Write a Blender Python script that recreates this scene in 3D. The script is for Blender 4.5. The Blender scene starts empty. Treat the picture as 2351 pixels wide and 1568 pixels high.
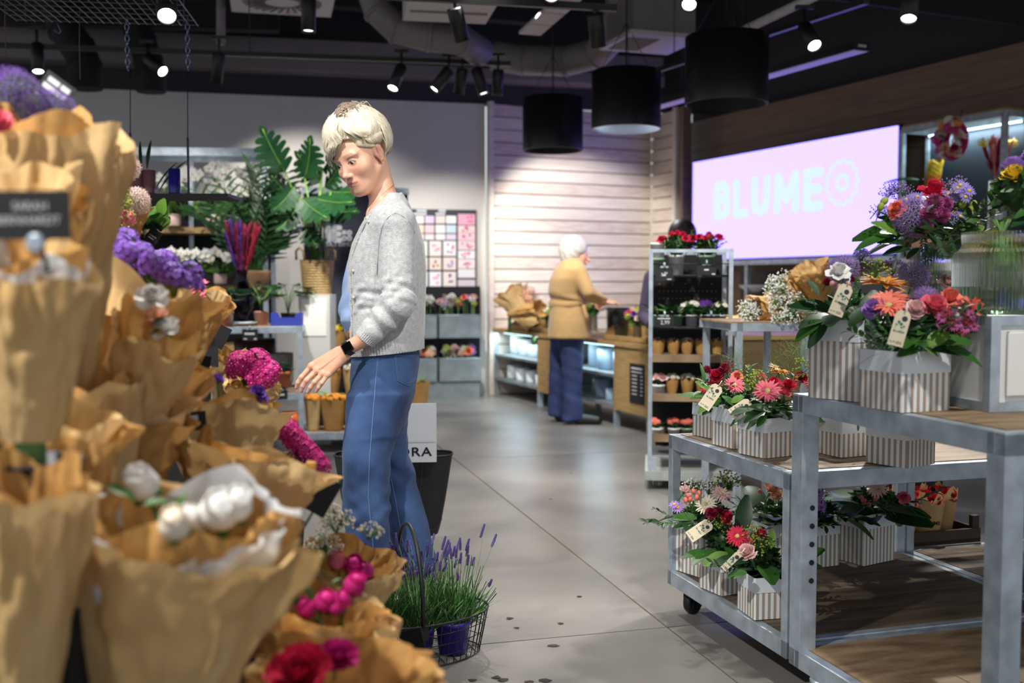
import bpy, math, random
import numpy as np
from math import sin, cos, pi, radians, atan, atan2, sqrt
from mathutils import Vector, Matrix, Euler, Quaternion
SC = bpy.context.scene
COL = SC.collection
RNG = random.Random(7)
# ------------------------ camera
FPX, CX, CY, HC = 2400.0, 1175.5, 784.0, 1.14        # focal length in pixels of the 2351 x 1568 frame, eye height
PITCH = atan((784 - 648) / FPX)
cam_data = bpy.data.cameras.new('camera')
cam_data.sensor_width = 36.0
cam_data.lens = FPX / 2351 * 36.0
cam_data.clip_start = 0.05
cam_data.dof.use_dof = True
cam_data.dof.focus_distance = 3.3
cam_data.dof.aperture_fstop = 2.4
CAM = bpy.data.objects.new('camera', cam_data)
COL.objects.link(CAM)
CAM.location = (0, 0, HC)
CAM.rotation_euler = (pi / 2 - PITCH, 0, 0)
SC.camera = CAM
# ------------------------ world, exposure
SC.view_settings.view_transform = 'Standard'
SC.view_settings.look = 'None'
SC.view_settings.gamma = 1.0
SC.view_settings.use_curve_mapping = False
SC.view_settings.exposure = 0.3
WORLD = bpy.data.worlds.new('mall_light')
SC.world = WORLD
WORLD.use_nodes = True
_bg = WORLD.node_tree.nodes['Background']
_bg.inputs[0].default_value = (0.90, 0.95, 1.0, 1)     # soft light of the mall behind the open shop front
_bg.inputs[1].default_value = 0.62
SC.cycles.sample_clamp_indirect = 6.0
SC.cycles.use_denoising = True
def ray(px, py):
 a, b = (px - CX) / FPX, (CY - py) / FPX
 return Vector((a, cos(PITCH) + b * sin(PITCH), -sin(PITCH) + b * cos(PITCH)))
def W(px, py, Y):
 """point seen at a pixel, at a distance Y in front of the camera"""
 r = ray(px, py)
 t = Y / r.y
 return Vector((r.x * t, Y, HC + r.z * t))
def G(px, py, z=0.0):
 """point seen at a pixel that lies on the horizontal plane z"""
 r = ray(px, py)
 t = (z - HC) / r.z
 return Vector((r.x * t, r.y * t, z))
def K(Y):
 return Y / FPX
def spot_lamp(name, loc, target, power, angle=50, blend=0.5, color=(1, 0.97, 0.92), radius=0.05):
 d = bpy.data.lights.new(name, 'SPOT')
 d.energy = power
 d.spot_size = radians(angle)
 d.spot_blend = blend
 d.color = color
 d.shadow_soft_size = radius
 o = bpy.data.objects.new(name, d)
 COL.objects.link(o)
 o.location = loc
 v = Vector(target) - Vector(loc)
 o.rotation_euler = v.to_track_quat('-Z', 'Y').to_euler()
 return o
SPOT_COL = (1.0, 0.965, 0.90)
LAMPS = [  # added spot lamps, placed apart from the visible track fixtures
 ((-1.3, 2.6, 2.95), (-0.60, 3.9, 0.9), 190, 46),
 ((0.9, 2.0, 3.0), (-0.3, 4.1, 0.6), 150, 50),
 ((-0.2, 5.6, 2.9), (0.3, 4.6, 0.0), 200, 75),
 ((0.1, 7.0, 2.95), (0.3, 6.4, 0.0), 150, 70),
 ((-1.5, 0.7, 2.9), (-0.95, 2.0, 0.7), 330, 60),
 ((-0.4, 2.9, 2.9), (-0.9, 1.9, 0.7), 260, 55),
 ((-1.6, 6.0, 2.75), (-1.8, 8.0, 0.7), 170, 60),
 ((-2.9, 6.0, 2.75), (-2.5, 8.2, 0.8), 90, 60),
 ((-0.75, 6.6, 2.62), (-1.4, 7.8, 0.5), 190, 50),
 ((-0.55, 8.2, 2.7), (-0.55, 10.2, 0.9), 200, 64),
 ((-2.2, 8.6, 2.8), (-1.9, 10.1, 1.3), 120, 80),
 ((0.15, 9.0, 2.8), (0.75, 11.0, 1.30), 270, 58),
 ((-0.1, 7.2, 2.7), (0.60, 8.7, 0.7), 220, 50),
 ((0.5, 3.9, 2.9), (0.97, 5.8, 0.8), 300, 46),
 ((1.05, 1.3, 3.0), (1.15, 2.6, 0.9), 150, 50),
 ((1.9, 4.9, 2.9), (1.3, 3.1, 0.6), 230, 50),
 ((2.35, 5.7, 2.7), (1.55, 3.6, 0.5), 160, 50),
]
for i, (lo, ta, w, an) in enumerate(LAMPS):
 spot_lamp('added_ceiling_spot', lo, ta, w, an, color=SPOT_COL)
# ======================== helpers
def link(o, parent=None):
 COL.objects.link(o)
 if parent is not None:
  o.parent = parent
 return o
def tag(o, label=None, cat=None, group=None, kind=None):
 if label: o['label'] = label
 if cat: o['category'] = cat
 if group: o['group'] = group
 if kind: o['kind'] = kind
 return o
def thing(name, label, cat, loc=(0, 0, 0), rz=0.0, group=None, rot=None):
 o = bpy.data.objects.new(name, None)
 o.empty_display_size = 0.05
 COL.objects.link(o)
 o.location = loc
 o.rotation_euler = rot if rot is not None else (0, 0, rz)
 return tag(o, label, cat, group)
def inst(mesh, name, parent=None, loc=(0, 0, 0), rot=None, scale=1.0, M=None):
 o = bpy.data.objects.new(name, mesh)
 link(o, parent)
 if M is not None:
  o.matrix_basis = M
 else:
  o.location = loc
  if rot is not None:
   if isinstance(rot, Quaternion):
    rot = rot.to_euler()
   o.rotation_euler = rot
  o.scale = (scale, scale, scale) if not hasattr(scale, '__len__') else scale
 return o
def aim(v, roll=0.0):
 """rotation that turns +Z to v"""
 q = Vector(v).normalized().to_track_quat('Z', 'Y')
 return (q.to_matrix() @ Matrix.Rotation(roll, 3, 'Z')).to_euler()
def lerp(a, b, t):
 return a + (b - a) * t
class MB:
 def __init__(s):
  s.V, s.F, s.MI, s.SM = [], [], [], []
 def add(s, verts, faces, mi=0, sm=False):
  n = len(s.V)
  s.V += [tuple(v) for v in verts]
  for f in faces:
   s.F.append(tuple(i + n for i in f))
   s.MI.append(mi)
   s.SM.append(sm)
  return s
 def box(s, c, size, R=None, mi=0):
  hx, hy, hz = size[0] / 2, size[1] / 2, size[2] / 2
  c = Vector(c)
  vs = []
  for z in (-hz, hz):
   for x, y in ((-hx, -hy), (hx, -hy), (hx, hy), (-hx, hy)):
    v = Vector((x, y, z))
    vs.append(c + (R @ v if R is not None else v))
  return s.add(vs, [(3, 2, 1, 0), (4, 5, 6, 7), (0, 1, 5, 4), (1, 2, 6, 5), (2, 3, 7, 6), (3, 0, 4, 7)], mi)
 def bar(s, a, b, w, h=None, mi=0, up=(0, 0, 1)):
  """square bar from a to b"""
  a, b = Vector(a), Vector(b)
  h = h or w
  d = (b - a)
  L = d.length
  z = d.normalized()
  u = Vector(up)
  if abs(z.dot(u)) > 0.95: u = Vector((1, 0, 0))
  x = u.cross(z).normalized()
  y = z.cross(x)
  R = Matrix((x, y, z)).transposed()
  return s.box((a + b) / 2, (w, h, L), R, mi)
 def tube(s, pts, r, n=8, mi=0, caps=True, sm=True, flat=1.0):
  pts = [Vector(p) for p in pts]
  m = len(pts)
  rr = [r] * m if not hasattr(r, '__len__') else r
  base = len(s.V)
  prev = None
  for i, p in enumerate(pts):
   d = (pts[min(i + 1, m - 1)] - pts[max(i - 1, 0)])
   if d.length < 1e-9: d = Vector((0, 0, 1))
   d.normalize()
   if prev is None:
    u = Vector((0, 0, 1)) if abs(d.z) < 0.9 else Vector((1, 0, 0))
    x = u.cross(d).normalized()
   else:
    x = prev - d * prev.dot(d)
    if x.length < 1e-6: x = Vector((1, 0, 0)).cross(d)
    x.normalize()
   prev = x
   y = d.cross(x)
   for k in range(n):
    a = 2 * pi * k / n
    s.V.append(tuple(p + (x * cos(a) + y * (sin(a) * flat)) * rr[i]))
  for i in range(m - 1):
   for k in range(n):
    a, b = base + i * n + k, base + i * n + (k + 1) % n
    s.F.append((a, b, b + n, a + n)); s.MI.append(mi); s.SM.append(sm)
  if caps:
   s.F.append(tuple(base + k for k in reversed(range(n)))); s.MI.append(mi); s.SM.append(False)
   e = base + (m - 1) * n
   s.F.append(tuple(e + k for k in range(n))); s.MI.append(mi); s.SM.append(False)
  return s
 def lathe(s, prof, c=(0, 0, 0), n=24, mi=0, sm=True, R=None, caps=(True, True), sx=1.0, sy=1.0):
  c = Vector(c)
  base = len(s.V)
  m = len(prof)
  for (r, z) in prof:
   for k in range(n):
    a = 2 * pi * k / n
    v = Vector((r * cos(a) * sx, r * sin(a) * sy, z))
    s.V.append(tuple(c + (R @ v if R is not None else v)))
  for i in range(m - 1):
   for k in range(n):
    a, b = base + i * n + k, base + i * n + (k + 1) % n
    s.F.append((a, b, b + n, a + n)); s.MI.append(mi); s.SM.append(sm)
  if caps[0]:
   s.F.append(tuple(base + k for k in reversed(range(n)))); s.MI.append(mi); s.SM.append(False)
  if caps[1]:
   e = base + (m - 1) * n
   s.F.append(tuple(e + k for k in range(n))); s.MI.append(mi); s.SM.append(False)
  return s
 def grid(s, fn, nu, nv, mi=0, sm=True, closed=False):
  base = len(s.V)
  for j in range(nv):
   for i in range(nu):
    s.V.append(tuple(fn(i / (nu if closed else nu - 1), j / (nv - 1))))
  for j in range(nv - 1):
   for i in range(nu if closed else nu - 1):
    a, b = base + j * nu + i, base + j * nu + (i + 1) % nu
    s.F.append((a, b, b + nu, a + nu)); s.MI.append(mi); s.SM.append(sm)
  return s
 def ball(s, c, r, n=10, m=7, mi=0, R=None):
  c = Vector(c)
  rx, ry, rz = (r, r, r) if not hasattr(r, '__len__') else r
  prof = [(max(sin(pi * j / (m - 1)), 0.02), -cos(pi * j / (m - 1))) for j in range(m)]
  base = len(s.V)
  for (q, z) in prof:
   for k in range(n):
    a = 2 * pi * k / n
    v = Vector((q * cos(a) * rx, q * sin(a) * ry, z * rz))
    s.V.append(tuple(c + (R @ v if R is not None else v)))
  for i in range(m - 1):
   for k in range(n):
    a, b = base + i * n + k, base + i * n + (k + 1) % n
    s.F.append((a, b, b + n, a + n)); s.MI.append(mi); s.SM.append(True)
  return s
 def leaf(s, base, d, up, L, w, droop=0.25, fold=0.18, seg=5, mi=0, shape=None, wave=0.0):
  """a leaf blade with a midrib fold"""
  base, d = Vector(base), Vector(d).normalized()
  up = Vector(up)
  up = (up - d * up.dot(d))
  if up.length < 1e-4: up = Vector((0, 0, 1)).cross(d) if abs(d.z) < 0.9 else Vector((1, 0, 0))
  up.normalize()
  side = d.cross(up)
  n0 = len(s.V)
  for i in range(seg + 1):
   t = i / seg
   q = shape(t) if shape else sin(pi * min(1, t * 0.92 + 0.04)) ** 0.75
   c = base + d * (L * t) - up * (droop * L * t * t)
   ww = w / 2 * q
   wv = wave * w * sin(t * 9)
   s.V.append(tuple(c + side * ww + up * (fold * ww + wv)))
   s.V.append(tuple(c))
   s.V.append(tuple(c - side * ww + up * (fold * ww - wv)))
  for i in range(seg):
   a = n0 + i * 3
   s.F.append((a, a + 1, a + 4, a + 3)); s.MI.append(mi); s.SM.append(True)
   s.F.append((a + 1, a + 2, a + 5, a + 4)); s.MI.append(mi); s.SM.append(True)
  return s
 def mesh(s, name, mats):
  me = bpy.data.meshes.new(name)
  me.from_pydata(s.V, [], s.F)
  if not isinstance(mats, (list, tuple)): mats = [mats]
  for m in mats: me.materials.append(m)
  me.polygons.foreach_set('material_index', s.MI)
  me.polygons.foreach_set('use_smooth', s.SM)
  me.update()
  return me
 def build(s, name, mats, parent=None, loc=(0, 0, 0), rot=None, bevel=0.0):
  o = bpy.data.objects.new(name, s.mesh(name, mats))
  link(o, parent)
  o.location = loc
  if rot is not None: o.rotation_euler = rot
  if bevel:
   b = o.modifiers.new('bevel', 'BEVEL')
   b.width = bevel; b.segments = 2; b.limit_method = 'ANGLE'
  return o
# ------------------------ materials
MATS = {}
def srgb(r, g, b):
 f = lambda c: (c / 255 / 12.92) if c / 255 <= 0.04045 else ((c / 255 + 0.055) / 1.055) ** 2.4
 return (f(r), f(g), f(b), 1)
def mat(name, rgb, rough=0.6, metal=0.0, var=0.0, scale=20.0, bump=0.0, bscale=60.0, spec=0.5, emit=0.0,
  rgb2=None, stretch=None, trans=0.0, sheen=0.0, alpha=1.0, detail=4.0, thin=0.0, coat=0.0, sss=0.0, coord='Object'):
 """procedural material; rgb in sRGB 0-255"""
 if name in MATS: return MATS[name]
 m = bpy.data.materials.new(name)
 m.use_nodes = True
 nt = m.node_tree
 N, L = nt.nodes, nt.links
 p = N['Principled BSDF']
 p.inputs['Roughness'].default_value = rough
 p.inputs['Metallic'].default_value = metal
 p.inputs['Specular IOR Level'].default_value = spec
 c = srgb(*rgb)
 p.inputs['Base Color'].default_value = c
 tc = N.new('ShaderNodeTexCoord')
 src = tc.outputs[coord]
 if stretch:
  mp = N.new('ShaderNodeMapping')
  mp.inputs['Scale'].default_value = stretch
  L.new(src, mp.inputs[0])
  src = mp.outputs[0]
 if var > 0 or rgb2:
  nz = N.new('ShaderNodeTexNoise')
  nz.inputs['Scale'].default_value = scale
  nz.inputs['Detail'].default_value = detail
  L.new(src, nz.inputs['Vector'])
  rp = N.new('ShaderNodeValToRGB')
  e = rp.color_ramp.elements
  e[0].position, e[1].position = 0.32, 0.68
  if rgb2:
   e[0].color, e[1].color = srgb(*rgb2), c
  else:
   e[0].color = tuple(x * (1 - var) for x in c[:3]) + (1,)
   e[1].color = tuple(min(1, x * (1 + var)) for x in c[:3]) + (1,)
  L.new(nz.outputs[0], rp.inputs[0])
  L.new(rp.outputs[0], p.inputs['Base Color'])
 if bump > 0:
  nb = N.new('ShaderNodeTexNoise')
  nb.inputs['Scale'].default_value = bscale
  nb.inputs['Detail'].default_value = 5
  L.new(src, nb.inputs['Vector'])
  bp = N.new('ShaderNodeBump')
  bp.inputs['Strength'].default_value = bump
  bp.inputs['Distance'].default_value = 0.01
  L.new(nb.outputs[0], bp.inputs['Height'])
  L.new(bp.outputs[0], p.inputs['Normal'])
 if emit:
  p.inputs['Emission Color'].default_value = c
  p.inputs['Emission Strength'].default_value = emit
 if trans:
  p.inputs['Transmission Weight'].default_value = trans
 if sheen:
  p.inputs['Sheen Weight'].default_value = sheen
 if coat:
  p.inputs['Coat Weight'].default_value = coat
 if sss:
  p.inputs['Subsurface Weight'].default_value = sss
  p.inputs['Subsurface Radius'].default_value = (0.01, 0.004, 0.002)
 if alpha < 1: p.inputs['Alpha'].default_value = alpha
 if thin:      # thin sheet that lets light through
  out = N['Material Output']
  t = N.new('ShaderNodeBsdfTranslucent')
  mx = N.new('ShaderNodeMixShader')
  mx.inputs[0].default_value = thin
  col_src = p.inputs['Base Color'].links[0].from_socket if p.inputs['Base Color'].links else None
  if col_src: L.new(col_src, t.inputs[0])
  else: t.inputs[0].default_value = c
  L.new(p.outputs[0], mx.inputs[1]); L.new(t.outputs[0], mx.inputs[2])
  L.new(mx.outputs[0], out.inputs[0])
 MATS[name] = m
 return m
def glass(name, rgb=(235, 245, 240), rough=0.02, ior=1.45, bump=0.0, bscale=60, alpha_mix=0.0):
 if name in MATS: return MATS[name]
 m = mat(name, rgb, rough=rough, bump=bump, bscale=bscale)
 nt = m.node_tree
 N, L = nt.nodes, nt.links
 p = N['Principled BSDF']
 p.inputs['Transmission Weight'].default_value = 1.0
 p.inputs['IOR'].default_value = ior
 if alpha_mix:
  t = N.new('ShaderNodeBsdfTransparent')
  t.inputs[0].default_value = srgb(*rgb)
  mx = N.new('ShaderNodeMixShader')
  mx.inputs[0].default_value = alpha_mix
  L.new(p.outputs[0], mx.inputs[1]); L.new(t.outputs[0], mx.inputs[2])
  L.new(mx.outputs[0], N['Material Output'].inputs[0])
 return m
def text_mesh(body, size, mat_, name='lettering', extrude=0.0, bold=0.0, align='CENTER', space=1.0):
 c = bpy.data.curves.new(name, 'FONT')
 c.body = body
 c.size = size
 c.align_x = align
 c.align_y = 'CENTER'
 c.extrude = extrude
 c.offset = bold
 c.space_character = space
 o = bpy.data.objects.new(name, c)
 COL.objects.link(o)
 dg = bpy.context.evaluated_depsgraph_get()
 me = bpy.data.meshes.new_from_object(o.evaluated_get(dg))
 COL.objects.unlink(o)
 bpy.data.objects.remove(o)
 me.materials.clear()
 me.materials.append(mat_)
 return me
GALV = mat('galvanised_steel', (178, 190, 202), rough=0.42, metal=0.5, var=0.22, scale=16, bump=0.05, bscale=40, detail=6)
GALV_D = mat('zinc_sheet', (150, 160, 164), rough=0.5, metal=0.55, var=0.16, scale=9, detail=6)
BLACK = mat('black_metal', (18, 18, 20), rough=0.5)
BLACK_M = mat('black_matt', (24, 24, 27), rough=0.85)
SIGN = mat('black_card', (26, 26, 30), rough=0.7, var=0.1, scale=60)
WHITE = mat('white_paint', (232, 232, 228), rough=0.55)
CHALK = mat('white_print', (205, 208, 212), rough=0.8)
WOOD = mat('oak_board', (176, 146, 96), rough=0.55, rgb2=(150, 118, 72), scale=6, stretch=(1, 1, 9), bump=0.05)
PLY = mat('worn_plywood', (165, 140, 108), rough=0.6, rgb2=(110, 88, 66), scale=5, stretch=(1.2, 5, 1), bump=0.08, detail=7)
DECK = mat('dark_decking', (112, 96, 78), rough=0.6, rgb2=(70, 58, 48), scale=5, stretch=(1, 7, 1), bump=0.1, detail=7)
SOIL = mat('soil', (48, 34, 24), rough=0.95, var=0.4, scale=90, bump=0.6, bscale=90)
KRAFT = mat('kraft_paper', (221, 190, 138), rough=0.68, rgb2=(207, 170, 113), scale=7, bump=0.5, bscale=16, thin=0.2, spec=0.35)
KRAFT_D = mat('kraft_paper_dark', (201, 158, 98), rough=0.7, rgb2=(184, 137, 74), scale=7, bump=0.45, bscale=18, thin=0.2, spec=0.35)
TISSUE = mat('white_tissue', (228, 232, 236), rough=0.5, var=0.06, bump=0.2, bscale=25, thin=0.35)
GREENS = [mat('leaf_dark', (30, 66, 30), rough=0.42, var=0.3, scale=14, thin=0.12),
   mat('leaf_mid', (52, 98, 36), rough=0.45, var=0.3, scale=14, thin=0.15),
   mat('leaf_light', (104, 146, 58), rough=0.5, var=0.3, scale=14, thin=0.2),
   mat('leaf_blue', (74, 104, 82), rough=0.5, var=0.25, scale=14, thin=0.12)]
STEM = mat('green_stem', (86, 124, 60), rough=0.55, var=0.2)
TERRA = mat('terracotta', (176, 98, 62), rough=0.8, var=0.15, bump=0.05)
PINKPOT = mat('blush_ceramic', (226, 196, 186), rough=0.35, var=0.03)
# ======================== the setting
def structure(o):
 o['kind'] = 'structure'
 return o
def frame2(p, d):
 """matrix with local x along d (horizontal), local y pointing away to the left of d, z up, at p"""
 d = Vector((d[0], d[1], 0)).normalized()
 y = Vector((-d.y, d.x, 0))
 M = Matrix.Identity(4)
 for i in range(3):
  M[i][0], M[i][1], M[i][2] = d[i], y[i], (0, 0, 1)[i]
  M[i][3] = (p[0], p[1], p[2] if len(p) > 2 else 0)[i]
 return M
FLOOR_M = mat('polished_concrete', (134, 131, 127), rough=0.32, rgb2=(108, 106, 104), scale=2.2, detail=9, bump=0.02, bscale=25, spec=0.55)
JOINT_M = mat('joint_filler', (140, 126, 100), rough=0.8)
WALLW = mat('warm_white_wall', (206, 202, 195), rough=0.75, var=0.02, scale=3)
WALLD = mat('charcoal_wall', (54, 51, 54), rough=0.85, var=0.06, scale=2)
CEIL = mat('black_ceiling', (36, 34, 38), rough=0.9)
PALE = mat('whitewashed_pine', (226, 216, 204), rough=0.6, rgb2=(210, 196, 182), scale=3, stretch=(1, 8, 8), bump=0.04)
PALE2 = mat('whitewashed_pine_knots', (220, 208, 196), rough=0.6, rgb2=(198, 180, 164), scale=4, stretch=(1.5, 9, 9), bump=0.04)
GROOVE = mat('groove_backing_board', (128, 112, 96), rough=0.8)  # brown backing board that shows in the gaps between planks
BROWN = mat('brown_laminate', (136, 112, 94), rough=0.5, rgb2=(116, 94, 80), scale=2, stretch=(1, 1, 14), bump=0.03)
Q = G(1531, 1440)
fl = MB().box((0.5, 5.5, -0.06), (16, 18, 0.11)).build('floor', JOINT_M)
structure(fl)
ga = radians(15)
SL = 3.4
me = MB().box((SL / 2, SL / 2, -0.003), (SL - 0.007, SL - 0.007, 0.006)).mesh('slab', FLOOR_M)
for i in range(-3, 2):
 for j in range(-1, 4):
  o = inst(me, 'concrete_slab', fl)
  p = Q + Vector((cos(ga) * i * SL - sin(ga) * j * SL, sin(ga) * i * SL + cos(ga) * j * SL, 0))
  o.location = (p.x, p.y, 0.0)
  o.rotation_euler = (0, 0, ga)
P0 = G(1114, 906)
wd = Vector((0.974, 0.225, 0))
TOP = 2.92
Lw = 8.0
a = P0 - wd * Lw
wb = MB().box((Lw / 2, 0.06, TOP / 2), (Lw, 0.12, TOP)).build('wall_back', WALLW)
wb.matrix_world = frame2((a.x, a.y, 0), wd)
structure(wb)
ub = MB().box((Lw / 2 + 1.8, 0.09, (TOP + 4.1) / 2), (Lw + 3.6, 0.1, 4.1 - TOP)).build('wall_back_upper', WALLD)
ub.matrix_world = frame2((a.x, a.y, 0), wd)
structure(ub)
bb = MB().box((Lw / 2, -0.008, 0.06), (Lw - 0.02, 0.016, 0.12)).build('baseboard_back', mat('grey_skirting', (170, 172, 172), rough=0.5))
bb.matrix_world = frame2((a.x, a.y, 0), wd)
structure(bb)
def plank_wall(name, p, d, L, z0, z1, h, mats_, off=0.012, gap=0.012, back=GROOVE):
 w = MB().box((L / 2, 0.05, (z0 + z1) / 2), (L, 0.06, z1 - z0)).build(name, back)
 w.matrix_world = frame2((p[0], p[1], 0), d)
 structure(w)
 n = int(round((z1 - z0) / h))
 h = (z1 - z0) / n
 for i in range(n):
  o = MB().box((L / 2, 0.012, z0 + (i + 0.5) * h), (L, 0.022, h - gap)).build('plank', mats_[i % len(mats_)], w)
 return w
wu = Vector((0.91, 0.4146, 0))
wv = Vector((0.4146, -0.91, 0))
P1 = P0 + wu * 0.05 + Vector((0.03, 0, 0))
LB = 1.87
CORNER = P1 + wu * LB
plank_wall('wall_timber', P1, wu, LB, 0.0, 2.93, 0.13, [PALE, PALE2, PALE])
plank_wall('wall_timber_side', CORNER, wv, 0.47, 0.0, 2.93, 0.13, [PALE2, PALE])
t = MB().box((0, 0, 1.47), (0.05, 0.07, 2.94)).build('trim_1', PALE)
t.matrix_world = frame2((P1.x - 0.02, P1.y - 0.03, 0), wu); structure(t)
pe = CORNER + wv * 0.50
t = MB().box((0, 0, 1.47), (0.06, 0.09, 2.94)).build('trim_2', PALE)
t.matrix_world = frame2((pe.x, pe.y, 0), wv); structure(t)
t = MB().box((0, 0, 1.47), (0.05, 0.10, 2.94)).build('trim_3', BROWN)
pe2 = CORNER + wv * 0.60
t.matrix_world = frame2((pe2.x + 0.03, pe2.y, 0), wv); structure(t)
def RW(s, out=0.0, z=0.0):
 """point on the line of the screen: s metres from the timber corner, out metres behind it"""
 p = CORNER + wv * s + wu * out
 return Vector((p.x, p.y, z))
WOFF = 0.30
w = MB().box((2.37, 0.08, 1.42), (4.74, 0.06, 2.84)).build('wall_right', BROWN)
p = RW(0.0, WOFF); w.matrix_world = frame2((p.x, p.y, 0), wv); structure(w)
for i in range(9):
 MB().box((2.37, 0.035, (i + 0.5) * 2.84 / 9), (4.74, 0.028, 2.84 / 9 - 0.004)).build('board', BROWN, w)
p = RW(4.80, WOFF)
plank_wall('wall_right_slatted', p, wv, 3.0, 0, 2.84, 0.118, [PALE2, PALE, PALE2])
t = MB().box((0, 0.0, 1.42), (0.05, 0.09, 2.84)).build('trim_4', PALE2)
p = RW(4.78, WOFF - 0.02); t.matrix_world = frame2((p.x, p.y, 0), wv); structure(t)
w = MB().box((4, 0.2, (2.84 + 4.1) / 2), (8.4, 0.1, 4.1 - 2.84)).build('wall_right_upper', WALLD)
p = RW(0.3, WOFF); w.matrix_world = frame2((p.x, p.y, 0), wv); structure(w)
ce = MB().box((0.5, 6.0, 4.12), (16, 17, 0.1)).build('ceiling', CEIL); structure(ce)
# ------------------------ LED screen with the shop name
def emitter(name, rgb):
 m = mat(name, (8, 8, 8), rough=0.5)
 p = m.node_tree.nodes['Principled BSDF']
 p.inputs['Emission Color'].default_value = rgb + (1,)
 p.inputs['Emission Strength'].default_value = 1.0
 return m
SCR = emitter('screen_pink', (0.735, 0.60, 3.2))          # violet LEDs, clipped to pale pink by the exposure
SCR_T = emitter('screen_lettering', (0.60, 0.75, 1.1))
_s0, _s1, _z0, _z1 = 0.80, 3.545, 1.365, 2.345
th = thing('video_screen', 'wide pink glowing wall screen with pale BLUME lettering', 'screen', RW(_s0, 0, _z0), atan2(wv.y, wv.x))
_w, _h = _s1 - _s0, _z1 - _z0
MB().box((_w / 2, 0.035, _h / 2), (_w + 0.03, 0.05, _h + 0.03)).build('housing', BLACK, th)
MB().box((_w / 2, 0.0, _h / 2), (_w, 0.02, _h)).build('display', SCR, th)
GLYPH = {   # rounded strokes on a unit-high letter: polylines and the letter's width
 'B': ([[(0.13, 0.13), (0.13, 0.87)], [(0.13, 0.87), (0.36, 0.87), (0.47, 0.78), (0.47, 0.62), (0.36, 0.53), (0.13, 0.53)],
   [(0.36, 0.53), (0.50, 0.43), (0.50, 0.24), (0.38, 0.13), (0.13, 0.13)]], 0.63),
 'L': ([[(0.13, 0.87), (0.13, 0.13), (0.45, 0.13)]], 0.56),
 'U': ([[(0.13, 0.87), (0.13, 0.36), (0.20, 0.19), (0.335, 0.13), (0.47, 0.19), (0.54, 0.36), (0.54, 0.87)]], 0.67),
 'M': ([[(0.13, 0.13), (0.15, 0.87), (0.42, 0.36), (0.69, 0.87), (0.71, 0.13)]], 0.84),
 'E': ([[(0.50, 0.87), (0.13, 0.87), (0.13, 0.13), (0.50, 0.13)], [(0.13, 0.5), (0.46, 0.5)]], 0.60)}
def stroke_letters(body, height, x0, z0, width, y, r=0.115):
 m = MB()
 tot = sum(GLYPH[c][1] for c in body) + 0.07 * (len(body) - 1)
 k = width / (tot * height)
 x = 0.0
 for c in body:
  for pl in GLYPH[c][0]:
   for (ax, az), (bx, bz) in zip(pl[:-1], pl[1:]):
    an = atan2(bz - az, bx - ax)
    V = []
    for q in range(13):
     t = an + pi / 2 + pi * q / 12
     V.append((ax + r * cos(t), az + r * sin(t)))
    for q in range(13):
     t = an - pi / 2 + pi * q / 12
     V.append((bx + r * cos(t), bz + r * sin(t)))
    m.add([(x0 + (x + u) * height * k, y, z0 + v * height) for u, v in V], [tuple(range(26))])
  x += GLYPH[c][1] + 0.07
 return m
stroke_letters('BLUME', 0.385, 0.36, 0.375, 1.57, -0.0115).build('lettering', SCR_T, th)
m = MB()
def _ring(fo, fi, n, cx, cz, m=m):
 V, Fc = [], []
 for k in range(n):
  a = 2 * pi * k / n
  for f in (fo(a), fi(a)):
   V.append((cx + f * cos(a), -0.0118, cz + f * sin(a)))
 for k in range(n):
  b = (k + 1) % n
  Fc.append((2 * k, 2 * k + 1, 2 * b + 1, 2 * b))
 m.add(V, Fc)
_ring(lambda a: 0.192 + 0.013 * cos(13 * a), lambda a: 0.165 + 0.013 * cos(13 * a), 104, 2.155, 0.595)
_ring(lambda a: 0.079, lambda a: 0.042, 40, 2.155, 0.595)
m.build('rosette_emblem', SCR_T, th)
th = thing('screen_rail', 'pale steel rail and post carrying the wall screen', 'rail', RW(0.7, 0.0, 0), atan2(wv.y, wv.x))
MB().box((1.42, 0.03, 1.325), (2.84, 0.05, 0.045)).build('rail', GALV, th)
for sx in (0.08, 0.92, 2.80):
 MB().box((sx, 0.06, 0.66), (0.04, 0.04, 1.30)).build('post', GALV, th)
# ------------------------ steel display case beside the screen
NAVY = mat('navy_panel', (30, 40, 52), rough=0.6)
th = thing('display_case', 'steel framed display case with dark blue back beside the screen', 'display case', RW(3.60, 0.0, 0), atan2(wv.y, wv.x))
cw, cd, cz1 = 0.93, 0.27, 2.30
for (x, y) in ((0, 0), (cw, 0), (0, cd), (cw, cd)):
 MB().box((x, y, cz1 / 2), (0.035, 0.035, cz1)).build('post', GALV, th)
MB().box((cw / 2, cd - 0.0, 1.7), (cw, 0.012, 1.2)).build('back_panel', NAVY, th)
for z in (cz1, 1.30):
 for y in (0, cd):
  MB().box((cw / 2, y, z), (cw, 0.035, 0.045)).build('crossbar', GALV, th)
 for x in (0, cw):
  MB().box((x, cd / 2, z), (0.035, cd, 0.045)).build('crossbar', GALV, th)
MB().box((cw / 2, cd / 2, 1.325), (cw - 0.03, cd, 0.02)).build('shelf', WOOD, th)
MB().box((cw / 2, cd / 2, cz1 + 0.03), (cw, cd, 0.02)).build('roof_board', WOOD, th)
STRIP = mat('cool_led_strip', (200, 240, 250), emit=6.0)
MB().box((cw / 2, cd - 0.05, cz1 - 0.035), (cw - 0.1, 0.012, 0.012)).build('light_strip', STRIP, th)
d = bpy.data.lights.new('case_strip_light', 'AREA'); d.shape = 'RECTANGLE'; d.size = 0.85; d.size_y = 0.03; d.energy = 5; d.color = (0.72, 0.93, 1.0)
o = bpy.data.objects.new('case_strip_light', d); link(o, th); o.location = (cw / 2, cd - 0.06, cz1 - 0.05); o.rotation_euler = (radians(14), 0, 0)
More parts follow.
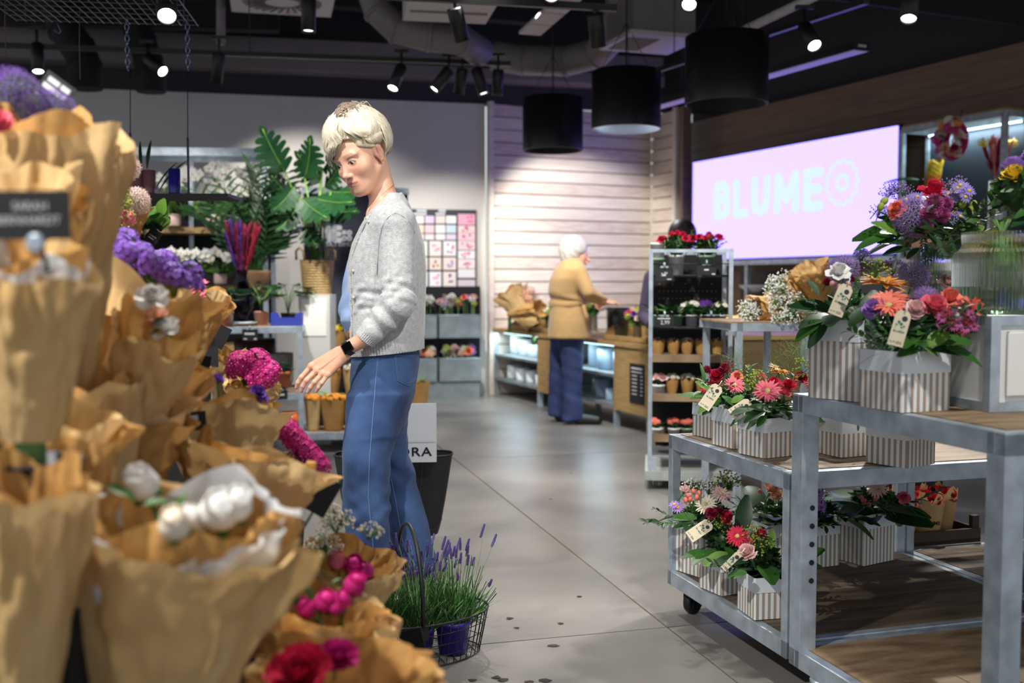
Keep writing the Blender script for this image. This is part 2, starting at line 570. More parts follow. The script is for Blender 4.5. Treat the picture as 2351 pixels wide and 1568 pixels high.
# ======================== ceiling: ducts, tracks, spots, pendants
DUCT = mat('grey_duct', (120, 112, 112), rough=0.55, var=0.06, scale=4)
PLATE = mat('dull_white_plate', (188, 182, 184), rough=0.6)
LENS = mat('lamp_lens', (255, 252, 245), emit=30.0)
LENS_LOW = mat('lamp_lens_dim', (255, 252, 245), emit=3.0)
th = thing('service_duct', 'long grey boxed duct along the top of the rear wall', 'duct', (a.x, a.y, 0), atan2(wd.y, wd.x))
MB().box((Lw / 2 + 0.9, -0.12, 3.17), (Lw + 1.8, 0.30, 0.10)).build('lower_box', DUCT, th)
MB().box((Lw / 2 + 0.9, -0.10, 3.33), (Lw + 1.8, 0.26, 0.17)).build('upper_box', DUCT, th)
def duct(label, pts, r, n=14, m=DUCT, rings=6):
 th = thing('ventilation_duct', label, 'duct', pts[0])
 o = Vector(pts[0])
 P = [Vector(p) - o for p in pts]
 MB().tube(P, r, n).build('pipe', m, th)
 for i in range(1, len(P) - 1):
  d = (P[i + 1] - P[i - 1]).normalized()
  MB().tube([P[i] - d * 0.012, P[i] + d * 0.012], r * 1.05, n).build('seam_ring', m, th)
 return th
duct('round grey duct looping under the ceiling above the blonde shopper',
  [W(848, -140, 7.6), W(850, -30, 7.6), W(868, 25, 7.6), W(910, 65, 7.6), W(985, 82, 7.6), W(1060, 92, 7.7), W(1105, 122, 7.9)], 0.11)
duct('round duct with purple sheen above the first drum pendant',
  [W(1130, 128, 9.0), W(1200, 138, 9.0), W(1300, 140, 8.9), W(1370, 122, 8.7), W(1410, 80, 8.4), W(1430, 0, 8.1), W(1440, -90, 7.8)], 0.125)
duct('black duct elbow hanging behind the tilted price card', [W(120, -20, 8.9), W(150, 70, 8.8), W(180, 110, 8.7), W(194, 150, 8.6), W(196, 205, 8.6)], 0.135, m=BLACK_M)
duct('black duct elbow hanging between the two chains', [W(300, 40, 8.9), W(325, 90, 8.8), W(340, 140, 8.7), W(346, 175, 8.6), W(347, 212, 8.6)], 0.115, m=BLACK_M)
duct('thin vertical grey pipe behind the long spot track', [W(507, -60, 8.2), W(507, 20, 8.2), W(507, 102, 8.2)], 0.034)
duct('slanting pale pipe above the largest drum pendant', [W(1690, 78, 7.2), W(1780, 35, 6.9), W(1900, -22, 6.6)], 0.03, m=PLATE)
th = thing('air_diffuser', 'square white ceiling diffuser with round swirl slots', 'air vent', W(648, 8, 8.0), radians(13))
MB().box((0, 0, 0.02), (0.76, 0.72, 0.03)).build('plate', PLATE, th)
MB().box((0, 0, 0.26), (0.62, 0.6, 0.42)).build('plenum_box', DUCT, th)
for k in range(28):
 an = 2 * pi * k / 28
 MB().box((0, 0, 0), (0.17, 0.022, 0.006)).build('swirl_slot', BLACK, th, (cos(an) * 0.21, sin(an) * 0.21, 0.003), (0, 0, an + 0.25))
th = thing('air_diffuser', 'square purple-lit diffuser above the middle drum pendant', 'air vent', W(1492, 104, 8.0), radians(18))
MB().box((0, 0, 0.02), (0.58, 0.58, 0.03)).build('plate', PLATE, th)
MB().box((0, 0, 0.5), (0.5, 0.5, 0.92)).build('plenum_box', DUCT, th)
for k in range(9):
 MB().box((-0.24 + k * 0.028, 0.02, 0.003), (0.012, 0.40, 0.006)).build('slot', BLACK, th)
th = thing('air_box', 'pale rectangular ventilation box under the black ceiling', 'duct', W(1030, 30, 6.9), radians(10))
MB().box((0, 0, 0.17), (0.56, 0.5, 0.34)).build('casing', PLATE, th)
MB().box((0, -0.02, -0.004), (0.5, 0.02, 0.012)).build('seam', DUCT, th)
th = thing('cable_tray', 'slanting pale cable tray below the ceiling', 'cable tray', W(1215, 78, 7.4))
p, q = Vector((0, 0, 0)), W(1335, -30, 6.5) - W(1215, 78, 7.4)
for k in range(4):
 s_, e_ = lerp(p, q, k / 4 + 0.01), lerp(p, q, (k + 1) / 4 - 0.01)
 MB().bar(s_, e_, 0.16, 0.02, up=(0, 0, 1)).build('tray_plate', PLATE, th)
for k, (x0, y0, x1, y1, Y0, Y1) in enumerate([(430, -40, 1240, 30, 9.3, 9.9), (1180, -60, 1640, 60, 9.8, 9.6), (1560, -80, 2351, 20, 9.2, 7.0), (-60, 25, 640, 45, 9.0, 9.4)]):
 o = MB().bar(W(x0, y0, Y0), W(x1, y1, Y1), 0.14, 0.22).build('ceiling_joist', BLACK_M)
 tag(o, ['black steel joist above the long spot track', 'black steel joist above the drum pendants', 'black steel joist above the screen wall', 'black steel joist at the upper left'][k], 'beam')
# ---- tracks
def track(p, q, label):
 th = thing('light_track', label, 'light track', p)
 MB().bar((0, 0, 0), Vector(q) - Vector(p), 0.036, 0.034).build('rail', BLACK, th)
 for t in (0.12, 0.5, 0.88):
  c = lerp(Vector((0, 0, 0)), Vector(q) - Vector(p), t)
  MB().tube([c, c + Vector((0, 0, 4.05 - p[2] - c.z))], 0.004, 6).build('suspension_wire', BLACK, th)
 return th
track(W(-80, 101, 7.33), W(1172, 147, 8.0), 'long black light track crossing above the blonde shopper')
track(W(760, -16, 5.6), W(1416, 19, 5.6), 'short black light track at the top edge')
track(W(1505, 163, 7.9), W(1990, 2, 5.6), 'black light track running above the largest drum pendant')
track(W(300, -24, 4.4), W(500, -22, 4.4), 'black light track above the wire grid')
def spotlight(top, lens, Y, dY, label, r=0.042, on=2, light=None):
 a_, b_ = W(top[0], top[1], Y), W(lens[0], lens[1], Y + dY)
 th = thing('track_spotlight', label, 'spotlight', a_, group='black cylinder spotlights')
 d = (b_ - a_)
 L = d.length
 R = d.to_track_quat('Z', 'Y').to_matrix()
 MB().lathe([(r * 0.9, 0), (r, 0.008), (r, L), (r * 0.86, L), (r * 0.82, L - 0.014)], n=22, R=R, caps=(True, False)).build('housing', BLACK, th)
 MB().lathe([(r * 0.82, L - 0.013), (r * 0.80, L - 0.012)], n=22, R=R).build('lens', [BLACK, LENS_LOW, LENS][on], th)
 MB().tube([Vector((0, 0, 0.11)), Vector((0, 0, 0.03)), d * 0.3], 0.009, 8).build('arm', BLACK, th)
 MB().box((0, 0, 0.11), (0.10, 0.03, 0.022)).build('track_adapter', BLACK, th)
 return th
spotlight((85, 102), (88, 166), 7.4, -0.07, 'lit black spotlight above the tilted price card')
spotlight((338, 132), (375, 165), 7.5, -0.10, 'lit black spotlight beside the hanging black elbow')
spotlight((503, 122), (497, 190), 7.6, 0.03, 'black spotlight turned away on the left of the track', on=0)
spotlight((709, -10), (708, 73), 5.9, -0.015, 'large black spotlight hanging in front of the swirl diffuser', on=1, r=0.04)
spotlight((922, 152), (901, 204), 7.8, -0.09, 'bright tilted spotlight above the blonde head')
spotlight((1031, 160), (996, 206), 7.85, -0.03, 'spotlight tilted to the left, second of the cluster of five')
spotlight((1062, 158), (1053, 214), 7.9, 0.07, 'spotlight facing away in the cluster of five', on=0)
spotlight((1093, 158), (1111, 216), 7.92, -0.02, 'spotlight tilted to the right in the cluster of five', on=1)
spotlight((1144, 160), (1142, 218), 7.97, 0.01, 'upright spotlight at the right end of the long track', on=1)
spotlight((1043, 18), (1062, 94), 5.6, 0.06, 'unlit spotlight in front of the pale ventilation box', on=0)
spotlight((1365, 32), (1374, 108), 5.6, 0.05, 'unlit spotlight at the end of the short track', on=0)
spotlight((384, -28), (383, 38), 4.4, -0.16, 'glaring spotlight seen through the wire grid')
spotlight((1268, -72), (1266, -6), 5.6, -0.12, 'lit spotlight cut by the top edge of the picture')
spotlight((1588, -50), (1582, 12), 5.7, -0.19, 'glaring spotlight above the largest drum pendant')
spotlight((1846, 62), (1871, 106), 6.0, -0.13, 'bright spotlight above the slim linear lamp')
spotlight((2094, -30), (2086, 45), 5.2, -0.08, 'bright spotlight at the upper right')
# ---- slim linear lamp
th = thing('linear_lamp', 'slim black linear lamp with purple underside near the timber wall', 'lamp', W(1978, 117, 6.6), atan2(wv.y, wv.x) + pi)
MB().box((1.2, 0, 0.03), (2.4, 0.13, 0.05)).build('housing', BLACK, th)
MB().box((1.2, 0, 0.003), (2.38, 0.11, 0.006)).build('diffuser', mat('diffuser_purple_lit', (215, 200, 228), rough=0.5), th)  # white diffuser tinted lilac to stand for purple light on it
MB().box((-0.004, 0, 0.03), (0.01, 0.06, 0.015)).build('end_plate', PLATE, th)
for x in (0.3, 2.0):
 MB().tube([(x, 0, 0.05), (x, 0, 1.4)], 0.003, 6).build('suspension_wire', BLACK, th)
# ---- drum pendants
INNER_LIT = mat('drum_lining_lit', (130, 138, 150), rough=0.35, metal=0.3)  # paler lining for the lit drum only, its brightness put into the colour
def drum(px, ybot, ytop, wpx, label, lamp=0):
 Y = 0.5 * FPX / wpx
 b = W(px, ybot, Y)
 h = (W(px, ytop, Y) - b).z
 th = thing('drum_pendant', label, 'pendant lamp', b, group='black drum pendants')
 m = MB().lathe([(0.25, 0), (0.25, h), (0.06, h + 0.002)], n=48, caps=(False, True))
 m.build('shade', mat('satin_black_shade', (26, 26, 30), rough=0.38), th, bevel=0)
 MB().lathe([(0.249, 0.0), (0.243, -0.002), (0.243, h - 0.006), (0.01, h - 0.005)], n=48, caps=(False, True)).build('lining', BLACK if lamp != 2 else INNER_LIT, th)
 MB().tube([(0, 0, h), (0, 0, 4.07 - b.z)], 0.006, 8).build('cord', BLACK, th)
 for an in (0.5, 2.6, 4.7):
  MB().tube([(cos(an) * 0.23, sin(an) * 0.23, h), (0, 0, h + 0.35)], 0.0025, 6).build('suspension_wire', BLACK, th)
 lx = -0.10 if lamp == 2 else 0.0
 MB().lathe([(0.045, 0.10), (0.05, 0.14), (0.05, h)], n=16, c=(lx, 0.02, 0)).build('lamp_holder', BLACK, th)
 MB().lathe([(0.036, 0.095), (0.038, 0.105)], n=16, c=(lx, 0.02, 0)).build('bulb', LENS if lamp else BLACK, th)
 if lamp == 2:
  d = bpy.data.lights.new('pendant_bulb', 'POINT'); d.energy = 45; d.color = (0.92, 0.96, 1); d.shadow_soft_size = 0.03
  o = bpy.data.objects.new('pendant_bulb', d); link(o, th); o.location = (-0.13, -0.05, 0.12)
 return th
drum(1269, 346, 226, 137, 'smallest looking black drum pendant, left of the three')
drum(1437, 297, 165, 157, 'middle black drum pendant with a bright inside', 2)
drum(1667, 240, 85, 187, 'largest looking black drum pendant with a small bulb', 1)
# ---- wire grid with chains and the hanging shelf
GRID = mat('dark_wire', (96, 90, 100), rough=0.4, metal=0.6)
CHAIN = mat('zinc_chain', (120, 126, 150), rough=0.3, metal=0.8)
c0, c1 = W(40, 48, 4.53), W(455, 70, 4.62)
th = thing('wire_grid_panel', 'dark wire grid panel hanging flat at the upper left', 'wire grid', c0, atan2((c1 - c0).y, (c1 - c0).x))
gw, gd = (c1 - c0).length, 1.0
for k in range(22):
 x = gw * k / 21
 MB().tube([(x, 0, 0), (x, -gd, 0)], 0.0028, 5).build('wire', GRID, th)
for k in range(13):
 MB().tube([(0, -gd * k / 12, 0.004), (gw, -gd * k / 12, 0.004)], 0.0032, 5).build('cross_wire', GRID, th)
for x, y in ((0.05, -0.05), (gw - 0.05, -0.05), (0.05, -gd + 0.05), (gw - 0.05, -gd + 0.05)):
 MB().tube([(x, y, 0), (x, y, 4.07 - c0.z)], 0.003, 5).build('hanger_wire', GRID, th)
MB().tube([W(125, 46, 4.5) - c0, W(130, 60, 4.5) - c0, W(133, 68, 4.5) - c0, W(129, 74, 4.5) - c0, W(122, 70, 4.5) - c0, W(121, 63, 4.5) - c0], 0.004, 6).build('hook', GRID, th)
th.rotation_euler = (0, 0, atan2((c1 - c0).y, (c1 - c0).x))
def chain_mesh(L, link_=0.034, r=0.0028):
 m = MB()
 n = int(L / (link_ * 0.72))
 for i in range(n):
  z = -i * link_ * 0.72
  pts = []
  for k in range(9):
   an = 2 * pi * k / 8
   u, v = 0.009 * cos(an), link_ / 2 * sin(an)
   pts.append((u if i % 2 else 0, 0 if i % 2 else u, z - link_ / 2 + v))
  m.tube(pts, r, 5, caps=False)
 return m
for k, px in enumerate((291, 430)):
 t_ = W(px, 38, 4.55)
 b_ = W(px + 3, 158, 4.55)
 o = chain_mesh((t_ - b_).z).build('hanging_chain', CHAIN, None, t_)
 tag(o, ['zinc chain hanging above the mauve pots', 'zinc chain hanging above the blue vase'][k], 'chain', 'zinc chains on the wire grid')
for k, (px, y0, y1) in enumerate(((183, 20, 182), (12, -20, 126))):
 o = MB().tube([W(px, y0, 4.4), W(px - 1, (y0 + y1) / 2, 4.4), W(px + 1, y1, 4.4)], 0.0022, 5).build('twine_string', mat('brown_twine', (112, 80, 66), rough=0.9))
 tag(o, ['brown twine dangling from the middle of the wire grid', 'brown twine dangling at the far left edge'][k], 'string')
sp0 = W(262, 446, 4.55)
th = thing('hanging_shelf', 'black shelf hanging on rods and thin chains', 'shelf', sp0)
sw = 0.50
MB().box((sw / 2, 0.09, -0.006), (sw, 0.24, 0.014)).build('shelf_board', BLACK, th)
for px, yt in ((299, 305), (431, 316)):
 t_ = W(px, yt, 4.55) - sp0
 MB().bar((t_.x, 0, 0), (t_.x, 0, t_.z), 0.014, 0.006).build('rod', BLACK, th)
 tt = W(px, 158, 4.55) - sp0
 MB().tube([(t_.x, 0, t_.z), (tt.x, 0, tt.z)], 0.0022, 5).build('thin_chain', BLACK, th)
# ======================== people
from mathutils.bvhtree import BVHTree
def surface_nets(D, o, h):
 """naive surface nets of the zero level of D (grid origin o, spacing h)"""
 s = D < 0
 nx, ny, nz = D.shape
 cnt = np.zeros((nx - 1, ny - 1, nz - 1), np.float32)
 acc = np.zeros((nx - 1, ny - 1, nz - 1, 3), np.float32)
 cor = [(i, j, k) for i in (0, 1) for j in (0, 1) for k in (0, 1)]
 sl = lambda c: (slice(c[0], nx - 1 + c[0]), slice(c[1], ny - 1 + c[1]), slice(c[2], nz - 1 + c[2]))
 for a_ in range(8):
  for b_ in range(a_ + 1, 8):
   ca, cb = cor[a_], cor[b_]
   if sum(abs(ca[i] - cb[i]) for i in range(3)) != 1: continue
   sa, sb = sl(ca), sl(cb)
   x = s[sa] != s[sb]
   if not x.any(): continue
   da, db = D[sa], D[sb]
   t = np.where(x, da / np.where(x, da - db, 1), 0)
   cnt += x
   for i in range(3):
    acc[..., i] += np.where(x, ca[i] + t * (cb[i] - ca[i]), 0)
 act = cnt > 0
 idx = -np.ones(act.shape, np.int64)
 idx[act] = np.arange(act.sum())
 g = np.argwhere(act).astype(np.float32)
 V = (g + acc[act] / cnt[act][:, None]) * h + np.array(o, np.float32)
 Fs = []
 for ax in range(3):
  u, v = (ax + 1) % 3, (ax + 2) % 3
  lo = [slice(None)] * 3; hi = [slice(None)] * 3
  lo[ax] = slice(0, -1); hi[ax] = slice(1, None)
  e = s[tuple(lo)] != s[tuple(hi)]
  pts = np.argwhere(e)
  ok = (pts[:, u] > 0) & (pts[:, v] > 0) & (pts[:, u] < D.shape[u] - 1) & (pts[:, v] < D.shape[v] - 1)
  pts = pts[ok]
  fl_ = s[tuple(lo)][tuple(pts.T)]
  q = []
  for du, dv in ((1, 1), (0, 1), (0, 0), (1, 0)):
   r = pts.copy(); r[:, u] -= du; r[:, v] -= dv
   q.append(idx[tuple(r.T)])
  q = np.stack(q, 1)
  q[~fl_] = q[~fl_][:, ::-1]
  Fs.append(q)
 Fq = np.concatenate(Fs)
 return V, Fq[(Fq >= 0).all(1)]
class Field:
 """signed distance field on a box of space"""
 def __init__(s, lo, hi, h):
  s.lo, s.h = np.array(lo, np.float32), h
  n = [int((hi[i] - lo[i]) / h) + 2 for i in range(3)]
  ax = [s.lo[i] + h * np.arange(n[i], dtype=np.float32) for i in range(3)]
  s.P = np.stack(np.meshgrid(*ax, indexing='ij'), -1)
  s.D = np.full(n, 1.0, np.float32)
 def local(s, M):
  """points in the frame of the 4x4 matrix M (world <- local)"""
  Mi = np.array(M.inverted(), np.float32)
  return s.P @ Mi[:3, :3].T + Mi[:3, 3]
 def union(s, d, k=0.0):
  if k <= 0:
   s.D = np.minimum(s.D, d)
  else:
   h_ = np.clip(0.5 + 0.5 * (s.D - d) / k, 0, 1)
   s.D = s.D * (1 - h_) + d * h_ - k * h_ * (1 - h_)
 def cut(s, d, k=0.005):
  h_ = np.clip(0.5 - 0.5 * (s.D + d) / k, 0, 1)
  s.D = s.D * (1 - h_) + (-d) * h_ + k * h_ * (1 - h_)
 def mesh(s):
  return surface_nets(s.D, s.lo, s.h)
def d_cap(P, a, b, ra, rb):
 a, b = np.array(a, np.float32), np.array(b, np.float32)
 ab = b - a
 pa = P - a
 t = np.clip((pa @ ab) / max(float(ab @ ab), 1e-9), 0, 1)
 return np.linalg.norm(pa - t[..., None] * ab, axis=-1) - (ra + (rb - ra) * t)
def d_ell(P, c, r):
 r = np.array(r, np.float32)
 q = (P - np.array(c, np.float32)) / r
 k0 = np.linalg.norm(q, axis=-1)
 k1 = np.linalg.norm(q / r, axis=-1)
 return k0 * (k0 - 1) / np.maximum(k1, 1e-6)
def d_loft(P, keys, zcap=True, power=2.0):
 """stack of ellipses: keys (z, cx, cy, rx, ry) with z rising"""
 ks = np.array(sorted(keys), np.float32)
 z = P[..., 2]
 f = lambda i: np.interp(z, ks[:, 0], ks[:, i]).astype(np.float32)
 rx, ry = f(3), f(4)
 dx, dy = (P[..., 0] - f(1)) / rx, (P[..., 1] - f(2)) / ry
 q = (np.abs(dx) ** power + np.abs(dy) ** power) ** (1 / power)
 d = (q - 1) * np.minimum(rx, ry)
 if zcap:
  d = np.maximum(d, np.maximum(z - ks[-1, 0], ks[0, 0] - z))
 return d
def np_mesh(name, parts, mats, colors=None, smooth=True):
 """parts: list of (V, F) or (V, F, mat_index)"""
 V = np.concatenate([p[0] for p in parts])
 Fc, MI, n = [], [], 0
 for p in parts:
  Fc.append(p[1] + n); n += len(p[0]); MI += [p[2] if len(p) > 2 else 0] * len(p[1])
 Fc = np.concatenate(Fc)
 me = bpy.data.meshes.new(name)
 me.from_pydata(V.tolist(), [], Fc.tolist())
 for m_ in (mats if isinstance(mats, list) else [mats]): me.materials.append(m_)
 me.polygons.foreach_set('material_index', MI)
 me.polygons.foreach_set('use_smooth', [smooth] * len(Fc))
 if colors is not None:
  ca = me.color_attributes.new('tint', 'FLOAT_COLOR', 'POINT')
  ca.data.foreach_set('color', np.concatenate([colors, np.ones((len(colors), 1), np.float32)], 1).astype(np.float32).ravel())
 me.update()
 return me
def np_smooth(V, Fq, it=2, lam=0.5):
 e = np.concatenate([Fq[:, [0, 1]], Fq[:, [1, 2]], Fq[:, [2, 3]], Fq[:, [3, 0]]])
 n = len(V)
 for _ in range(it):
  A = np.zeros((n, 3), np.float64); c = np.zeros(n)
  for i in range(3):
   A[:, i] = np.bincount(e[:, 0], V[e[:, 1], i], n) + np.bincount(e[:, 1], V[e[:, 0], i], n)
  c = np.bincount(e[:, 0], minlength=n) + np.bincount(e[:, 1], minlength=n)
  V = (V + lam * (A / np.maximum(c, 1)[:, None] - V)).astype(np.float32)
 return V
def tint_mat(name, rough, sss=0.0, bump=0.0, bscale=200):
 m = mat(name, (200, 160, 140), rough=rough, bump=bump, bscale=bscale, sss=sss)
 N, L = m.node_tree.nodes, m.node_tree.links
 at = N.new('ShaderNodeAttribute'); at.attribute_name = 'tint'
 L.new(at.outputs['Color'], N['Principled BSDF'].inputs['Base Color'])
 return m
SKIN_M = tint_mat('skin', 0.45, sss=0.12, bump=0.06, bscale=260)
WOOL = mat('grey_wool', (206, 208, 210), rough=0.95, rgb2=(176, 179, 183), scale=75, detail=10, bump=0.32, bscale=230, sheen=0.5)
WOOL_RIB = mat('grey_wool_rib', (200, 202, 204), rough=0.95, rgb2=(178, 180, 184), scale=80, bump=0.5, bscale=160, sheen=0.4)
DENIM = mat('blue_denim', (68, 100, 150), rough=0.85, rgb2=(32, 56, 102), scale=6, detail=14, bump=0.25, bscale=400, sheen=0.1)
STITCH = mat('denim_stitch', (98, 126, 170), rough=0.9)
DARKSEAM = mat('dark_seam', (34, 52, 92), rough=0.9)
SHIRT = mat('pale_blue_shirt', (158, 182, 226), rough=0.7, var=0.05)
HAIR1 = mat('platinum_hair', (238, 230, 212), rough=0.38, rgb2=(214, 202, 180), scale=40, spec=0.4)
HAIR2 = mat('ash_blonde_hair', (206, 192, 166), rough=0.4, var=0.15, scale=40, spec=0.4)
HAIR3 = mat('hair_root', (128, 112, 96), rough=0.5)
EYEW = mat('eye_white', (226, 220, 214), rough=0.15)
IRIS = mat('eye_iris', (52, 66, 72), rough=0.1)
PUPIL = mat('eye_pupil', (10, 9, 9), rough=0.1)
skin = np.array(srgb(222, 172, 146)[:3], np.float32)
YB = 3.88                                                # the shopper's distance
cpt = lambda px, py, dY=0.0: W(px, py, YB + dY)
KB = YB / FPX
zz = lambda py: W(1175, py, YB).z
xx = lambda px: (px - CX) * KB
shopper = thing('person', 'woman with short blonde hair, grey cardigan and blue jeans reaching for flowers', 'person', (xx(880), YB, 0))
OW = Vector((xx(880), YB, 0))
def own(o):
 """parent an object that was made in world coordinates to the shopper"""
 o.parent = shopper
 o.location = -OW
 return o
# ---- head and neck (fine field in world space, features in head space)
th_ = radians(36)
fw = Vector((-sin(th_), -cos(th_), 0))
lf = Vector((cos(th_), -sin(th_), 0))           # her left, towards the camera's right
Rm = Matrix((lf, fw, Vector((0, 0, 1)))).transposed()
HS = 1.10
hc = cpt(830, 357, -0.02)
HM = Matrix.Translation(hc) @ (Rm @ Matrix.Rotation(radians(-25), 3, 'X') @ Matrix.Rotation(radians(-9), 3, 'Y')).to_4x4() @ Matrix.Scale(HS, 4)
fd = Field((xx(752), YB - 0.19, zz(500)), (xx(935), YB + 0.17, zz(262)), 0.0024)
Q_ = fd.local(HM)
ax_ = np.abs(Q_[..., 0:1])
Qs = np.concatenate([ax_, Q_[..., 1:]], -1)      # mirrored features
D0 = d_ell(Q_, (0, -0.014, 0.042), (0.073, 0.094, 0.083))
fd.D = D0
fd.union(d_ell(Q_, (0, 0.034, -0.012), (0.060, 0.058, 0.088)), 0.03)
fd.union(d_ell(Q_, (0, 0.042, -0.072), (0.044, 0.044, 0.042)), 0.03)
fd.union(d_cap(Qs, (0.047, 0.0, -0.056), (0.018, 0.066, -0.097), 0.014, 0.014), 0.035)     # jaw
fd.union(d_ell(Q_, (0, 0.073, -0.098), (0.019, 0.016, 0.015)), 0.018)                       # chin
fd.union(d_ell(Qs, (0.041, 0.054, -0.030), (0.023, 0.025, 0.024)), 0.026)                    # cheekbone
fd.union(d_ell(Qs, (0.030, 0.074, 0.021), (0.025, 0.010, 0.007)), 0.018)                    # brow
fd.cut(d_ell(Qs, (0.0315, 0.101, -0.001), (0.018, 0.0185, 0.0115)), 0.014)                   # sockets
fd.union(d_ell(Qs, (0.0315, 0.0745, -0.001), (0.0152, 0.0132, 0.0126)), 0.006)              # lids
fd.cut(d_ell(Qs, (0.0318, 0.0885, -0.0025), (0.0128, 0.0080, 0.0034)), 0.002)             # eye opening
fd.union(d_cap(Q_, (0, 0.081, 0.006), (0, 0.104, -0.034), 0.0062, 0.0092), 0.013)           # nose
fd.union(d_ell(Q_, (0, 0.1055, -0.0365), (0.0098, 0.0090, 0.0080)), 0.006)
fd.union(d_ell(Qs, (0.0108, 0.0945, -0.0405), (0.0068, 0.0090, 0.0058)), 0.005)
fd.cut(d_ell(Qs, (0.0060, 0.0985, -0.0462), (0.0032, 0.005, 0.0030)), 0.003)
fd.union(d_ell(Q_, (0, 0.082, -0.066), (0.027, 0.013, 0.020)), 0.012)                       # muzzle
fd.union(d_ell(Q_, (0, 0.0895, -0.0628), (0.0230, 0.0070, 0.0040)), 0.005)
fd.union(d_ell(Q_, (0, 0.0885, -0.0715), (0.0200, 0.0075, 0.0050)), 0.005)
fd.cut(np.minimum(d_cap(Qs, (0.0, 0.0975, -0.0672), (0.018, 0.0880, -0.0660), 0.0017, 0.0015), d_cap(Qs, (0.018, 0.0880, -0.0660), (0.0300, 0.0765, -0.0605), 0.0015, 0.0010)), 0.0025)  # lips line
Me = Matrix.Translation((0.0735, -0.006, -0.006)) @ Matrix.Rotation(radians(-14), 4, 'X') @ Matrix.Rotation(radians(22), 4, 'Z')
Ei = np.array(Me.inverted(), np.float32)
Qe = Qs @ Ei[:3, :3].T + Ei[:3, 3]
ear = d_ell(Qe, (0, 0, 0.004), (0.0075, 0.0185, 0.0300))
ear = np.maximum(ear, -d_ell(Qe, (0.008, 0.002, 0.006), (0.007, 0.0115, 0.0200)))
fd.union(ear, 0.005)
fd.union(d_ell(Qe, (0.001, 0.004, -0.026), (0.0055, 0.009, 0.010)), 0.006)
fd.union(d_cap(Qe, (0.004, -0.004, 0.016), (0.004, 0.004, -0.012), 0.0035, 0.0035), 0.004)
nb = cpt(886, 478, 0.0)
sk = HM @ Vector((0, -0.040, -0.035))
Pw = fd.P
fd.union(d_cap(Pw, sk, nb, 0.050, 0.053), 0.018)
fd.union(d_cap(Pw, nb, cpt(896, 500, 0), 0.053, 0.075), 0.02)
fd.union(d_cap(Pw, HM @ Vector((0.050, -0.03, -0.045)), cpt(850, 490, -0.02), 0.005, 0.008), 0.02)
fd.union(d_ell(Pw, cpt(892, 520, 0), (0.080, 0.15, 0.080)), 0.04)
V1, F1 = fd.mesh()
V1 = np_smooth(V1, F1, 2, 0.4)
Hi = np.array(HM.inverted(), np.float32)
Lc = V1 @ Hi[:3, :3].T + Hi[:3, 3]
al = np.abs(Lc[:, 0])
C1 = np.tile(skin, (len(V1), 1))
def dab(mask, rgb, C=None):
 m_ = np.clip(mask, 0, 1)[:, None]
 C1[:] = C1 * (1 - m_) + np.array(srgb(*rgb)[:3], np.float32) * m_
g_ = lambda c, r: np.exp(-(((Lc - np.array(c)) / np.array(r)) ** 2).sum(1))
ga_ = lambda c, r: np.exp(-(((np.column_stack([al, Lc[:, 1:]]) - np.array(c)) / np.array(r)) ** 2).sum(1))
dab(0.55 * ga_((0.043, 0.07, -0.035), (0.022, 0.03, 0.018)), (216, 146, 124))
dab(0.4 * g_((0, 0.11, -0.04), (0.012, 0.02, 0.012)), (212, 142, 122))
lip = ((np.abs(Lc[:, 2] + 0.0673 - 3.5 * al ** 2) < 0.0092 - al * 0.24) & (al < 0.0275) & (Lc[:, 1] > 0.078)).astype(np.float32)
dab(lip * 0.75, (198, 112, 106))
bz = 0.0225 + 0.16 * (al - 0.012) - 9.0 * np.clip(al - 0.030, 0, 1) ** 2
brow = np.exp(-((Lc[:, 2] - bz) / 0.0034) ** 2) * (al > 0.011) * (al < 0.050) * (Lc[:, 1] > 0.05)
dab(brow * 0.6, (146, 112, 88))
lid = ga_((0.0315, 0.086, 0.006), (0.017, 0.02, 0.0075))
dab(0.35 * lid, (160, 112, 96))
lsh2 = np.exp(-((Lc[:, 2] + 0.0062 - 20 * (al - 0.0315) ** 2) / 0.0013) ** 2) * (np.abs(al - 0.0315) < 0.014) * (Lc[:, 1] > 0.07)
dab(lsh2 * 0.5, (96, 64, 54))
lash = np.exp(-((Lc[:, 2] - (0.0034 - 22 * (al - 0.0315) ** 2)) / 0.0020) ** 2) * (np.abs(al - 0.0315) < 0.0155) * (Lc[:, 1] > 0.07)
dab(lash * 0.9, (48, 34, 30))
dab(0.35 * ga_((0.075, -0.005, 0.0), (0.012, 0.02, 0.03)), (214, 140, 120))
# ---- near hand and forearm
hm = -0.205
H3 = lambda px, py, d=0.0: W(px, py, YB + hm + d)
fh = Field((xx(672), YB + hm - 0.075, zz(915)), (xx(868), YB + hm + 0.085, zz(745)), 0.0019)
fh.D = d_cap(fh.P, H3(862, 762, -0.005), H3(800, 799), 0.031, 0.0245)
fh.union(d_cap(fh.P, H3(800, 799, 0.012), H3(782, 812, 0.010), 0.0215, 0.020), 0.012)
KN = [((715, 840, 0.020), 0.0115), ((728, 850, 0.010), 0.0115), ((741, 857, 0.002), 0.0108), ((753, 860, -0.004), 0.0100)]
for (k_, r_), wr in zip(KN, ((776, 806, 0.016), (783, 810, 0.008), (789, 814, 0.002), (794, 817, -0.002))):
 fh.union(d_cap(fh.P, H3(*wr), H3(*k_), 0.0165, r_ + 0.0015), 0.012)
FING = [[(715, 840, .020), (692, 866, .012), (684.5, 878, .016), (680.5, 889, .022)],
  [(728, 850, .010), (703.5, 873, -.004), (696, 886, .002), (691.5, 898, .010)],
  [(741, 857, .002), (722, 877, -.010), (713, 889, -.004), (706.5, 900, .004)],
  [(753, 860, -.004), (739, 879, -.014), (732, 889, -.009), (726, 898, -.002)]]
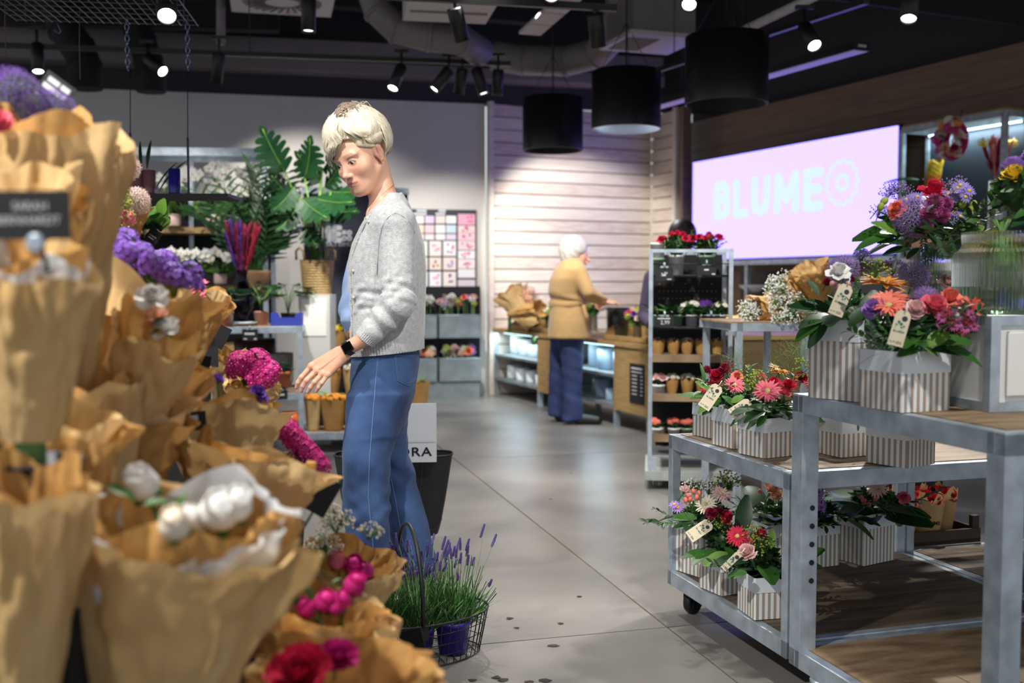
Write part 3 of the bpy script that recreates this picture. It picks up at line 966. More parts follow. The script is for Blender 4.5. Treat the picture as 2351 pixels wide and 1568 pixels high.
for pts, r0 in zip(FING, (0.0092, 0.0094, 0.0090, 0.0080)):
 f_ = None
 for i in range(3):
  d_ = d_cap(fh.P, H3(*pts[i]), H3(*pts[i + 1]), r0 * (1.06, 0.98, 0.92)[i], r0 * (0.98, 0.92, 0.74)[i])
  if f_ is None: f_ = d_
  else:
   h_ = np.clip(0.5 + 0.5 * (f_ - d_) / 0.004, 0, 1)
   f_ = f_ * (1 - h_) + d_ * h_ - 0.004 * h_ * (1 - h_)
 for j in (1,):
  f_ = np.minimum(f_, np.linalg.norm(fh.P - np.array(H3(*pts[j]), np.float32), axis=-1) - r0 * 0.97)
 fh.union(f_, 0.0035)
for (k_, r_) in KN:
 fh.union(np.linalg.norm(fh.P - np.array(H3(k_[0], k_[1], k_[2] - 0.005), np.float32), axis=-1) - r_ * 0.78, 0.010)
TH = [(772, 812, 0.030), (748, 836, 0.048), (734, 852, 0.052), (722, 866, 0.048)]
for i in range(3):
 fh.union(d_cap(fh.P, H3(*TH[i]), H3(*TH[i + 1]), 0.0135 - 0.0015 * i, 0.012 - 0.0015 * i), 0.007)
for vx in ((787, 806, 735, 846), (790, 812, 748, 850)):            # tendons
 fh.union(d_cap(fh.P, H3(vx[0], vx[1], -0.0125), H3(vx[2], vx[3], -0.0055), 0.003, 0.003), 0.006)
V2, F2 = fh.mesh()
V2 = np_smooth(V2, F2, 1, 0.35)
C2 = np.tile(skin * np.array([0.98, 0.93, 0.90], np.float32), (len(V2), 1))
for pts in FING:                                                  # redder finger ends and knuckles, pale nails
 for j, rr in ((3, 0.011), (1, 0.009)):
  q = np.array(H3(*pts[j]), np.float32)
  m_ = (0.55 * np.exp(-(((V2 - q) ** 2).sum(1) / rr ** 2)))[:, None]
  C2 = C2 * (1 - m_) + np.array(srgb(206, 138, 122)[:3], np.float32) * m_
# ---- far arm hidden behind, hand closed on the bag handles; ankles and shoes
FA = lambda px, py, d: W(px, py, YB + d)
ff = Field((xx(860), YB + 0.10, zz(905)), (xx(945), YB + 0.34, zz(770)), 0.0035)
hx = FA(900, 868, 0.225)
ff.D = d_cap(ff.P, FA(915, 775, 0.22), FA(903, 840, 0.225), 0.028, 0.023)
ff.union(d_ell(ff.P, FA(901, 858, 0.225), (0.036, 0.018, 0.036)), 0.012)
for k_ in range(4):
 bx_ = hx + Vector((-0.030 + 0.020 * k_, -0.012, -0.012))
 c_ = hx + Vector((-0.030 + 0.020 * k_, -0.026, -0.040))
 e_ = hx + Vector((-0.030 + 0.020 * k_, 0.004, -0.052))
 ff.union(np.minimum(d_cap(ff.P, bx_, c_, 0.009, 0.009), d_cap(ff.P, c_, e_, 0.009, 0.008)), 0.003)
ff.union(d_cap(ff.P, hx + Vector((-0.03, 0.02, 0.0)), hx + Vector((-0.012, 0.01, -0.046)), 0.010, 0.009), 0.005)
V3, F3 = ff.mesh()
C3 = np.tile(skin, (len(V3), 1))
ankN, ankF = cpt(864, 1335, -0.10), cpt(950, 1318, 0.10)
parts_sk = [(V1, F1), (V2, F2), (V3, F3)]
cols = [C1, C2, C3]
for an in (ankN, ankF):
 fa = Field((an.x - 0.08, an.y - 0.08, 0.03), (an.x + 0.08, an.y + 0.08, 0.30), 0.006)
 fa.D = d_cap(fa.P, (an.x, an.y, 0.14), (an.x - 0.01, an.y, 0.07), 0.036, 0.034)
 Va, Fa = fa.mesh()
 parts_sk.append((Va, Fa)); cols.append(np.tile(skin, (len(Va), 1)))
Vb = np.concatenate([p[0] for p in parts_sk]); Fb = []
_n = 0
for p in parts_sk:
 Fb.append(p[1] + _n); _n += len(p[0])
isl = np.concatenate([np.full(len(f), i) for i, f in enumerate(Fb)])
Fb = np.concatenate(Fb)
cen = Vb[Fb].mean(1)
extraV, extraF, drop = [], [], []
def face_near(i, p):
 k = np.where((isl == i) & ~np.isin(np.arange(len(Fb)), drop))[0]
 return k[np.argmin(((cen[k] - np.array(p, np.float32)) ** 2).sum(1))]
def limb(i, pa, j, pb, via):
 """hidden limb inside the clothes that joins two islands of the skin"""
 fa_, fb_ = face_near(i, pa), face_near(j, pb)
 drop.extend([fa_, fb_])
 rings = [Fb[fa_].tolist()]
 for (c_, r_) in via:
  k0 = len(Vb) + len(extraV)
  for q_ in range(4):
   an_ = pi / 2 * q_
   extraV.append((c_.x + r_ * cos(an_), c_.y + r_ * sin(an_), c_.z))
  rings.append([k0 + q_ for q_ in range(4)])
 rings.append(Fb[fb_].tolist()[::-1])
 for r0_, r1_ in zip(rings[:-1], rings[1:]):
  for q_ in range(4):
   extraF.append((r0_[q_], r0_[(q_ + 1) % 4], r1_[(q_ + 1) % 4], r1_[q_]))
limb(0, cpt(900, 500, -0.12), 1, H3(858, 764), [(cpt(910, 530, -0.155), 0.035), (cpt(914, 690, -0.215), 0.03), (cpt(880, 745, -0.212), 0.025)])
limb(0, cpt(900, 500, 0.12), 2, FA(915, 780, 0.22), [(cpt(912, 530, 0.155), 0.035), (cpt(924, 690, 0.215), 0.03), (cpt(915, 765, 0.22), 0.02)])
limb(0, cpt(885, 498, -0.04), 3, ankN + Vector((0, 0, 0.1)), [(cpt(890, 700, -0.03), 0.09), (cpt(875, 900, -0.08), 0.07), (cpt(848, 1120, -0.098), 0.05), (cpt(857, 1240, -0.108), 0.04)])
limb(0, cpt(885, 498, 0.04), 4, ankF + Vector((0, 0, 0.1)), [(cpt(890, 700, 0.03), 0.09), (cpt(875, 900, 0.08), 0.07), (cpt(900, 1120, 0.095), 0.05), (cpt(932, 1236, 0.10), 0.035)])
Fb = np.concatenate([np.delete(Fb, drop, 0), np.array(extraF)])
Cb = np.concatenate(cols + [np.tile(skin, (len(extraV), 1))])
Vb = np.concatenate([Vb, np.array(extraV, np.float32)])
body = own(bpy.data.objects.new('body', np_mesh('shopper_body', [(Vb, Fb)], SKIN_M, Cb)))
COL.objects.link(body)
for sx in (-1, 1):
 c = Vector((sx * 0.0315, 0.0752, -0.001))
 gz = Vector((-0.10, 1, -0.30)).normalized()
 m = MB().ball((0, 0, 0), 0.0121, 16, 10)
 R_ = gz.to_track_quat('Z', 'Y').to_matrix()
 m.lathe([(0.0074, 0.0099), (0.0036, 0.0119)], n=16, R=R_, mi=1, caps=(False, True))
 m.lathe([(0.0036, 0.01195), (0.001, 0.0123)], n=12, R=R_, mi=2, caps=(False, True))
 o = m.build('eye', [EYEW, IRIS, PUPIL], shopper)
 o.matrix_basis = Matrix.Translation(-OW) @ HM @ Matrix.Translation(c)
m = MB().ball((0, 0, 0), 0.0026, 8, 6)
o = m.build('ear_stud', mat('gold_stud', (214, 180, 120), rough=0.2, metal=0.9), shopper)
o.matrix_basis = Matrix.Translation(-OW) @ HM @ Matrix.Translation((0.0835, 0.002, -0.032))
# ---- hair: under-cap plus swept locks
cap = Field((-0.11, -0.14, -0.10), (0.11, 0.13, 0.17), 0.004)
cap.D = d_ell(cap.P, (0, -0.018, 0.047), (0.0885, 0.1115, 0.101))
X_, Y_, Z_ = cap.P[..., 0], cap.P[..., 1], cap.P[..., 2]
hl = np.where(Y_ > 0.0, 0.050 + 0.30 * np.clip(Y_, 0, 0.2) - 0.5 * np.abs(X_) * (Y_ < 0.06), np.where(Y_ > -0.045, 0.050 - 0.2 * Y_, -0.075))
cap.D = np.maximum(cap.D, hl - Z_)
cap.D = np.maximum(cap.D, -d_ell(cap.P, (0, -0.014, 0.042), (0.070, 0.091, 0.080)))
Vc, Fq = cap.mesh()
Vc = np_smooth(Vc, Fq, 2)
hair_m = MB()
hair_m.V = [tuple(v) for v in Vc.tolist()]; hair_m.F = [tuple(f) for f in Fq.tolist()]
hair_m.MI = [1] * len(Fq); hair_m.SM = [True] * len(Fq)
rg = random.Random(3)
EC, ER = Vector((0, -0.016, 0.046)), Vector((0.083, 0.106, 0.096))
def on_scalp(v, lift):
 q = Vector((v.x / ER.x, v.y / ER.y, v.z / ER.z)).normalized()
 return EC + Vector((q.x * (ER.x + lift), q.y * (ER.y + lift), q.z * (ER.z + lift)))
def lock(a_, b_, w, lift0, lift1, seg=9, mi=0, swirl=0.0, hang=None, twist=0.0):
 """one lock from scalp direction a_ to scalp direction b_, optionally hanging on to a free end"""
 P = []
 for i in range(seg + 1):
  t = i / seg
  v = a_.lerp(b_, t)
  v += Vector((0, 0, 0)) + a_.cross(b_) * (swirl * sin(pi * t))
  P.append(on_scalp(v, lerp(lift0, lift1, t) + 0.012 * sin(pi * min(1, t * 1.1))))
 if hang is not None:
  for k in range(1, 5):
   P.append(P[seg].lerp(hang, k / 4) + Vector((0, 0.006, 0)) * sin(pi * k / 4))
 n = len(P)
 base = len(hair_m.V)
 for i, p in enumerate(P):
  t = i / (n - 1)
  d = (P[min(i + 1, n - 1)] - P[max(i - 1, 0)]).normalized()
  nrm = (p - EC).normalized()
  s_ = d.cross(nrm).normalized()
  ww = w * (0.55 + 0.45 * sin(pi * min(1, t * 1.15 + 0.12))) * (1 - 0.93 * max(0, (t - 0.55) / 0.45) ** 1.3)
  hair_m.V += [tuple(p + s_ * ww - nrm * 0.0025), tuple(p + nrm * 0.0022), tuple(p - s_ * ww - nrm * 0.0025)]
 for i in range(n - 1):
  q = base + i * 3
  for f in ((q, q + 1, q + 4, q + 3), (q + 1, q + 2, q + 5, q + 4)):
   hair_m.F.append(f); hair_m.MI.append(mi); hair_m.SM.append(True)
part_a, part_b = Vector((0.026, 0.030, 0.128)), Vector((0.016, -0.050, 0.118))
for i in range(380):          # fringe swept over the forehead to her right
 u = rg.random()
 s_ = part_a.lerp(part_b, (1 - u) * 0.6 + rg.gauss(0, .04)) - EC + Vector((rg.gauss(0, .003), 0.006 * u + rg.gauss(0, .003), 0))
 ex = lerp(-0.078, 0.034, u)
 e_ = Vector((ex, 0.100 - 0.26 * abs(ex + 0.005), 0.070 - 0.020 * (0.5 - u) + rg.gauss(0, .003))) - EC
 hg = on_scalp(e_, 0.002) + Vector((-0.020 - 0.026 * u + rg.gauss(0, .003), 0.010 - 0.008 * u, -0.044 + 0.018 * u + rg.gauss(0, .004)))
 lock(s_, e_, rg.uniform(0.0018, 0.0042), 0.012 + 0.006 * rg.random(), 0.006 + 0.008 * rg.random(), mi=0 if rg.random() < 0.82 else 1, swirl=rg.gauss(2.2, 0.5), hang=hg)
for i in range(110):          # short layer over the forehead beside the parting
 s_ = part_a.lerp(part_b, rg.random() * 0.4) - EC + Vector((rg.gauss(0.002, .005), rg.gauss(0.004, .006), 0))
 e_ = Vector((rg.uniform(-0.03, 0.060), rg.uniform(0.066, 0.086), rg.uniform(0.078, 0.092))) - EC
 lock(s_, e_, rg.uniform(0.003, 0.005), 0.010, 0.005, seg=6, mi=0 if rg.random() < 0.8 else 1, swirl=rg.gauss(1.0, 0.5))
for i in range(200):          # combed from the parting back over the near temple
 u = rg.random()
 s_ = part_a - EC + Vector((0.004 + rg.gauss(0, .003), rg.uniform(-0.03, 0.014), 0))
 e_ = Vector((lerp(0.062, 0.086, u), lerp(0.064, 0.006, u) + rg.gauss(0, .004), lerp(0.070, 0.046, u) + rg.gauss(0, .004))) - EC
 e2 = e_ + Vector((0.010, -0.030, -0.014))
 lock(s_, e2.lerp(e_, rg.random() * 0.6), rg.uniform(0.0018, 0.0040), 0.012, 0.002 + 0.003 * rg.random(), mi=0 if rg.random() < 0.8 else 1, swirl=rg.gauss(1.6, 0.5))
for i in range(230):          # top to her right side
 t = rg.random()
 s_ = part_a.lerp(part_b, t + rg.gauss(0, .05)) - EC
 e_ = Vector((-0.092, lerp(0.075, -0.09, t) + rg.gauss(0, .012), rg.uniform(-0.01, 0.06))) - EC
 lock(s_, e_, rg.uniform(0.003, 0.006), 0.013, rg.uniform(0.003, 0.010), mi=0 if rg.random() < 0.8 else 1, swirl=rg.gauss(0, .8))
for i in range(420):          # her left side, combed back over the ear, and the crown
 t = rg.random()
 s_ = part_a.lerp(part_b, t * 1.1 - 0.12) - EC + Vector((0.004, 0, 0))
 r_ = rg.random()
 if r_ < 0.30:
  e_ = Vector((0.088, lerp(0.030, -0.040, t) + rg.gauss(0, .008), rg.uniform(0.030, 0.044))) - EC
 elif r_ < 0.48:
  e_ = Vector((0.074, rg.uniform(0.022, 0.052), rg.uniform(0.036, 0.058))) - EC
 else:
  e_ = Vector((lerp(0.085, -0.02, t) + rg.gauss(0, .01), -0.10, rg.uniform(-0.055, 0.03))) - EC
 lock(s_, e_, rg.uniform(0.0028, 0.0058), 0.013, rg.uniform(0.001, 0.005), mi=0 if rg.random() < 0.78 else 1, swirl=rg.gauss(-2.2, 0.8))
for i in range(160):           # back of the head and nape
 s_ = part_b - EC + Vector((rg.gauss(0, .02), rg.gauss(-0.01, .01), 0))
 e_ = Vector((rg.uniform(-0.07, 0.07), -0.088, rg.uniform(-0.085, -0.03))) - EC
 lock(s_, e_, rg.uniform(0.004, 0.008), 0.012, rg.uniform(-0.004, 0.002), mi=0 if rg.random() < 0.7 else 1, swirl=rg.gauss(0, 2))
for i in range(110):           # short hair in front of and behind the ear
 y0 = rg.uniform(-0.085, 0.046)
 s_ = Vector((0.082, y0, 0.06)) - EC
 e_ = Vector((0.080, y0 - 0.030, rg.uniform(0.010, 0.030) if y0 > -0.03 else rg.uniform(-0.07, -0.02))) - EC
 lock(s_, e_, rg.uniform(0.002, 0.005), 0.003, -0.003, seg=5, mi=1 if rg.random() < 0.6 else 0)
for i in range(26):           # darker roots at the parting
 s_ = part_a.lerp(part_b, rg.random() * 0.7) - EC
 e_ = s_ + Vector((rg.gauss(0.004, .018), rg.gauss(0, .012), -0.004))
 lock(s_, e_, 0.0022, 0.0265, 0.026, seg=3, mi=2)
for i in range(34):           # loose flyaway hairs
 s_ = part_a.lerp(part_b, rg.random()) - EC
 e_ = s_ + Vector((rg.gauss(0, .05), rg.gauss(0, .05), 0.0))
 P = [on_scalp(s_.lerp(e_, t), 0.016 + 0.020 * sin(pi * t) * rg.random() + 0.006 * t) for t in (0, .25, .5, .75, 1)]
 hair_m.tube(P, 0.0006, 3, mi=0, caps=False)
o = hair_m.build('hair', [HAIR1, HAIR2, HAIR3], shopper)
o.matrix_basis = Matrix.Translation(-OW) @ HM
# ---- cardigan
fc = Field((xx(770), YB - 0.32, zz(830)), (xx(1000), YB + 0.34, zz(428)), 0.0045)
P = fc.P
def prof(rows, cy=0.0):
 """rows of (py, left px, right px, half width in depth)"""
 return [(zz(y), xx((l + r) / 2), YB + cy, (r - l) / 2 * KB, w) for (y, l, r, w) in rows]
tor = d_loft(P, prof([(803, 803, 970, 0.175), (770, 801, 976, 0.180), (720, 799, 978, 0.182), (660, 796, 979, 0.182), (610, 798, 978, 0.184),
      (560, 812, 974, 0.190), (520, 832, 963, 0.188), (490, 850, 950, 0.165), (468, 872, 941, 0.115), (446, 893, 928, 0.085)]), power=2.25)
fc.D = tor
for (py_, rr) in ((540, 0.05),):
 pass
SH, EL, CF = cpt(912, 522, -0.150), cpt(914, 694, -0.218), cpt(851, 764, -0.210)
fc.union(d_ell(P, cpt(905, 508, -0.140), (0.068, 0.075, 0.062)), 0.05)
fc.union(d_cap(P, SH, EL, 0.064, 0.060), 0.028)
ax1 = np.array(EL - SH, np.float32); L1 = np.linalg.norm(ax1)
ax2 = np.array(CF - EL, np.float32); L2 = np.linalg.norm(ax2)
fore = d_cap(P, EL, CF, 0.060, 0.043)
t2 = ((P - np.array(EL, np.float32)) @ ax2) / (L2 * L2)
sd = ((P - np.array(EL, np.float32)) @ np.array((0.62, 0.1, 0.78), np.float32))
fore = fore - 0.0055 * np.sin(t2 * 19.0 + sd * 26) * np.clip(1.2 - np.abs(t2 - 0.3) * 1.1, 0, 1)
fc.union(fore, 0.012)
t1 = ((P - np.array(SH, np.float32)) @ ax1) / (L1 * L1)
near = np.exp(-((P[..., 1] - (YB - 0.21)) / 0.10) ** 2)
sl = np.clip((t1 - 0.62) / 0.16, 0, 1) * np.clip((1.12 - t1) / 0.1, 0, 1) * near
fc.D = fc.D - (0.0045 * np.sin(t1 * 31 + (P[..., 0] - SH.x) * 34 + 2.0 * np.sin((P[..., 0] - SH.x) * 40)) + 0.002 * np.sin(t1 * 60 - (P[..., 0] - SH.x) * 50)) * sl
SHf, ELf, CFf = cpt(912, 522, 0.150), cpt(925, 690, 0.215), cpt(914, 780, 0.222)
fc.union(np.minimum(d_cap(P, SHf, ELf, 0.062, 0.054), d_cap(P, ELf, CFf, 0.054, 0.040)), 0.03)
fc.D = fc.D - 0.004 * np.sin((P[..., 0] * 26 + P[..., 2] * 7)) * np.clip((zz(560) - P[..., 2]) / 0.12, 0, 1) * (1 - near)
nA, nB = cpt(836, 506, 0), cpt(922, 446, 0)
nl_ = (nB - nA).normalized()
nN = Vector((-nl_.z, 0, nl_.x))
pl = (P - np.array((nA + nB) / 2, np.float32)) @ np.array(nN, np.float32)
fc.cut(np.maximum(d_cap(P, (nA + nB) / 2 - nN * 0.1 + nl_ * 0.004, (nA + nB) / 2 + nN * 0.2 + nl_ * 0.004, 0.078, 0.078), -pl), 0.006)
fc.cut(d_cap(P, sk, cpt(884, 486, 0.0), 0.058, 0.064), 0.008)
fr = d_loft(P, prof([(830, 700, 803, 0.11), (745, 700, 803, 0.11), (640, 700, 802, 0.085), (560, 700, 818, 0.05), (505, 700, 846, 0.022), (480, 700, 850, 0.02)], cy=-0.03))
fc.cut(fr, 0.008)
fc.cut(d_cap(P, CF, CF + (CF - EL) * 0.5, 0.031, 0.05), 0.005)
V4, F4 = fc.mesh()
V4 = np_smooth(V4, F4, 1, 0.4)
cardigan = bpy.data.objects.new('cardigan', np_mesh('cardigan', [(V4, F4)], WOOL))
COL.objects.link(cardigan); own(cardigan)
def rib_tube(name, c0, c1, rx0, rx1, ry0, ry1, n, M=None, amp=0.0022, mat_=WOOL_RIB):
 """ribbed knit band"""
 def fn(u, v):
  an = 2 * pi * u
  k = amp * (1 if int(round(u * n * 4)) % 4 < 2 else -1)
  r0, r1 = lerp(rx0, rx1, v) + k, lerp(ry0, ry1, v) + k
  return (cos(an) * r0, sin(an) * r1, lerp(c0, c1, v))
 m = MB().grid(fn, n * 4, 5, closed=True)
 return m
zb, zt_ = zz(808), zz(772)
m = rib_tube('hem', zb, zt_, 0.139, 0.144, 0.180, 0.186, 84)
hem = m.build('ribbed_hem', WOOL_RIB, cardigan)
hem.location = (xx(887), YB, 0.0); hem.rotation_euler = (0, 0, 0)
hem.rotation_euler = (0, radians(-5.5), 0)
hem.location = Vector((xx(887), YB, 0)) + Vector((0, 0, zb)) - (Euler((0, radians(-5.5), 0)).to_matrix() @ Vector((0, 0, zb)))
m = rib_tube('cuff', -0.012, 0.036, 0.0385, 0.0445, 0.0385, 0.0445, 34, amp=0.0014)
cuff = m.build('ribbed_cuff', WOOL_RIB, cardigan)
cuff.location = CF + (CF - EL).normalized() * 0.020
cuff.rotation_euler = aim(EL - CF)
bv = BVHTree.FromPolygons(V4.tolist(), F4.tolist())
def proj(bvh, px, py, off=0.001):
 r = ray(px, py).normalized()
 h = bvh.ray_cast(Vector((0, 0, HC)), r)
 if h[0] is None: return W(px, py, YB - 0.1)
 return h[0] - r * off
band = [proj(bv, x_, y_, 0.003) for x_, y_ in ((850, 493), (840, 512), (828, 535), (819, 558), (809, 585), (805, 620), (805, 660), (806, 700), (808, 745), (810, 790))]
own(MB().tube(band, 0.0058, 8, flat=0.7).build('button_band', WOOL_RIB, cardigan)).parent = cardigan
cardigan_children = [c for c in cardigan.children]
bandc = cardigan.children[-1]
for c in cardigan.children:
 if c.name.startswith('button_band'): c.location = (0, 0, 0)
for x_, y_ in ((842, 509), (806, 622), (807, 683), (838, 500)):
 p = proj(bv, x_ + 4, y_, 0.006)
 MB().lathe([(0.001, -0.002), (0.0055, -0.002), (0.006, 0.001), (0.001, 0.0018)], n=14, R=Vector((-0.4, -1, 0.2)).to_track_quat('Z', 'Y').to_matrix()).build('button', mat('pearl_button', (196, 188, 184), rough=0.25), cardigan, p)
seam = [proj(bv, x_, y_, 0.0005) for x_, y_ in ((908, 489), (890, 500), (878, 520), (871, 552), (868, 590), (866, 630))]
MB().tube(seam, 0.0018, 6).build('armhole_seam', mat('wool_seam', (146, 150, 156), rough=0.95), cardigan)
seam = [proj(bv, x_, y_, 0.0005) for x_, y_ in ((908, 489), (925, 497), (942, 512), (952, 535))]
MB().tube(seam, 0.0016, 6).build('armhole_seam', MATS['wool_seam'], cardigan)
nk = []
for k in range(25):
 an = 2 * pi * k / 24
 nk.append((nA + nB) / 2 + nl_ * (cos(an) * 0.080 + 0.004) + Vector((0, sin(an) * 0.079, 0)) - nN * (0.012 * sin(an) ** 2))
MB().tube(nk, 0.0058, 8, flat=1.3).build('neckband', WOOL_RIB, cardigan)
# ---- blue shirt, belt
fs = Field((xx(768), YB - 0.16, zz(800)), (xx(905), YB + 0.16, zz(490)), 0.005)
fs.D = d_loft(fs.P, prof([(790, 800, 890, 0.10), (752, 792, 890, 0.115), (735, 781, 890, 0.125), (718, 778, 890, 0.125), (690, 783, 890, 0.12), (640, 790, 890, 0.12),
       (600, 800, 900, 0.12), (560, 816, 900, 0.11), (530, 830, 905, 0.09), (505, 846, 905, 0.07)]))
fs.D -= 0.004 * np.sin(fs.P[..., 2] * 70 + fs.P[..., 1] * 40) * np.clip((zz(640) - fs.P[..., 2]) / 0.1, 0, 1)
V5, F5 = fs.mesh()
o = bpy.data.objects.new('shirt', np_mesh('shirt', [(V5, F5)], SHIRT)); COL.objects.link(o); own(o)
fbelt = MB().lathe([(0.134, -0.021), (0.138, -0.018), (0.138, 0.018), (0.134, 0.021)], n=48, caps=(False, False), sy=1.05)
LEO = mat('leopard_belt', (176, 128, 84), rough=0.6, rgb2=(52, 36, 26), scale=70, detail=1)
o = fbelt.build('belt', LEO, shopper); o.location = Vector((xx(878), YB, zz(762))) - OW
# ---- jeans
fj = Field((xx(775), YB - 0.25, zz(1352)), (xx(1005), YB + 0.27, zz(780)), 0.0055)
P = fj.P
hip = d_loft(P, prof([(985, 812, 922, 0.16), (950, 803, 936, 0.168), (910, 802, 948, 0.172), (870, 804, 956, 0.172), (830, 807, 962, 0.165), (790, 812, 962, 0.155)]), power=2.2)
fj.D = hip
near_leg = [(zz(y), xx((l + r) / 2), YB + cy, (r - l) / 2 * KB, w) for (y, l, r, w, cy) in
   [(1345, 812, 914, 0.080, -0.115), (1250, 806, 904, 0.084, -0.108), (1180, 797, 899, 0.084, -0.10), (1110, 790, 898, 0.086, -0.095), (1040, 793, 903, 0.090, -0.09), (970, 798, 920, 0.094, -0.085), (900, 803, 940, 0.094, -0.078)]]
far_leg = [(zz(y), xx((l + r) / 2), YB + cy, (r - l) / 2 * KB, w) for (y, l, r, w, cy) in
   [(1310, 902, 998, 0.078, 0.105), (1240, 884, 981, 0.082, 0.10), (1160, 862, 961, 0.084, 0.095), (1080, 842, 939, 0.086, 0.09), (1030, 828, 929, 0.090, 0.088), (970, 815, 928, 0.094, 0.085), (900, 806, 948, 0.094, 0.078)]]
dn, df = d_loft(P, near_leg), d_loft(P, far_leg)
Z_, X_ = P[..., 2], P[..., 0]
fold = lambda ph, k1, k2: np.sin(Z_ * k1 + X_ * k2 + ph)
kn = np.exp(-((Z_ - zz(1170)) / 0.16) ** 2)
dn = dn - kn * (0.0022 * fold(0.3, 92, 34) * (0.4 + np.sin(X_ * 46 + Z_ * 9)) + 0.0028 * fold(1.7, 61, -70) * np.sin(Z_ * 23 + 1)) - 0.003 * fold(0.4, 24, 60) * np.clip((zz(930) - Z_) / 0.1, 0, 1)
df = df - np.exp(-((Z_ - zz(1060)) / 0.14) ** 2) * 0.0045 * fold(1.1, 70, 60) - 0.002 * fold(2.4, 40, 30)
fj.union(dn, 0.03)
fj.union(df, 0.012)
fj.D -= 0.003 * np.sin(X_ * 60 + Z_ * 30) * np.exp(-((Z_ - zz(880)) / 0.05) ** 2) * np.clip((xx(850) - X_) / 0.08, 0, 1)
fj.cut(d_loft(P, [(zz(y) , c_[1], c_[2], c_[3] - 0.006, c_[4] - 0.006) for y, c_ in ((1360, near_leg[0]), (1328, near_leg[0]))], zcap=True), 0.004)
V6, F6 = fj.mesh()
V6 = np_smooth(V6, F6, 1, 0.4)
jeans = bpy.data.objects.new('jeans', np_mesh('jeans', [(V6, F6)], DENIM)); COL.objects.link(jeans); own(jeans)
bj = BVHTree.FromPolygons(V6.tolist(), F6.tolist())
def densify(pts, n=6):
 out = []
 for (x0, y0), (x1, y1) in zip(pts[:-1], pts[1:]):
  for i in range(n): out.append((lerp(x0, x1, i / n), lerp(y0, y1, i / n)))
 return out + [pts[-1]]
for nm, pts, r_, m_ in (('side_seam', [(868, 818), (862, 880), (856, 960), (848, 1060), (846, 1140), (851, 1200), (856, 1245), (860, 1320)], 0.0018, STITCH),
      ('inseam', [(898, 1100), (910, 1160), (922, 1230), (935, 1290)], 0.0016, STITCH)):
 MB().tube([proj(bj, x_, y_, 0.0003) for x_, y_ in densify(pts, 8)], r_, 6).build(nm, m_, jeans)
pk = [(907, 816), (913, 874), (938, 886), (957, 868), (960, 816)]
quad = densify(pk + [pk[0]], 5)
pc = proj(bj, 935, 850, 0.002)
pv = [proj(bj, x_, y_, 0.0022) for x_, y_ in quad]
MB().add([pc] + pv, [(0, i, i + 1) for i in range(1, len(pv))], 0, True).build('back_pocket', DENIM, jeans)
MB().tube(pv, 0.0013, 6, caps=False).build('pocket_stitching', STITCH, jeans)
MB().tube([proj(bj, lerp(933, x_, 0.88), lerp(848, y_, 0.88), 0.0026) for x_, y_ in densify(pk, 5)], 0.0008, 5).build('pocket_stitching', STITCH, jeans)
SHOE = mat('tan_leather', (120, 86, 60), rough=0.5)
for an in (ankN, ankF):
 fz = Field((an.x - 0.24, an.y - 0.07, -0.005), (an.x + 0.10, an.y + 0.07, 0.13), 0.006)
 fz.D = d_cap(fz.P, (an.x + 0.02, an.y, 0.045), (an.x - 0.15, an.y, 0.033), 0.045, 0.034)
 fz.union(d_cap(fz.P, (an.x, an.y, 0.09), (an.x - 0.02, an.y, 0.04), 0.038, 0.045), 0.03)
 fz.D = np.maximum(fz.D, 0.001 - fz.P[..., 2])
 Vz, Fz = fz.mesh()
 o = bpy.data.objects.new('shoe', np_mesh('shoe', [(Vz, Fz)], SHOE)); COL.objects.link(o); own(o)
# ---- watch
wc = H3(797.5, 798.5, -0.0265)
axw = (H3(832, 779) - H3(794, 803)).normalized()
nrm = Vector((-0.28, -0.90, 0.33)); nrm = (nrm - axw * nrm.dot(axw)).normalized()
R_ = Matrix((axw, nrm.cross(axw), nrm)).transposed()
wat = thing('smartwatch', 'black square smartwatch on the blonde shopper\'s wrist', 'watch', wc)
m = MB().box((0, 0, 0), (0.040, 0.040, 0.010), R_)
m.build('watch_case', mat('black_glass', (12, 12, 14), rough=0.12), wat, bevel=0.008)
MB().box(nrm * 0.0052, (0.031, 0.031, 0.0012), R_).build('watch_screen', mat('watch_screen', (6, 6, 8), rough=0.05), wat, bevel=0.003)
m = MB()
cw_ = H3(799.5, 800, 0.0) - wc
def bandf(u, v):
 an = 2 * pi * u
 e = nrm.cross(axw)
 return cw_ + axw * (0.022 * (v - 0.5)) + nrm * (cos(an) * 0.0272) + e * (sin(an) * 0.0272)
m.grid(bandf, 40, 3, closed=True)
m.build('strap', mat('black_rubber', (30, 31, 34), rough=0.45), wat)
nl = [cpt(846, 486, -0.055), cpt(852, 474, -0.085), cpt(866, 458, -0.097), cpt(882, 443, -0.086), cpt(900, 428, -0.055), cpt(905, 424, 0)]
o = MB().tube([HM.inverted() @ p for p in nl], 0.0007, 5).build('necklace', MATS['gold_stud'], shopper)
o.matrix_basis = Matrix.Translation(-OW) @ HM
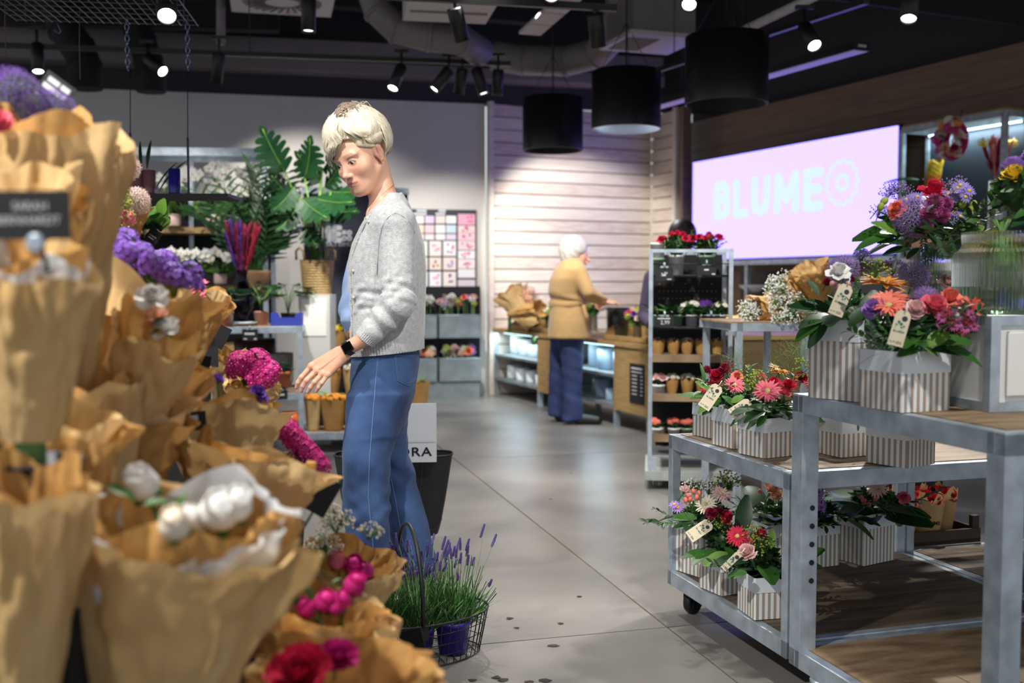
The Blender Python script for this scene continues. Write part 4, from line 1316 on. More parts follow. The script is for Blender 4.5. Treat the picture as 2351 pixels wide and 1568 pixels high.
# ======================== other people (softly out of focus)
def figure_mesh(name, fld, col_or_mat, it=2):
 V_, F_ = fld.mesh()
 V_ = np_smooth(V_, F_, it)
 return V_, F_
def person_at(label, px, py, Y):
 b = G(px, py) if py is not None else W(px, 900, Y)
 return thing('person', label, 'person', (b.x, Y, 0))
def attach(th, name, V_, F_, m_, colors=None):
 o = bpy.data.objects.new(name, np_mesh(name, [(V_, F_)], m_, colors))
 link(o, th)
 o.location = -th.location
 return o
CAMEL = mat('camel_wool', (190, 152, 100), rough=0.9, var=0.06, scale=30, sheen=0.3)
NAVYD = mat('dark_denim', (50, 66, 112), rough=0.85, rgb2=(38, 50, 92), scale=6, detail=10)
SILVER = mat('silver_hair', (222, 216, 206), rough=0.5, rgb2=(186, 178, 166), scale=30)
Y2 = 8.45
k2 = K(Y2)
z2 = lambda py: W(1300, py, Y2).z
x2 = lambda px: (px - CX) * k2
lady = thing('person', 'older woman in a camel coat leaning over the timber counter', 'person', (x2(1300), Y2, 0))
pr = lambda rows: [(z2(y), x2((l + r) / 2), Y2 + cy, (r - l) / 2 * k2, w) for (y, l, r, w, cy) in rows]
f = Field((x2(1245), Y2 - 0.30, z2(785)), (x2(1400), Y2 + 0.32, z2(572)), 0.009)
f.D = d_loft(f.P, pr([(776, 1258, 1359, .20, 0), (740, 1260, 1353, .19, 0), (705, 1263, 1345, .17, 0), (690, 1264, 1341, .165, 0), (670, 1258, 1342, .18, 0), (640, 1262, 1345, .20, 0), (618, 1272, 1346, .195, 0), (602, 1284, 1340, .15, 0), (590, 1296, 1334, .09, 0), (583, 1302, 1330, .07, 0)]), power=2.3)
p3 = lambda px, py, d: W(px, py, Y2 + d)
f.union(np.minimum(d_cap(f.P, p3(1330, 622, -.15), p3(1352, 672, -.19), .058, .055), d_cap(f.P, p3(1352, 672, -.19), p3(1382, 690, -.12), .055, .045)), 0.04)
f.union(np.minimum(d_cap(f.P, p3(1320, 622, .17), p3(1345, 675, .2), .058, .055), d_cap(f.P, p3(1345, 675, .2), p3(1380, 688, .16), .055, .045)), 0.04)
f.D -= 0.008 * np.sin(f.P[..., 2] * 60 + f.P[..., 0] * 20) * np.exp(-((f.P[..., 2] - z2(688)) / 0.03) ** 2)
coat = attach(lady, 'coat', *figure_mesh('coat', f, None), CAMEL)
MB().lathe([(0.150, -0.022), (0.157, 0), (0.150, 0.022)], n=40, caps=(False, False), sy=1.16).build('belt', CAMEL, coat, (x2(1303), Y2, z2(697)))
MB().tube([p3(1340, 700, -.17), p3(1346, 725, -.16), p3(1350, 745, -.15)], 0.016, 6).build('belt_end', CAMEL, coat)
f = Field((x2(1250), Y2 - 0.24, z2(968)), (x2(1352), Y2 + 0.24, z2(760)), 0.011)
f.D = d_loft(f.P, pr([(962, 1290, 1342, .075, -.09), (900, 1293, 1334, .075, -.08), (830, 1288, 1338, .085, -.075), (765, 1275, 1340, .10, -.06)]))
f.union(d_loft(f.P, pr([(958, 1258, 1298, .07, .06), (900, 1260, 1298, .075, .07), (830, 1262, 1302, .085, .075), (765, 1264, 1320, .10, .06)])), 0.02)
f.D -= 0.003 * np.sin(f.P[..., 2] * 48 + f.P[..., 0] * 30) * np.sin(f.P[..., 2] * 17 + 1)
attach(lady, 'jeans', *figure_mesh('j', f, None), NAVYD)
hc2 = p3(1321, 576, -0.02)
f = Field((x2(1282), Y2 - .22, z2(612)), (x2(1412), Y2 + .26, z2(540)), 0.006)
f2 = Vector((0.86, -0.25, -0.38)).normalized()
f.D = d_ell(f.P, hc2, (0.085, 0.075, 0.10))
f.union(d_ell(f.P, hc2 + f2 * 0.05 + Vector((0, 0, -.04)), (0.055, 0.06, 0.075)), 0.03)
f.union(d_cap(f.P, hc2 + f2 * 0.095 + Vector((0, 0, -.005)), hc2 + f2 * 0.125 + Vector((0, 0, -.03)), .008, .012), .012)
f.union(d_cap(f.P, hc2 + f2 * 0.098 + Vector((0, -.02, -.062)), hc2 + f2 * 0.098 + Vector((0, .02, -.062)), .010, .010), .012)
f.union(d_cap(f.P, hc2 + Vector((-.02, 0, -.05)), p3(1314, 604, 0), .05, .055), .02)
Va, Fa = f.mesh()
hd = []
for (a_, b_, sg) in ((p3(1380, 689, -.12), p3(1398, 694, -.10), 1), (p3(1378, 687, .16), p3(1396, 692, .10), -1)):
 g2 = Field((min(a_.x, b_.x) - .08, min(a_.y, b_.y) - .09, min(a_.z, b_.z) - .08), (max(a_.x, b_.x) + .12, max(a_.y, b_.y) + .09, max(a_.z, b_.z) + .07), 0.005)
 g2.D = d_cap(g2.P, a_, lerp(a_, b_, 0.5), .026, .024)
 g2.union(d_ell(g2.P, lerp(a_, b_, 0.9), (.045, .036, .018)), .015)
 for q in range(4):
  s_ = b_ + Vector((0.025, -0.027 + 0.018 * q, 0)); e1 = s_ + Vector((0.035, 0, -0.004)); e2 = e1 + Vector((0.018, 0, -0.024))
  g2.union(np.minimum(d_cap(g2.P, s_, e1, .009, .0085), d_cap(g2.P, e1, e2, .0085, .007)), .006)
 g2.union(d_cap(g2.P, b_ + Vector((-.01, -.035 * sg, 0)), b_ + Vector((.035, -.05 * sg, -.012)), .010, .008), .006)
 hd.append(g2.mesh())
Vb_ = np.concatenate([Va] + [h_[0] for h_ in hd]); n1 = len(Va); n2 = n1 + len(hd[0][0])
isl = np.concatenate([np.zeros(len(Fa)), np.ones(len(hd[0][1])), np.full(len(hd[1][1]), 2)]).astype(int)
Fb = np.concatenate([Fa, hd[0][1] + n1, hd[1][1] + n2]); Vb = Vb_
cen = Vb[Fb].mean(1); extraV, extraF, drop = [], [], []
limb(0, p3(1316, 606, -.03), 1, p3(1378, 688, -.12), [(p3(1320, 630, -.1), .03), (p3(1350, 672, -.185), .03), (p3(1372, 685, -.13), .02)])
limb(0, p3(1316, 606, .03), 2, p3(1376, 686, .16), [(p3(1315, 630, .1), .03), (p3(1343, 675, .19), .03), (p3(1370, 684, .16), .02)])
Fb = np.concatenate([np.delete(Fb, drop, 0), np.array(extraF)]); Vb = np.concatenate([Vb, np.array(extraV, np.float32)])
attach(lady, 'body', Vb, Fb, SKIN_M, np.tile(skin * np.array([1, .88, .88], np.float32), (len(Vb), 1)))
f = Field((x2(1280), Y2 - .2, z2(612)), (x2(1366), Y2 + .2, z2(538)), 0.006)
f.D = d_ell(f.P, hc2 + Vector((-.02, .0, .012)), (0.112, 0.105, 0.118))
f.union(d_ell(f.P, hc2 + Vector((-.06, 0, -.06)), (0.06, 0.085, 0.07)), .04)
f.D -= 0.004 * np.sin(f.P[..., 0] * 90 + f.P[..., 2] * 60) * np.sin(f.P[..., 1] * 110)
f.cut(d_ell(f.P, hc2 + f2 * 0.115 + Vector((0, -.03, -.045)), (.085, .10, .075)), .01)
attach(lady, 'hair', *figure_mesh('h', f, None, 1), SILVER)
for sx, sy in ((1330, -.10), (1285, .06)):
 q = p3(sx, 960, sy)
 f = Field((q.x - .1, q.y - .07, -.005), (q.x + .24, q.y + .07, .12), .009)
 f.D = d_cap(f.P, (q.x, q.y, .045), (q.x + .15, q.y - .02, .035), .045, .035)
 f.D = np.maximum(f.D, .002 - f.P[..., 2])
 attach(lady, 'shoe', *figure_mesh('s', f, None, 1), BLACK)
def clerk(label, head, Y, top_m, hair_m_, face_dir, lean=0.0, arm=None):
 """shop worker: head at a pixel, body below, mostly hidden"""
 hp = W(head[0], head[1], Y)
 th = thing('person', label, 'person', (hp.x, Y, 0))
 zs = hp.z - 0.24
 cx = hp.x + lean
 f = Field((cx - .36, Y - .24, .02), (cx + .42, Y + .24, zs + .16), .016)
 f.D = d_loft(f.P, [(0.78, cx, Y, .17, .12), (1.0, cx, Y, .16, .11), (zs - .1, cx, Y, .20, .115), (zs + .02, cx, Y, .17, .09), (zs + .08, cx - lean * .5, Y, .07, .06)])
 for sg in (-1, 1):
  sh = Vector((cx + sg * .19, Y, zs - .03))
  e_ = sh + Vector((sg * .05, -.04, -.26)) if not (arm and sg > 0) else sh + Vector((.12, -.10, -.16))
  h_ = e_ + Vector((-sg * .03, -.2, -.05)) if not (arm and sg > 0) else e_ + Vector((.10, -.10, .10))
  f.union(np.minimum(d_cap(f.P, sh, e_, .055, .048), d_cap(f.P, e_, h_, .046, .038)), .04)
 attach(th, 'top', *figure_mesh('t', f, None), top_m)
 f = Field((cx - .26, Y - .2, .03), (cx + .26, Y + .2, .9), .018)
 for sg in (-1, 1): f.union(d_cap(f.P, (cx + sg * .09, Y, .82), (cx + sg * .10, Y, .06), .105, .06), .03)
 attach(th, 'trousers', *figure_mesh('tr', f, None), BLACK_M)
 f = Field((hp.x - .2, Y - .2, zs - .05), (hp.x + .2, Y + .2, hp.z + .16), .008)
 fd_ = Vector(face_dir).normalized()
 f.D = d_ell(f.P, hp, (.078, .085, .10))
 f.union(d_ell(f.P, hp + fd_ * .04 + Vector((0, 0, -.045)), (.052, .052, .07)), .03)
 f.union(d_cap(f.P, hp + fd_ * .088 + Vector((0, 0, -.01)), hp + fd_ * .108 + Vector((0, 0, -.035)), .008, .011), .012)
 f.union(d_cap(f.P, hp + Vector((0, 0, -.06)), (cx - lean * .5, Y, zs + .04), .05, .055), .02)
 Vh, Fh = f.mesh()
 attach(th, 'body', Vh, Fh, SKIN_M, np.tile(skin, (len(Vh), 1)))
 f = Field((hp.x - .16, Y - .16, hp.z - .14), (hp.x + .16, Y + .16, hp.z + .16), .009)
 f.D = d_ell(f.P, hp + Vector((0, 0, .012)) - fd_ * .018, (.096, .10, .112))
 f.cut(d_ell(f.P, hp + fd_ * .10 + Vector((0, 0, -.05)), (.085, .085, .085)), .01)
 attach(th, 'hair', *figure_mesh('hh', f, None), hair_m_)
 return th
clerk('shop worker with dark hair, head just visible behind the red flowers', (1562, 545), 7.0, mat('plum_shirt', (70, 58, 84), rough=0.9), mat('dark_brown_hair', (48, 32, 34), rough=0.5), (-0.8, -0.5, -0.3))
clerk('shop worker in grey bending behind the large purple bouquet', (2128, 520), 4.5, mat('grey_jersey', (104, 104, 110), rough=0.9), MATS['dark_brown_hair'], (0.6, -0.6, -0.5), -0.08, arm=True)
# ======================== flowers and leaves (shared meshes, +Z = facing)
PET = {}
def petal(name, rgb, rgb2=None):
 k = 'petal_' + name
 return mat(k, rgb, rough=0.6, var=0.0 if rgb2 else 0.14, rgb2=rgb2, scale=25, thin=0.18, spec=0.3)
PC = {n: petal(n, c) for n, c in dict(
 pink=(238, 120, 140), coral=(240, 132, 112), red=(196, 30, 48), crimson=(206, 36, 74), magenta=(196, 30, 120), fuchsia=(206, 40, 134), violet=(120, 76, 176),
 lilac=(178, 136, 216), mauve=(178, 84, 142), orange=(240, 160, 62), yellow=(244, 208, 66), cream=(244, 232, 214), white=(246, 244, 240),
 blush=(242, 206, 204), peach=(244, 190, 160), lime=(172, 186, 74), wine=(146, 34, 66), purple=(98, 54, 152), berry=(236, 168, 156), aster=(146, 132, 206)).items()}
YCEN = mat('pollen_yellow', (226, 190, 60), rough=0.8, var=0.2, scale=200)
DCEN = mat('flower_eye', (92, 60, 40), rough=0.8, var=0.3, scale=200)
GCEN = mat('flower_green_heart', (190, 190, 110), rough=0.8, var=0.2, scale=200)
FM = {}
def cached(f):
 def g(*a_):
  k = (f.__name__,) + a_
  if k not in FM: FM[k] = f(*a_)
  return FM[k]
 return g
def ring(m, n, L, w, tilt, z=0.0, r0=0.0, ph=0.0, mi=0, droop=0.1, fold=0.25, seg=3, jit=0.08, rg=RNG, shape=None):
 for k in range(n):
  an = 2 * pi * (k + ph) / n + rg.gauss(0, jit)
  tl = tilt + rg.gauss(0, 0.08)
  d = Vector((cos(an) * cos(tl), sin(an) * cos(tl), sin(tl)))
  m.leaf(Vector((cos(an) * r0, sin(an) * r0, z)), d, (0, 0, 1), L * rg.uniform(0.9, 1.06), w, droop, fold, seg, mi, shape)
@cached
def gerbera(col, cen='y'):
 m = MB(); rg = random.Random(11)
 ring(m, 20, 0.042, 0.0105, 0.10, 0, 0.006, 0, 0, 0.10, 0.2, 3, 0.04, rg)
 ring(m, 18, 0.034, 0.0095, 0.28, 0.002, 0.006, 0.5, 0, 0.12, 0.2, 3, 0.05, rg)
 ring(m, 16, 0.018, 0.005, 0.5, 0.003, 0.005, 0.2, 0, 0.1, 0.2, 2, 0.06, rg)
 m.ball((0, 0, 0.003), (0.0095, 0.0095, 0.005), 10, 6, 1)
 m.tube([(0, 0, 0.0), (0, 0, -0.05)], 0.0024, 6, 2)
 return m.mesh('gerbera', [PC[col], {'y': GCEN, 'd': DCEN}[cen], STEM])
@cached
def rose(col):
 m = MB(); rg = random.Random(5)
 for j, (n, tl, L, w, z) in enumerate(((5, 0.55, 0.028, 0.030, 0.0), (5, 0.85, 0.028, 0.027, 0.002), (5, 1.08, 0.026, 0.022, 0.004), (4, 1.25, 0.024, 0.016, 0.005), (3, 1.38, 0.022, 0.011, 0.006))):
  ring(m, n, L, w, tl, z, 0.004, j * 0.4, 0, -0.25 if j else 0.25, 0.5, 4, 0.12, rg, lambda t: (0.35 + 0.65 * sin(pi * min(1, t * 0.62 + 0.12))))
 m.tube([(0, 0, 0.004), (0, 0, -0.05)], [0.006, 0.0022], 6, 1)
 return m.mesh('rose', [PC[col], STEM])
@cached
def carnation(col):
 m = MB(); rg = random.Random(8)
 for j, tl in enumerate((0.15, 0.45, 0.75, 1.0, 1.25)):
  ring(m, 11 - j, 0.026, 0.016, tl, 0.001 * j, 0.002, j * 0.3, 0, -0.1, 0.3, 4, 0.16, rg, lambda t: 0.15 + 0.85 * t)
 m.tube([(0, 0, 0.004), (0, 0, -0.05)], [0.006, 0.002], 6, 1)
 return m.mesh('carnation', [PC[col], STEM])
@cached
def pompon(col):
 m = MB(); rg = random.Random(4)
 for k in range(110):
  z = 1 - 1.55 * (k + 0.5) / 110
  an = k * 2.39996
  r = sqrt(max(0, 1 - z * z))
  d = Vector((r * cos(an), r * sin(an), z))
  m.leaf(d * 0.010, d, Vector((0, 0, 1)) + d * 0.1, 0.0115, 0.0058, -0.25, 0.5, 2, 0)
 m.ball((0, 0, 0), 0.011, 8, 6, 0)
 m.tube([(0, 0, -0.008), (0, 0, -0.05)], 0.002, 5, 1)
 return m.mesh('chrysanthemum', [PC[col], STEM])
@cached
def daisy(col, cen='y'):
 m = MB(); rg = random.Random(6)
 ring(m, 15, 0.0125, 0.0036, 0.15, 0, 0.003, 0, 0, 0.1, 0.2, 2, 0.06, rg)
 m.ball((0, 0, 0.001), (0.0042, 0.0042, 0.0026), 8, 5, 1)
 m.tube([(0, 0, 0), (0, 0, -0.05)], 0.001, 4, 2)
 return m.mesh('daisy', [PC[col], YCEN if cen == 'y' else DCEN, STEM])
@cached
def allium(col, r=0.045):
 m = MB(); rg = random.Random(9)
 for k in range(230):
  z = 1 - 2 * (k + 0.5) / 230
  an = k * 2.39996
  q = sqrt(max(0, 1 - z * z))
  d = Vector((q * cos(an), q * sin(an), z))
  rr = r * rg.uniform(0.80, 1.0)
  m.tube([d * r * 0.15, d * rr], 0.0005, 3, 1, caps=False)
  x = d.orthogonal().normalized(); y = d.cross(x)
  ph = rg.random() * 6
  for j in range(5):
   a_ = ph + 2 * pi * j / 5
   e = x * cos(a_) + y * sin(a_)
   m.leaf(d * rr * 0.95, (e + d * 0.45), d, 0.0105, 0.0040, 0.1, 0.2, 1, 0)
 m.tube([(0, 0, 0), (0, 0, -r * 2.2)], 0.003, 6, 2)
 return m.mesh('allium', [PC[col], STEM, STEM])
@cached
def gyps(col, n=44, R=0.045):
 m = MB(); rg = random.Random(12)
 for k in range(n):
  d = Vector((rg.gauss(0, 1), rg.gauss(0, 1), abs(rg.gauss(0.6, 0.7)))).normalized()
  p = d * R * rg.uniform(0.65, 1.05)
  m.tube([Vector((0, 0, -0.02)), p * 0.5 + Vector((rg.gauss(0, .003), rg.gauss(0, .003), 0)), p], 0.0005, 3, 1, caps=False)
  m.ball(p, 0.0034 * rg.uniform(0.7, 1.2), 6, 4, 0)
 return m.mesh('baby_breath', [PC[col], STEM])
@cached
def cluster(col, col2='cream', n=30, R=0.036):
 """rounded head of many five-petalled florets"""
 m = MB(); rg = random.Random(15)
 for k in range(n):
  z = 1 - 0.85 * (k + 0.5) / n
  an = k * 2.39996
  q = sqrt(max(0, 1 - z * z))
  d = Vector((q * cos(an), q * sin(an), z))
  p = d * R * rg.uniform(0.92, 1.05)
  x = d.orthogonal().normalized(); y = d.cross(x)
  ph = rg.random() * 6
  for j in range(5):
   a_ = ph + 2 * pi * j / 5
   m.leaf(p, (x * cos(a_) + y * sin(a_)) + d * 0.15, d, 0.0085, 0.0080, 0.1, 0.25, 2, 0, lambda t: 0.25 + 0.75 * t)
  m.ball(p + d * 0.0006, 0.0017, 5, 4, 1)
  m.tube([Vector((0, 0, -0.03)), p], 0.0009, 3, 2, caps=False)
 return m.mesh('flower_cluster', [PC[col], PC[col2], STEM])
@cached
def bud(col, r=0.022):
 m = MB()
 m.lathe([(r * 0.35, -r), (r * 0.85, -r * 0.5), (r, 0.0), (r * 0.86, r * 0.55), (r * 0.45, r * 0.95), (r * 0.05, r * 1.08)], n=12)
 rg = random.Random(2)
 for k in range(7):
  an = 2 * pi * k / 7
  m.leaf(Vector((cos(an) * r * 0.55, sin(an) * r * 0.55, -r * 0.7)), (cos(an) * 0.45, sin(an) * 0.45, 1), (cos(an), sin(an), 0.1), r * 1.75, r * 1.3, 0.35, -0.4, 4, 0)
 for k in range(4):
  an = 2 * pi * k / 4 + 0.4
  m.leaf(Vector((0, 0, -r)), (cos(an), sin(an), 0.8), (cos(an), sin(an), -0.5), r * 1.2, r * 0.8, -0.3, 0.2, 3, 1)
 m.tube([(0, 0, -r * 0.9), (0, 0, -0.09)], 0.003, 6, 1)
 return m.mesh('peony_bud', [PC[col], GREENS[1]])
@cached
def peony(col, col2='crimson'):
 m = MB(); rg = random.Random(21)
 for j, tl in enumerate((0.1, 0.35, 0.6, 0.8, 1.0, 1.2, 1.35)):
  ring(m, 10 - j // 2, 0.046 - 0.003 * j, 0.032 - 0.002 * j, tl, 0.001 * j, 0.004, j * 0.37, 0, -0.25, 0.35, 4, 0.18, rg, lambda t: 0.25 + 0.75 * sin(pi * min(1, t * 0.7 + 0.05)))
 m.tube([(0, 0, 0), (0, 0, -0.08)], 0.003, 6, 1)
 return m.mesh('peony', [PC[col], STEM])
@cached
def berry(col):
 m = MB().ball((0, 0, 0), (0.0065, 0.0065, 0.0085), 8, 6, 0)
 m.tube([(0, 0, -0.006), (0, 0, -0.04)], 0.001, 4, 1)
 return m.mesh('berry', [PC[col], STEM])
@cached
def leafm(kind, g=0):
 m = MB()
 if kind == 'broad':
  m.leaf((0, 0, 0), (0, 0, 1), (0, -1, 0), 0.085, 0.046, 0.28, 0.22, 6)
 elif kind == 'narrow':
  m.leaf((0, 0, 0), (0, 0, 1), (0, -1, 0), 0.09, 0.016, 0.25, 0.2, 5)
 elif kind == 'blade':
  m.leaf((0, 0, 0), (0, 0, 1), (0, -1, 0), 0.16, 0.010, 0.6, 0.2, 7)
 elif kind == 'sprig':
  rg = random.Random(31)
  P = [Vector((0.006 * sin(t * 3), -0.025 * t * t, 0.11 * t)) for t in [i / 9 for i in range(10)]]
  m.tube(P, 0.0010, 4, 1, caps=False)
  for i in range(1, 10):
   for sg in (-1, 1):
    m.leaf(P[i], (sg * 0.8, rg.gauss(-0.2, .3), 0.6), (0, -1, 0.3), 0.024, 0.0105, 0.15, 0.2, 3, 0)
 elif kind == 'feather':
  rg = random.Random(33)
  P = [Vector((0, -0.03 * t * t, 0.12 * t)) for t in [i / 11 for i in range(12)]]
  m.tube(P, 0.0009, 4, 1, caps=False)
  for i in range(1, 12):
   for sg in (-1, 1):
    m.leaf(P[i], (sg * 0.7, rg.gauss(0, .4), 0.7), (0, -1, 0.3), 0.032, 0.0034, 0.15, 0.1, 2, 0)
 return m.mesh('leaf_' + kind, [GREENS[g], STEM])
@cached
def grass_plume():
 m = MB(); rg = random.Random(41)
 m.tube([(0, 0, 0), (0, 0, 0.10)], 0.0008, 4, 1, caps=False)
 for k in range(46):
  z = 0.03 + 0.09 * rg.random()
  d = Vector((rg.gauss(0, .6), rg.gauss(0, .6), 0.7)).normalized()
  b = Vector((0, 0, z))
  e = b + d * rg.uniform(0.05, 0.10)
  m.tube([b, e], 0.00035, 3, 1, caps=False)
  for t in (0.6, 0.8, 1.0):
   m.ball(b.lerp(e, t) + Vector((rg.gauss(0, .002), 0, 0)), 0.0011, 4, 3, 0)
 return m.mesh('grass_plume', [PC['lime'], STEM])
def jitter_dir(rg, s=0.35, base=(0, -0.35, 1)):
 return Vector((base[0] + rg.gauss(0, s), base[1] + rg.gauss(0, s), base[2])).normalized()
def put(parent, mesh, name, p, d, s=1.0, roll=None, rg=RNG):
 """a bloom at world point p facing d, as a part of a thing (whose rotation is only about z)"""
 o = bpy.data.objects.new(name, mesh)
 link(o, parent)
 R = aim(d, rg.uniform(0, 6.28) if roll is None else roll).to_matrix().to_4x4()
 o.matrix_basis = parent.matrix_basis.inverted() @ (Matrix.Translation(p) @ R @ Matrix.Scale(s, 4))
 return o
def foliage(parent, c, R, n, rg, kinds=('broad', 'sprig', 'narrow'), up=0.35, s=(0.8, 1.3), gs=(0, 0, 1), flat=0.7):
 """collar of leaves round a point"""
 for k in range(n):
  an = 2 * pi * (k + rg.random()) / n
  kd = rg.choice(kinds)
  d = Vector((cos(an), sin(an), rg.gauss(up, 0.25)))
  p = Vector(c) + Vector((cos(an) * R * 0.35, sin(an) * R * 0.35, rg.uniform(-0.1, 0.4) * R * flat))
  o = put(parent, leafm(kd, rg.choice(gs)), 'leaf' if kd in ('broad', 'narrow', 'blade') else 'leafy_sprig', p, d, rg.uniform(*s) * R / 0.085, None, rg)
  dd = d.normalized()
  up_ = Vector((0, 0, 1)); y = -(up_ - dd * up_.dot(dd)).normalized(); x = y.cross(dd)
  M = Matrix((x, y, dd)).transposed().to_4x4()
  o.matrix_basis = parent.matrix_basis.inverted() @ (Matrix.Translation(p) @ M @ Matrix.Rotation(rg.gauss(0, 0.35), 4, 'Z') @ Matrix.Scale(rg.uniform(*s) * R / 0.085, 4))
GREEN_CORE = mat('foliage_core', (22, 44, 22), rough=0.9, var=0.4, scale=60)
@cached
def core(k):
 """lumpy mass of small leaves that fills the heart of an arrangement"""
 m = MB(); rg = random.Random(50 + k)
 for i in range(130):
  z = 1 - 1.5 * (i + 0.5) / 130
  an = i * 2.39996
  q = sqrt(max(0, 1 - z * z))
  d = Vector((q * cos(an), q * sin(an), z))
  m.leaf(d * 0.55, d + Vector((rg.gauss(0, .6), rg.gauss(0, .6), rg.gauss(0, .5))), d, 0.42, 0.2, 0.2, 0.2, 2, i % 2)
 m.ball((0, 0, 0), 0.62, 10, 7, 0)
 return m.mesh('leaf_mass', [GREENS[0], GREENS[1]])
def stripes_mat():
 m = mat('striped_paper', (236, 238, 240), rough=0.6)
 N, L = m.node_tree.nodes, m.node_tree.links
 tc = N.new('ShaderNodeTexCoord')
 sp = N.new('ShaderNodeSeparateXYZ'); L.new(tc.outputs['Object'], sp.inputs[0])
 ad = N.new('ShaderNodeMath'); ad.operation = 'ADD'; L.new(sp.outputs[0], ad.inputs[0]); L.new(sp.outputs[1], ad.inputs[1])
 mu = N.new('ShaderNodeMath'); mu.operation = 'MULTIPLY'; mu.inputs[1].default_value = 1 / 0.0185; L.new(ad.outputs[0], mu.inputs[0])
 fr = N.new('ShaderNodeMath'); fr.operation = 'FRACT'; L.new(mu.outputs[0], fr.inputs[0])
 gt = N.new('ShaderNodeMath'); gt.operation = 'GREATER_THAN'; gt.inputs[1].default_value = 0.52; L.new(fr.outputs[0], gt.inputs[0])
 mx = N.new('ShaderNodeMixRGB'); mx.inputs[1].default_value = srgb(232, 235, 236); mx.inputs[2].default_value = srgb(168, 152, 138)
 L.new(gt.outputs[0], mx.inputs[0])
 L.new(mx.outputs[0], N['Principled BSDF'].inputs['Base Color'])
 return m
STRIPED = stripes_mat()
BANDP = mat('pale_paper_band', (226, 231, 238), rough=0.55, var=0.03, bump=0.1, bscale=30)
TAGM = mat('cream_tag_card', (222, 208, 182), rough=0.75, var=0.05, scale=50)
TAGG = mat('tag_green_print', (60, 120, 104), rough=0.8)
TAGK = mat('tag_dark_print', (58, 56, 66), rough=0.8)
def prism(m, w, h0, h1, ch=0.003, mi=0, w1=None, wob=None):
 """square prism with nipped corners"""
 w1 = w1 or w
 R = []
 for W_, z in ((w, h0), (w1, h1)):
  a_, b_ = W_ / 2, W_ / 2 - ch
  R += [Vector((x, y, z)) for x, y in ((-b_, -a_), (b_, -a_), (a_, -b_), (a_, b_), (b_, a_), (-b_, a_), (-a_, b_), (-a_, -b_))]
 m.add(R, [(i, (i + 1) % 8, (i + 1) % 8 + 8, i + 8) for i in range(8)] + [tuple(reversed(range(8)))], mi)
def flower_box(label, corner, z, w, h, rho, band=0.3, group='striped paper flower boxes'):
 c = G(corner[0], corner[1], z) if not isinstance(corner, Vector) else corner
 x, y = Vector((cos(rho), sin(rho), 0)), Vector((-sin(rho), cos(rho), 0))
 ctr = c + (x + y) * (w / 2)
 th = thing('flower_box', label, 'flower box', (ctr.x, ctr.y, z), rho, group)
 m = MB(); prism(m, w, 0.0, h * (1 - band) + 0.002, w1=w * 1.0); m.build('box_wall', STRIPED, th)
 m = MB(); prism(m, w + 0.003, h * (1 - band), h, w1=w * 0.985 + 0.003); m.build('paper_band', BANDP, th)
 MB().box((0, 0, h * 0.86), (w * 0.9, w * 0.9, 0.01)).build('flower_foam', GREEN_CORE, th)
 bpy.context.view_layer.update() if False else None
 th['top'] = h
 return th
def price_tag(parent, p, d_down, nrm, L=0.075, wd_=0.032):
 """card tag hanging from a white tie; p = top, d_down = along the card"""
 d = Vector(d_down).normalized(); n = Vector(nrm); n = (n - d * n.dot(d)).normalized(); s = n.cross(d)
 M = Matrix((s, -d, n)).transposed().to_4x4()
 M.translation = p
 Mi = parent.matrix_basis.inverted() @ M
 a_ = wd_ / 2
 out = [(-a_ * 0.55, 0), (a_ * 0.55, 0), (a_, -0.010), (a_, -L), (-a_, -L), (-a_, -0.010)]
 m = MB()
 nseg = 6
 m.add([(x, y, 0.0006) for x, y in out] + [(x, y, -0.0006) for x, y in out], [tuple(range(6))[::-1], tuple(range(6, 12))] + [(i, (i + 1) % 6, (i + 1) % 6 + 6, i + 6) for i in range(6)])
 t = m.build('price_tag', TAGM, parent); t.matrix_basis = Mi
 z = 0.0009
 MB().lathe([(0.0062, z), (0.0062, z + 0.0002)], n=18, c=(a_ * 0.30, -0.017, 0)).build('emblem', TAGK, t)
 m = MB()
 for (x, y, r) in ((-0.3, -0.026, .0034), (0.05, -0.030, .0038), (-0.55, -0.033, .0022), (0.45, -0.034, .0024), (0.2, -0.037, .002)):
  m.lathe([(r, z), (r, z + 0.0002)], n=7, c=(x * a_, y, 0))
  m.box((x * a_, y - r - 0.003, z), (0.0006, 0.006, 0.0002))
 o = m.build('flower_print', TAGG, t); o['kind'] = 'stuff'
 tm = FM.setdefault('tagtext', text_mesh('BLUMEN', 0.0068, TAGG, bold=0.0002))
 inst(tm, 'lettering', t, (0, -0.0475, z))
 tm = FM.setdefault('tagtext2', text_mesh('26,99', 0.0062, TAGG))
 inst(tm, 'price_print', t, (-a_ * 0.5, -L + 0.008, z))
 m = MB()
 for k in range(9):
  m.box((a_ * 0.05 + k * 0.0014, -L + 0.008, z), (0.0004 + 0.0005 * (k % 3 == 0), 0.007, 0.0002))
 o = m.build('barcode', TAGK, t); o['kind'] = 'stuff'
 MB().tube([(0, -0.004, 0.001), (0.001, 0.004, 0.006), (0.0, 0.018, 0.004)], 0.0013, 5).build('tie', WHITE, t)
 return t
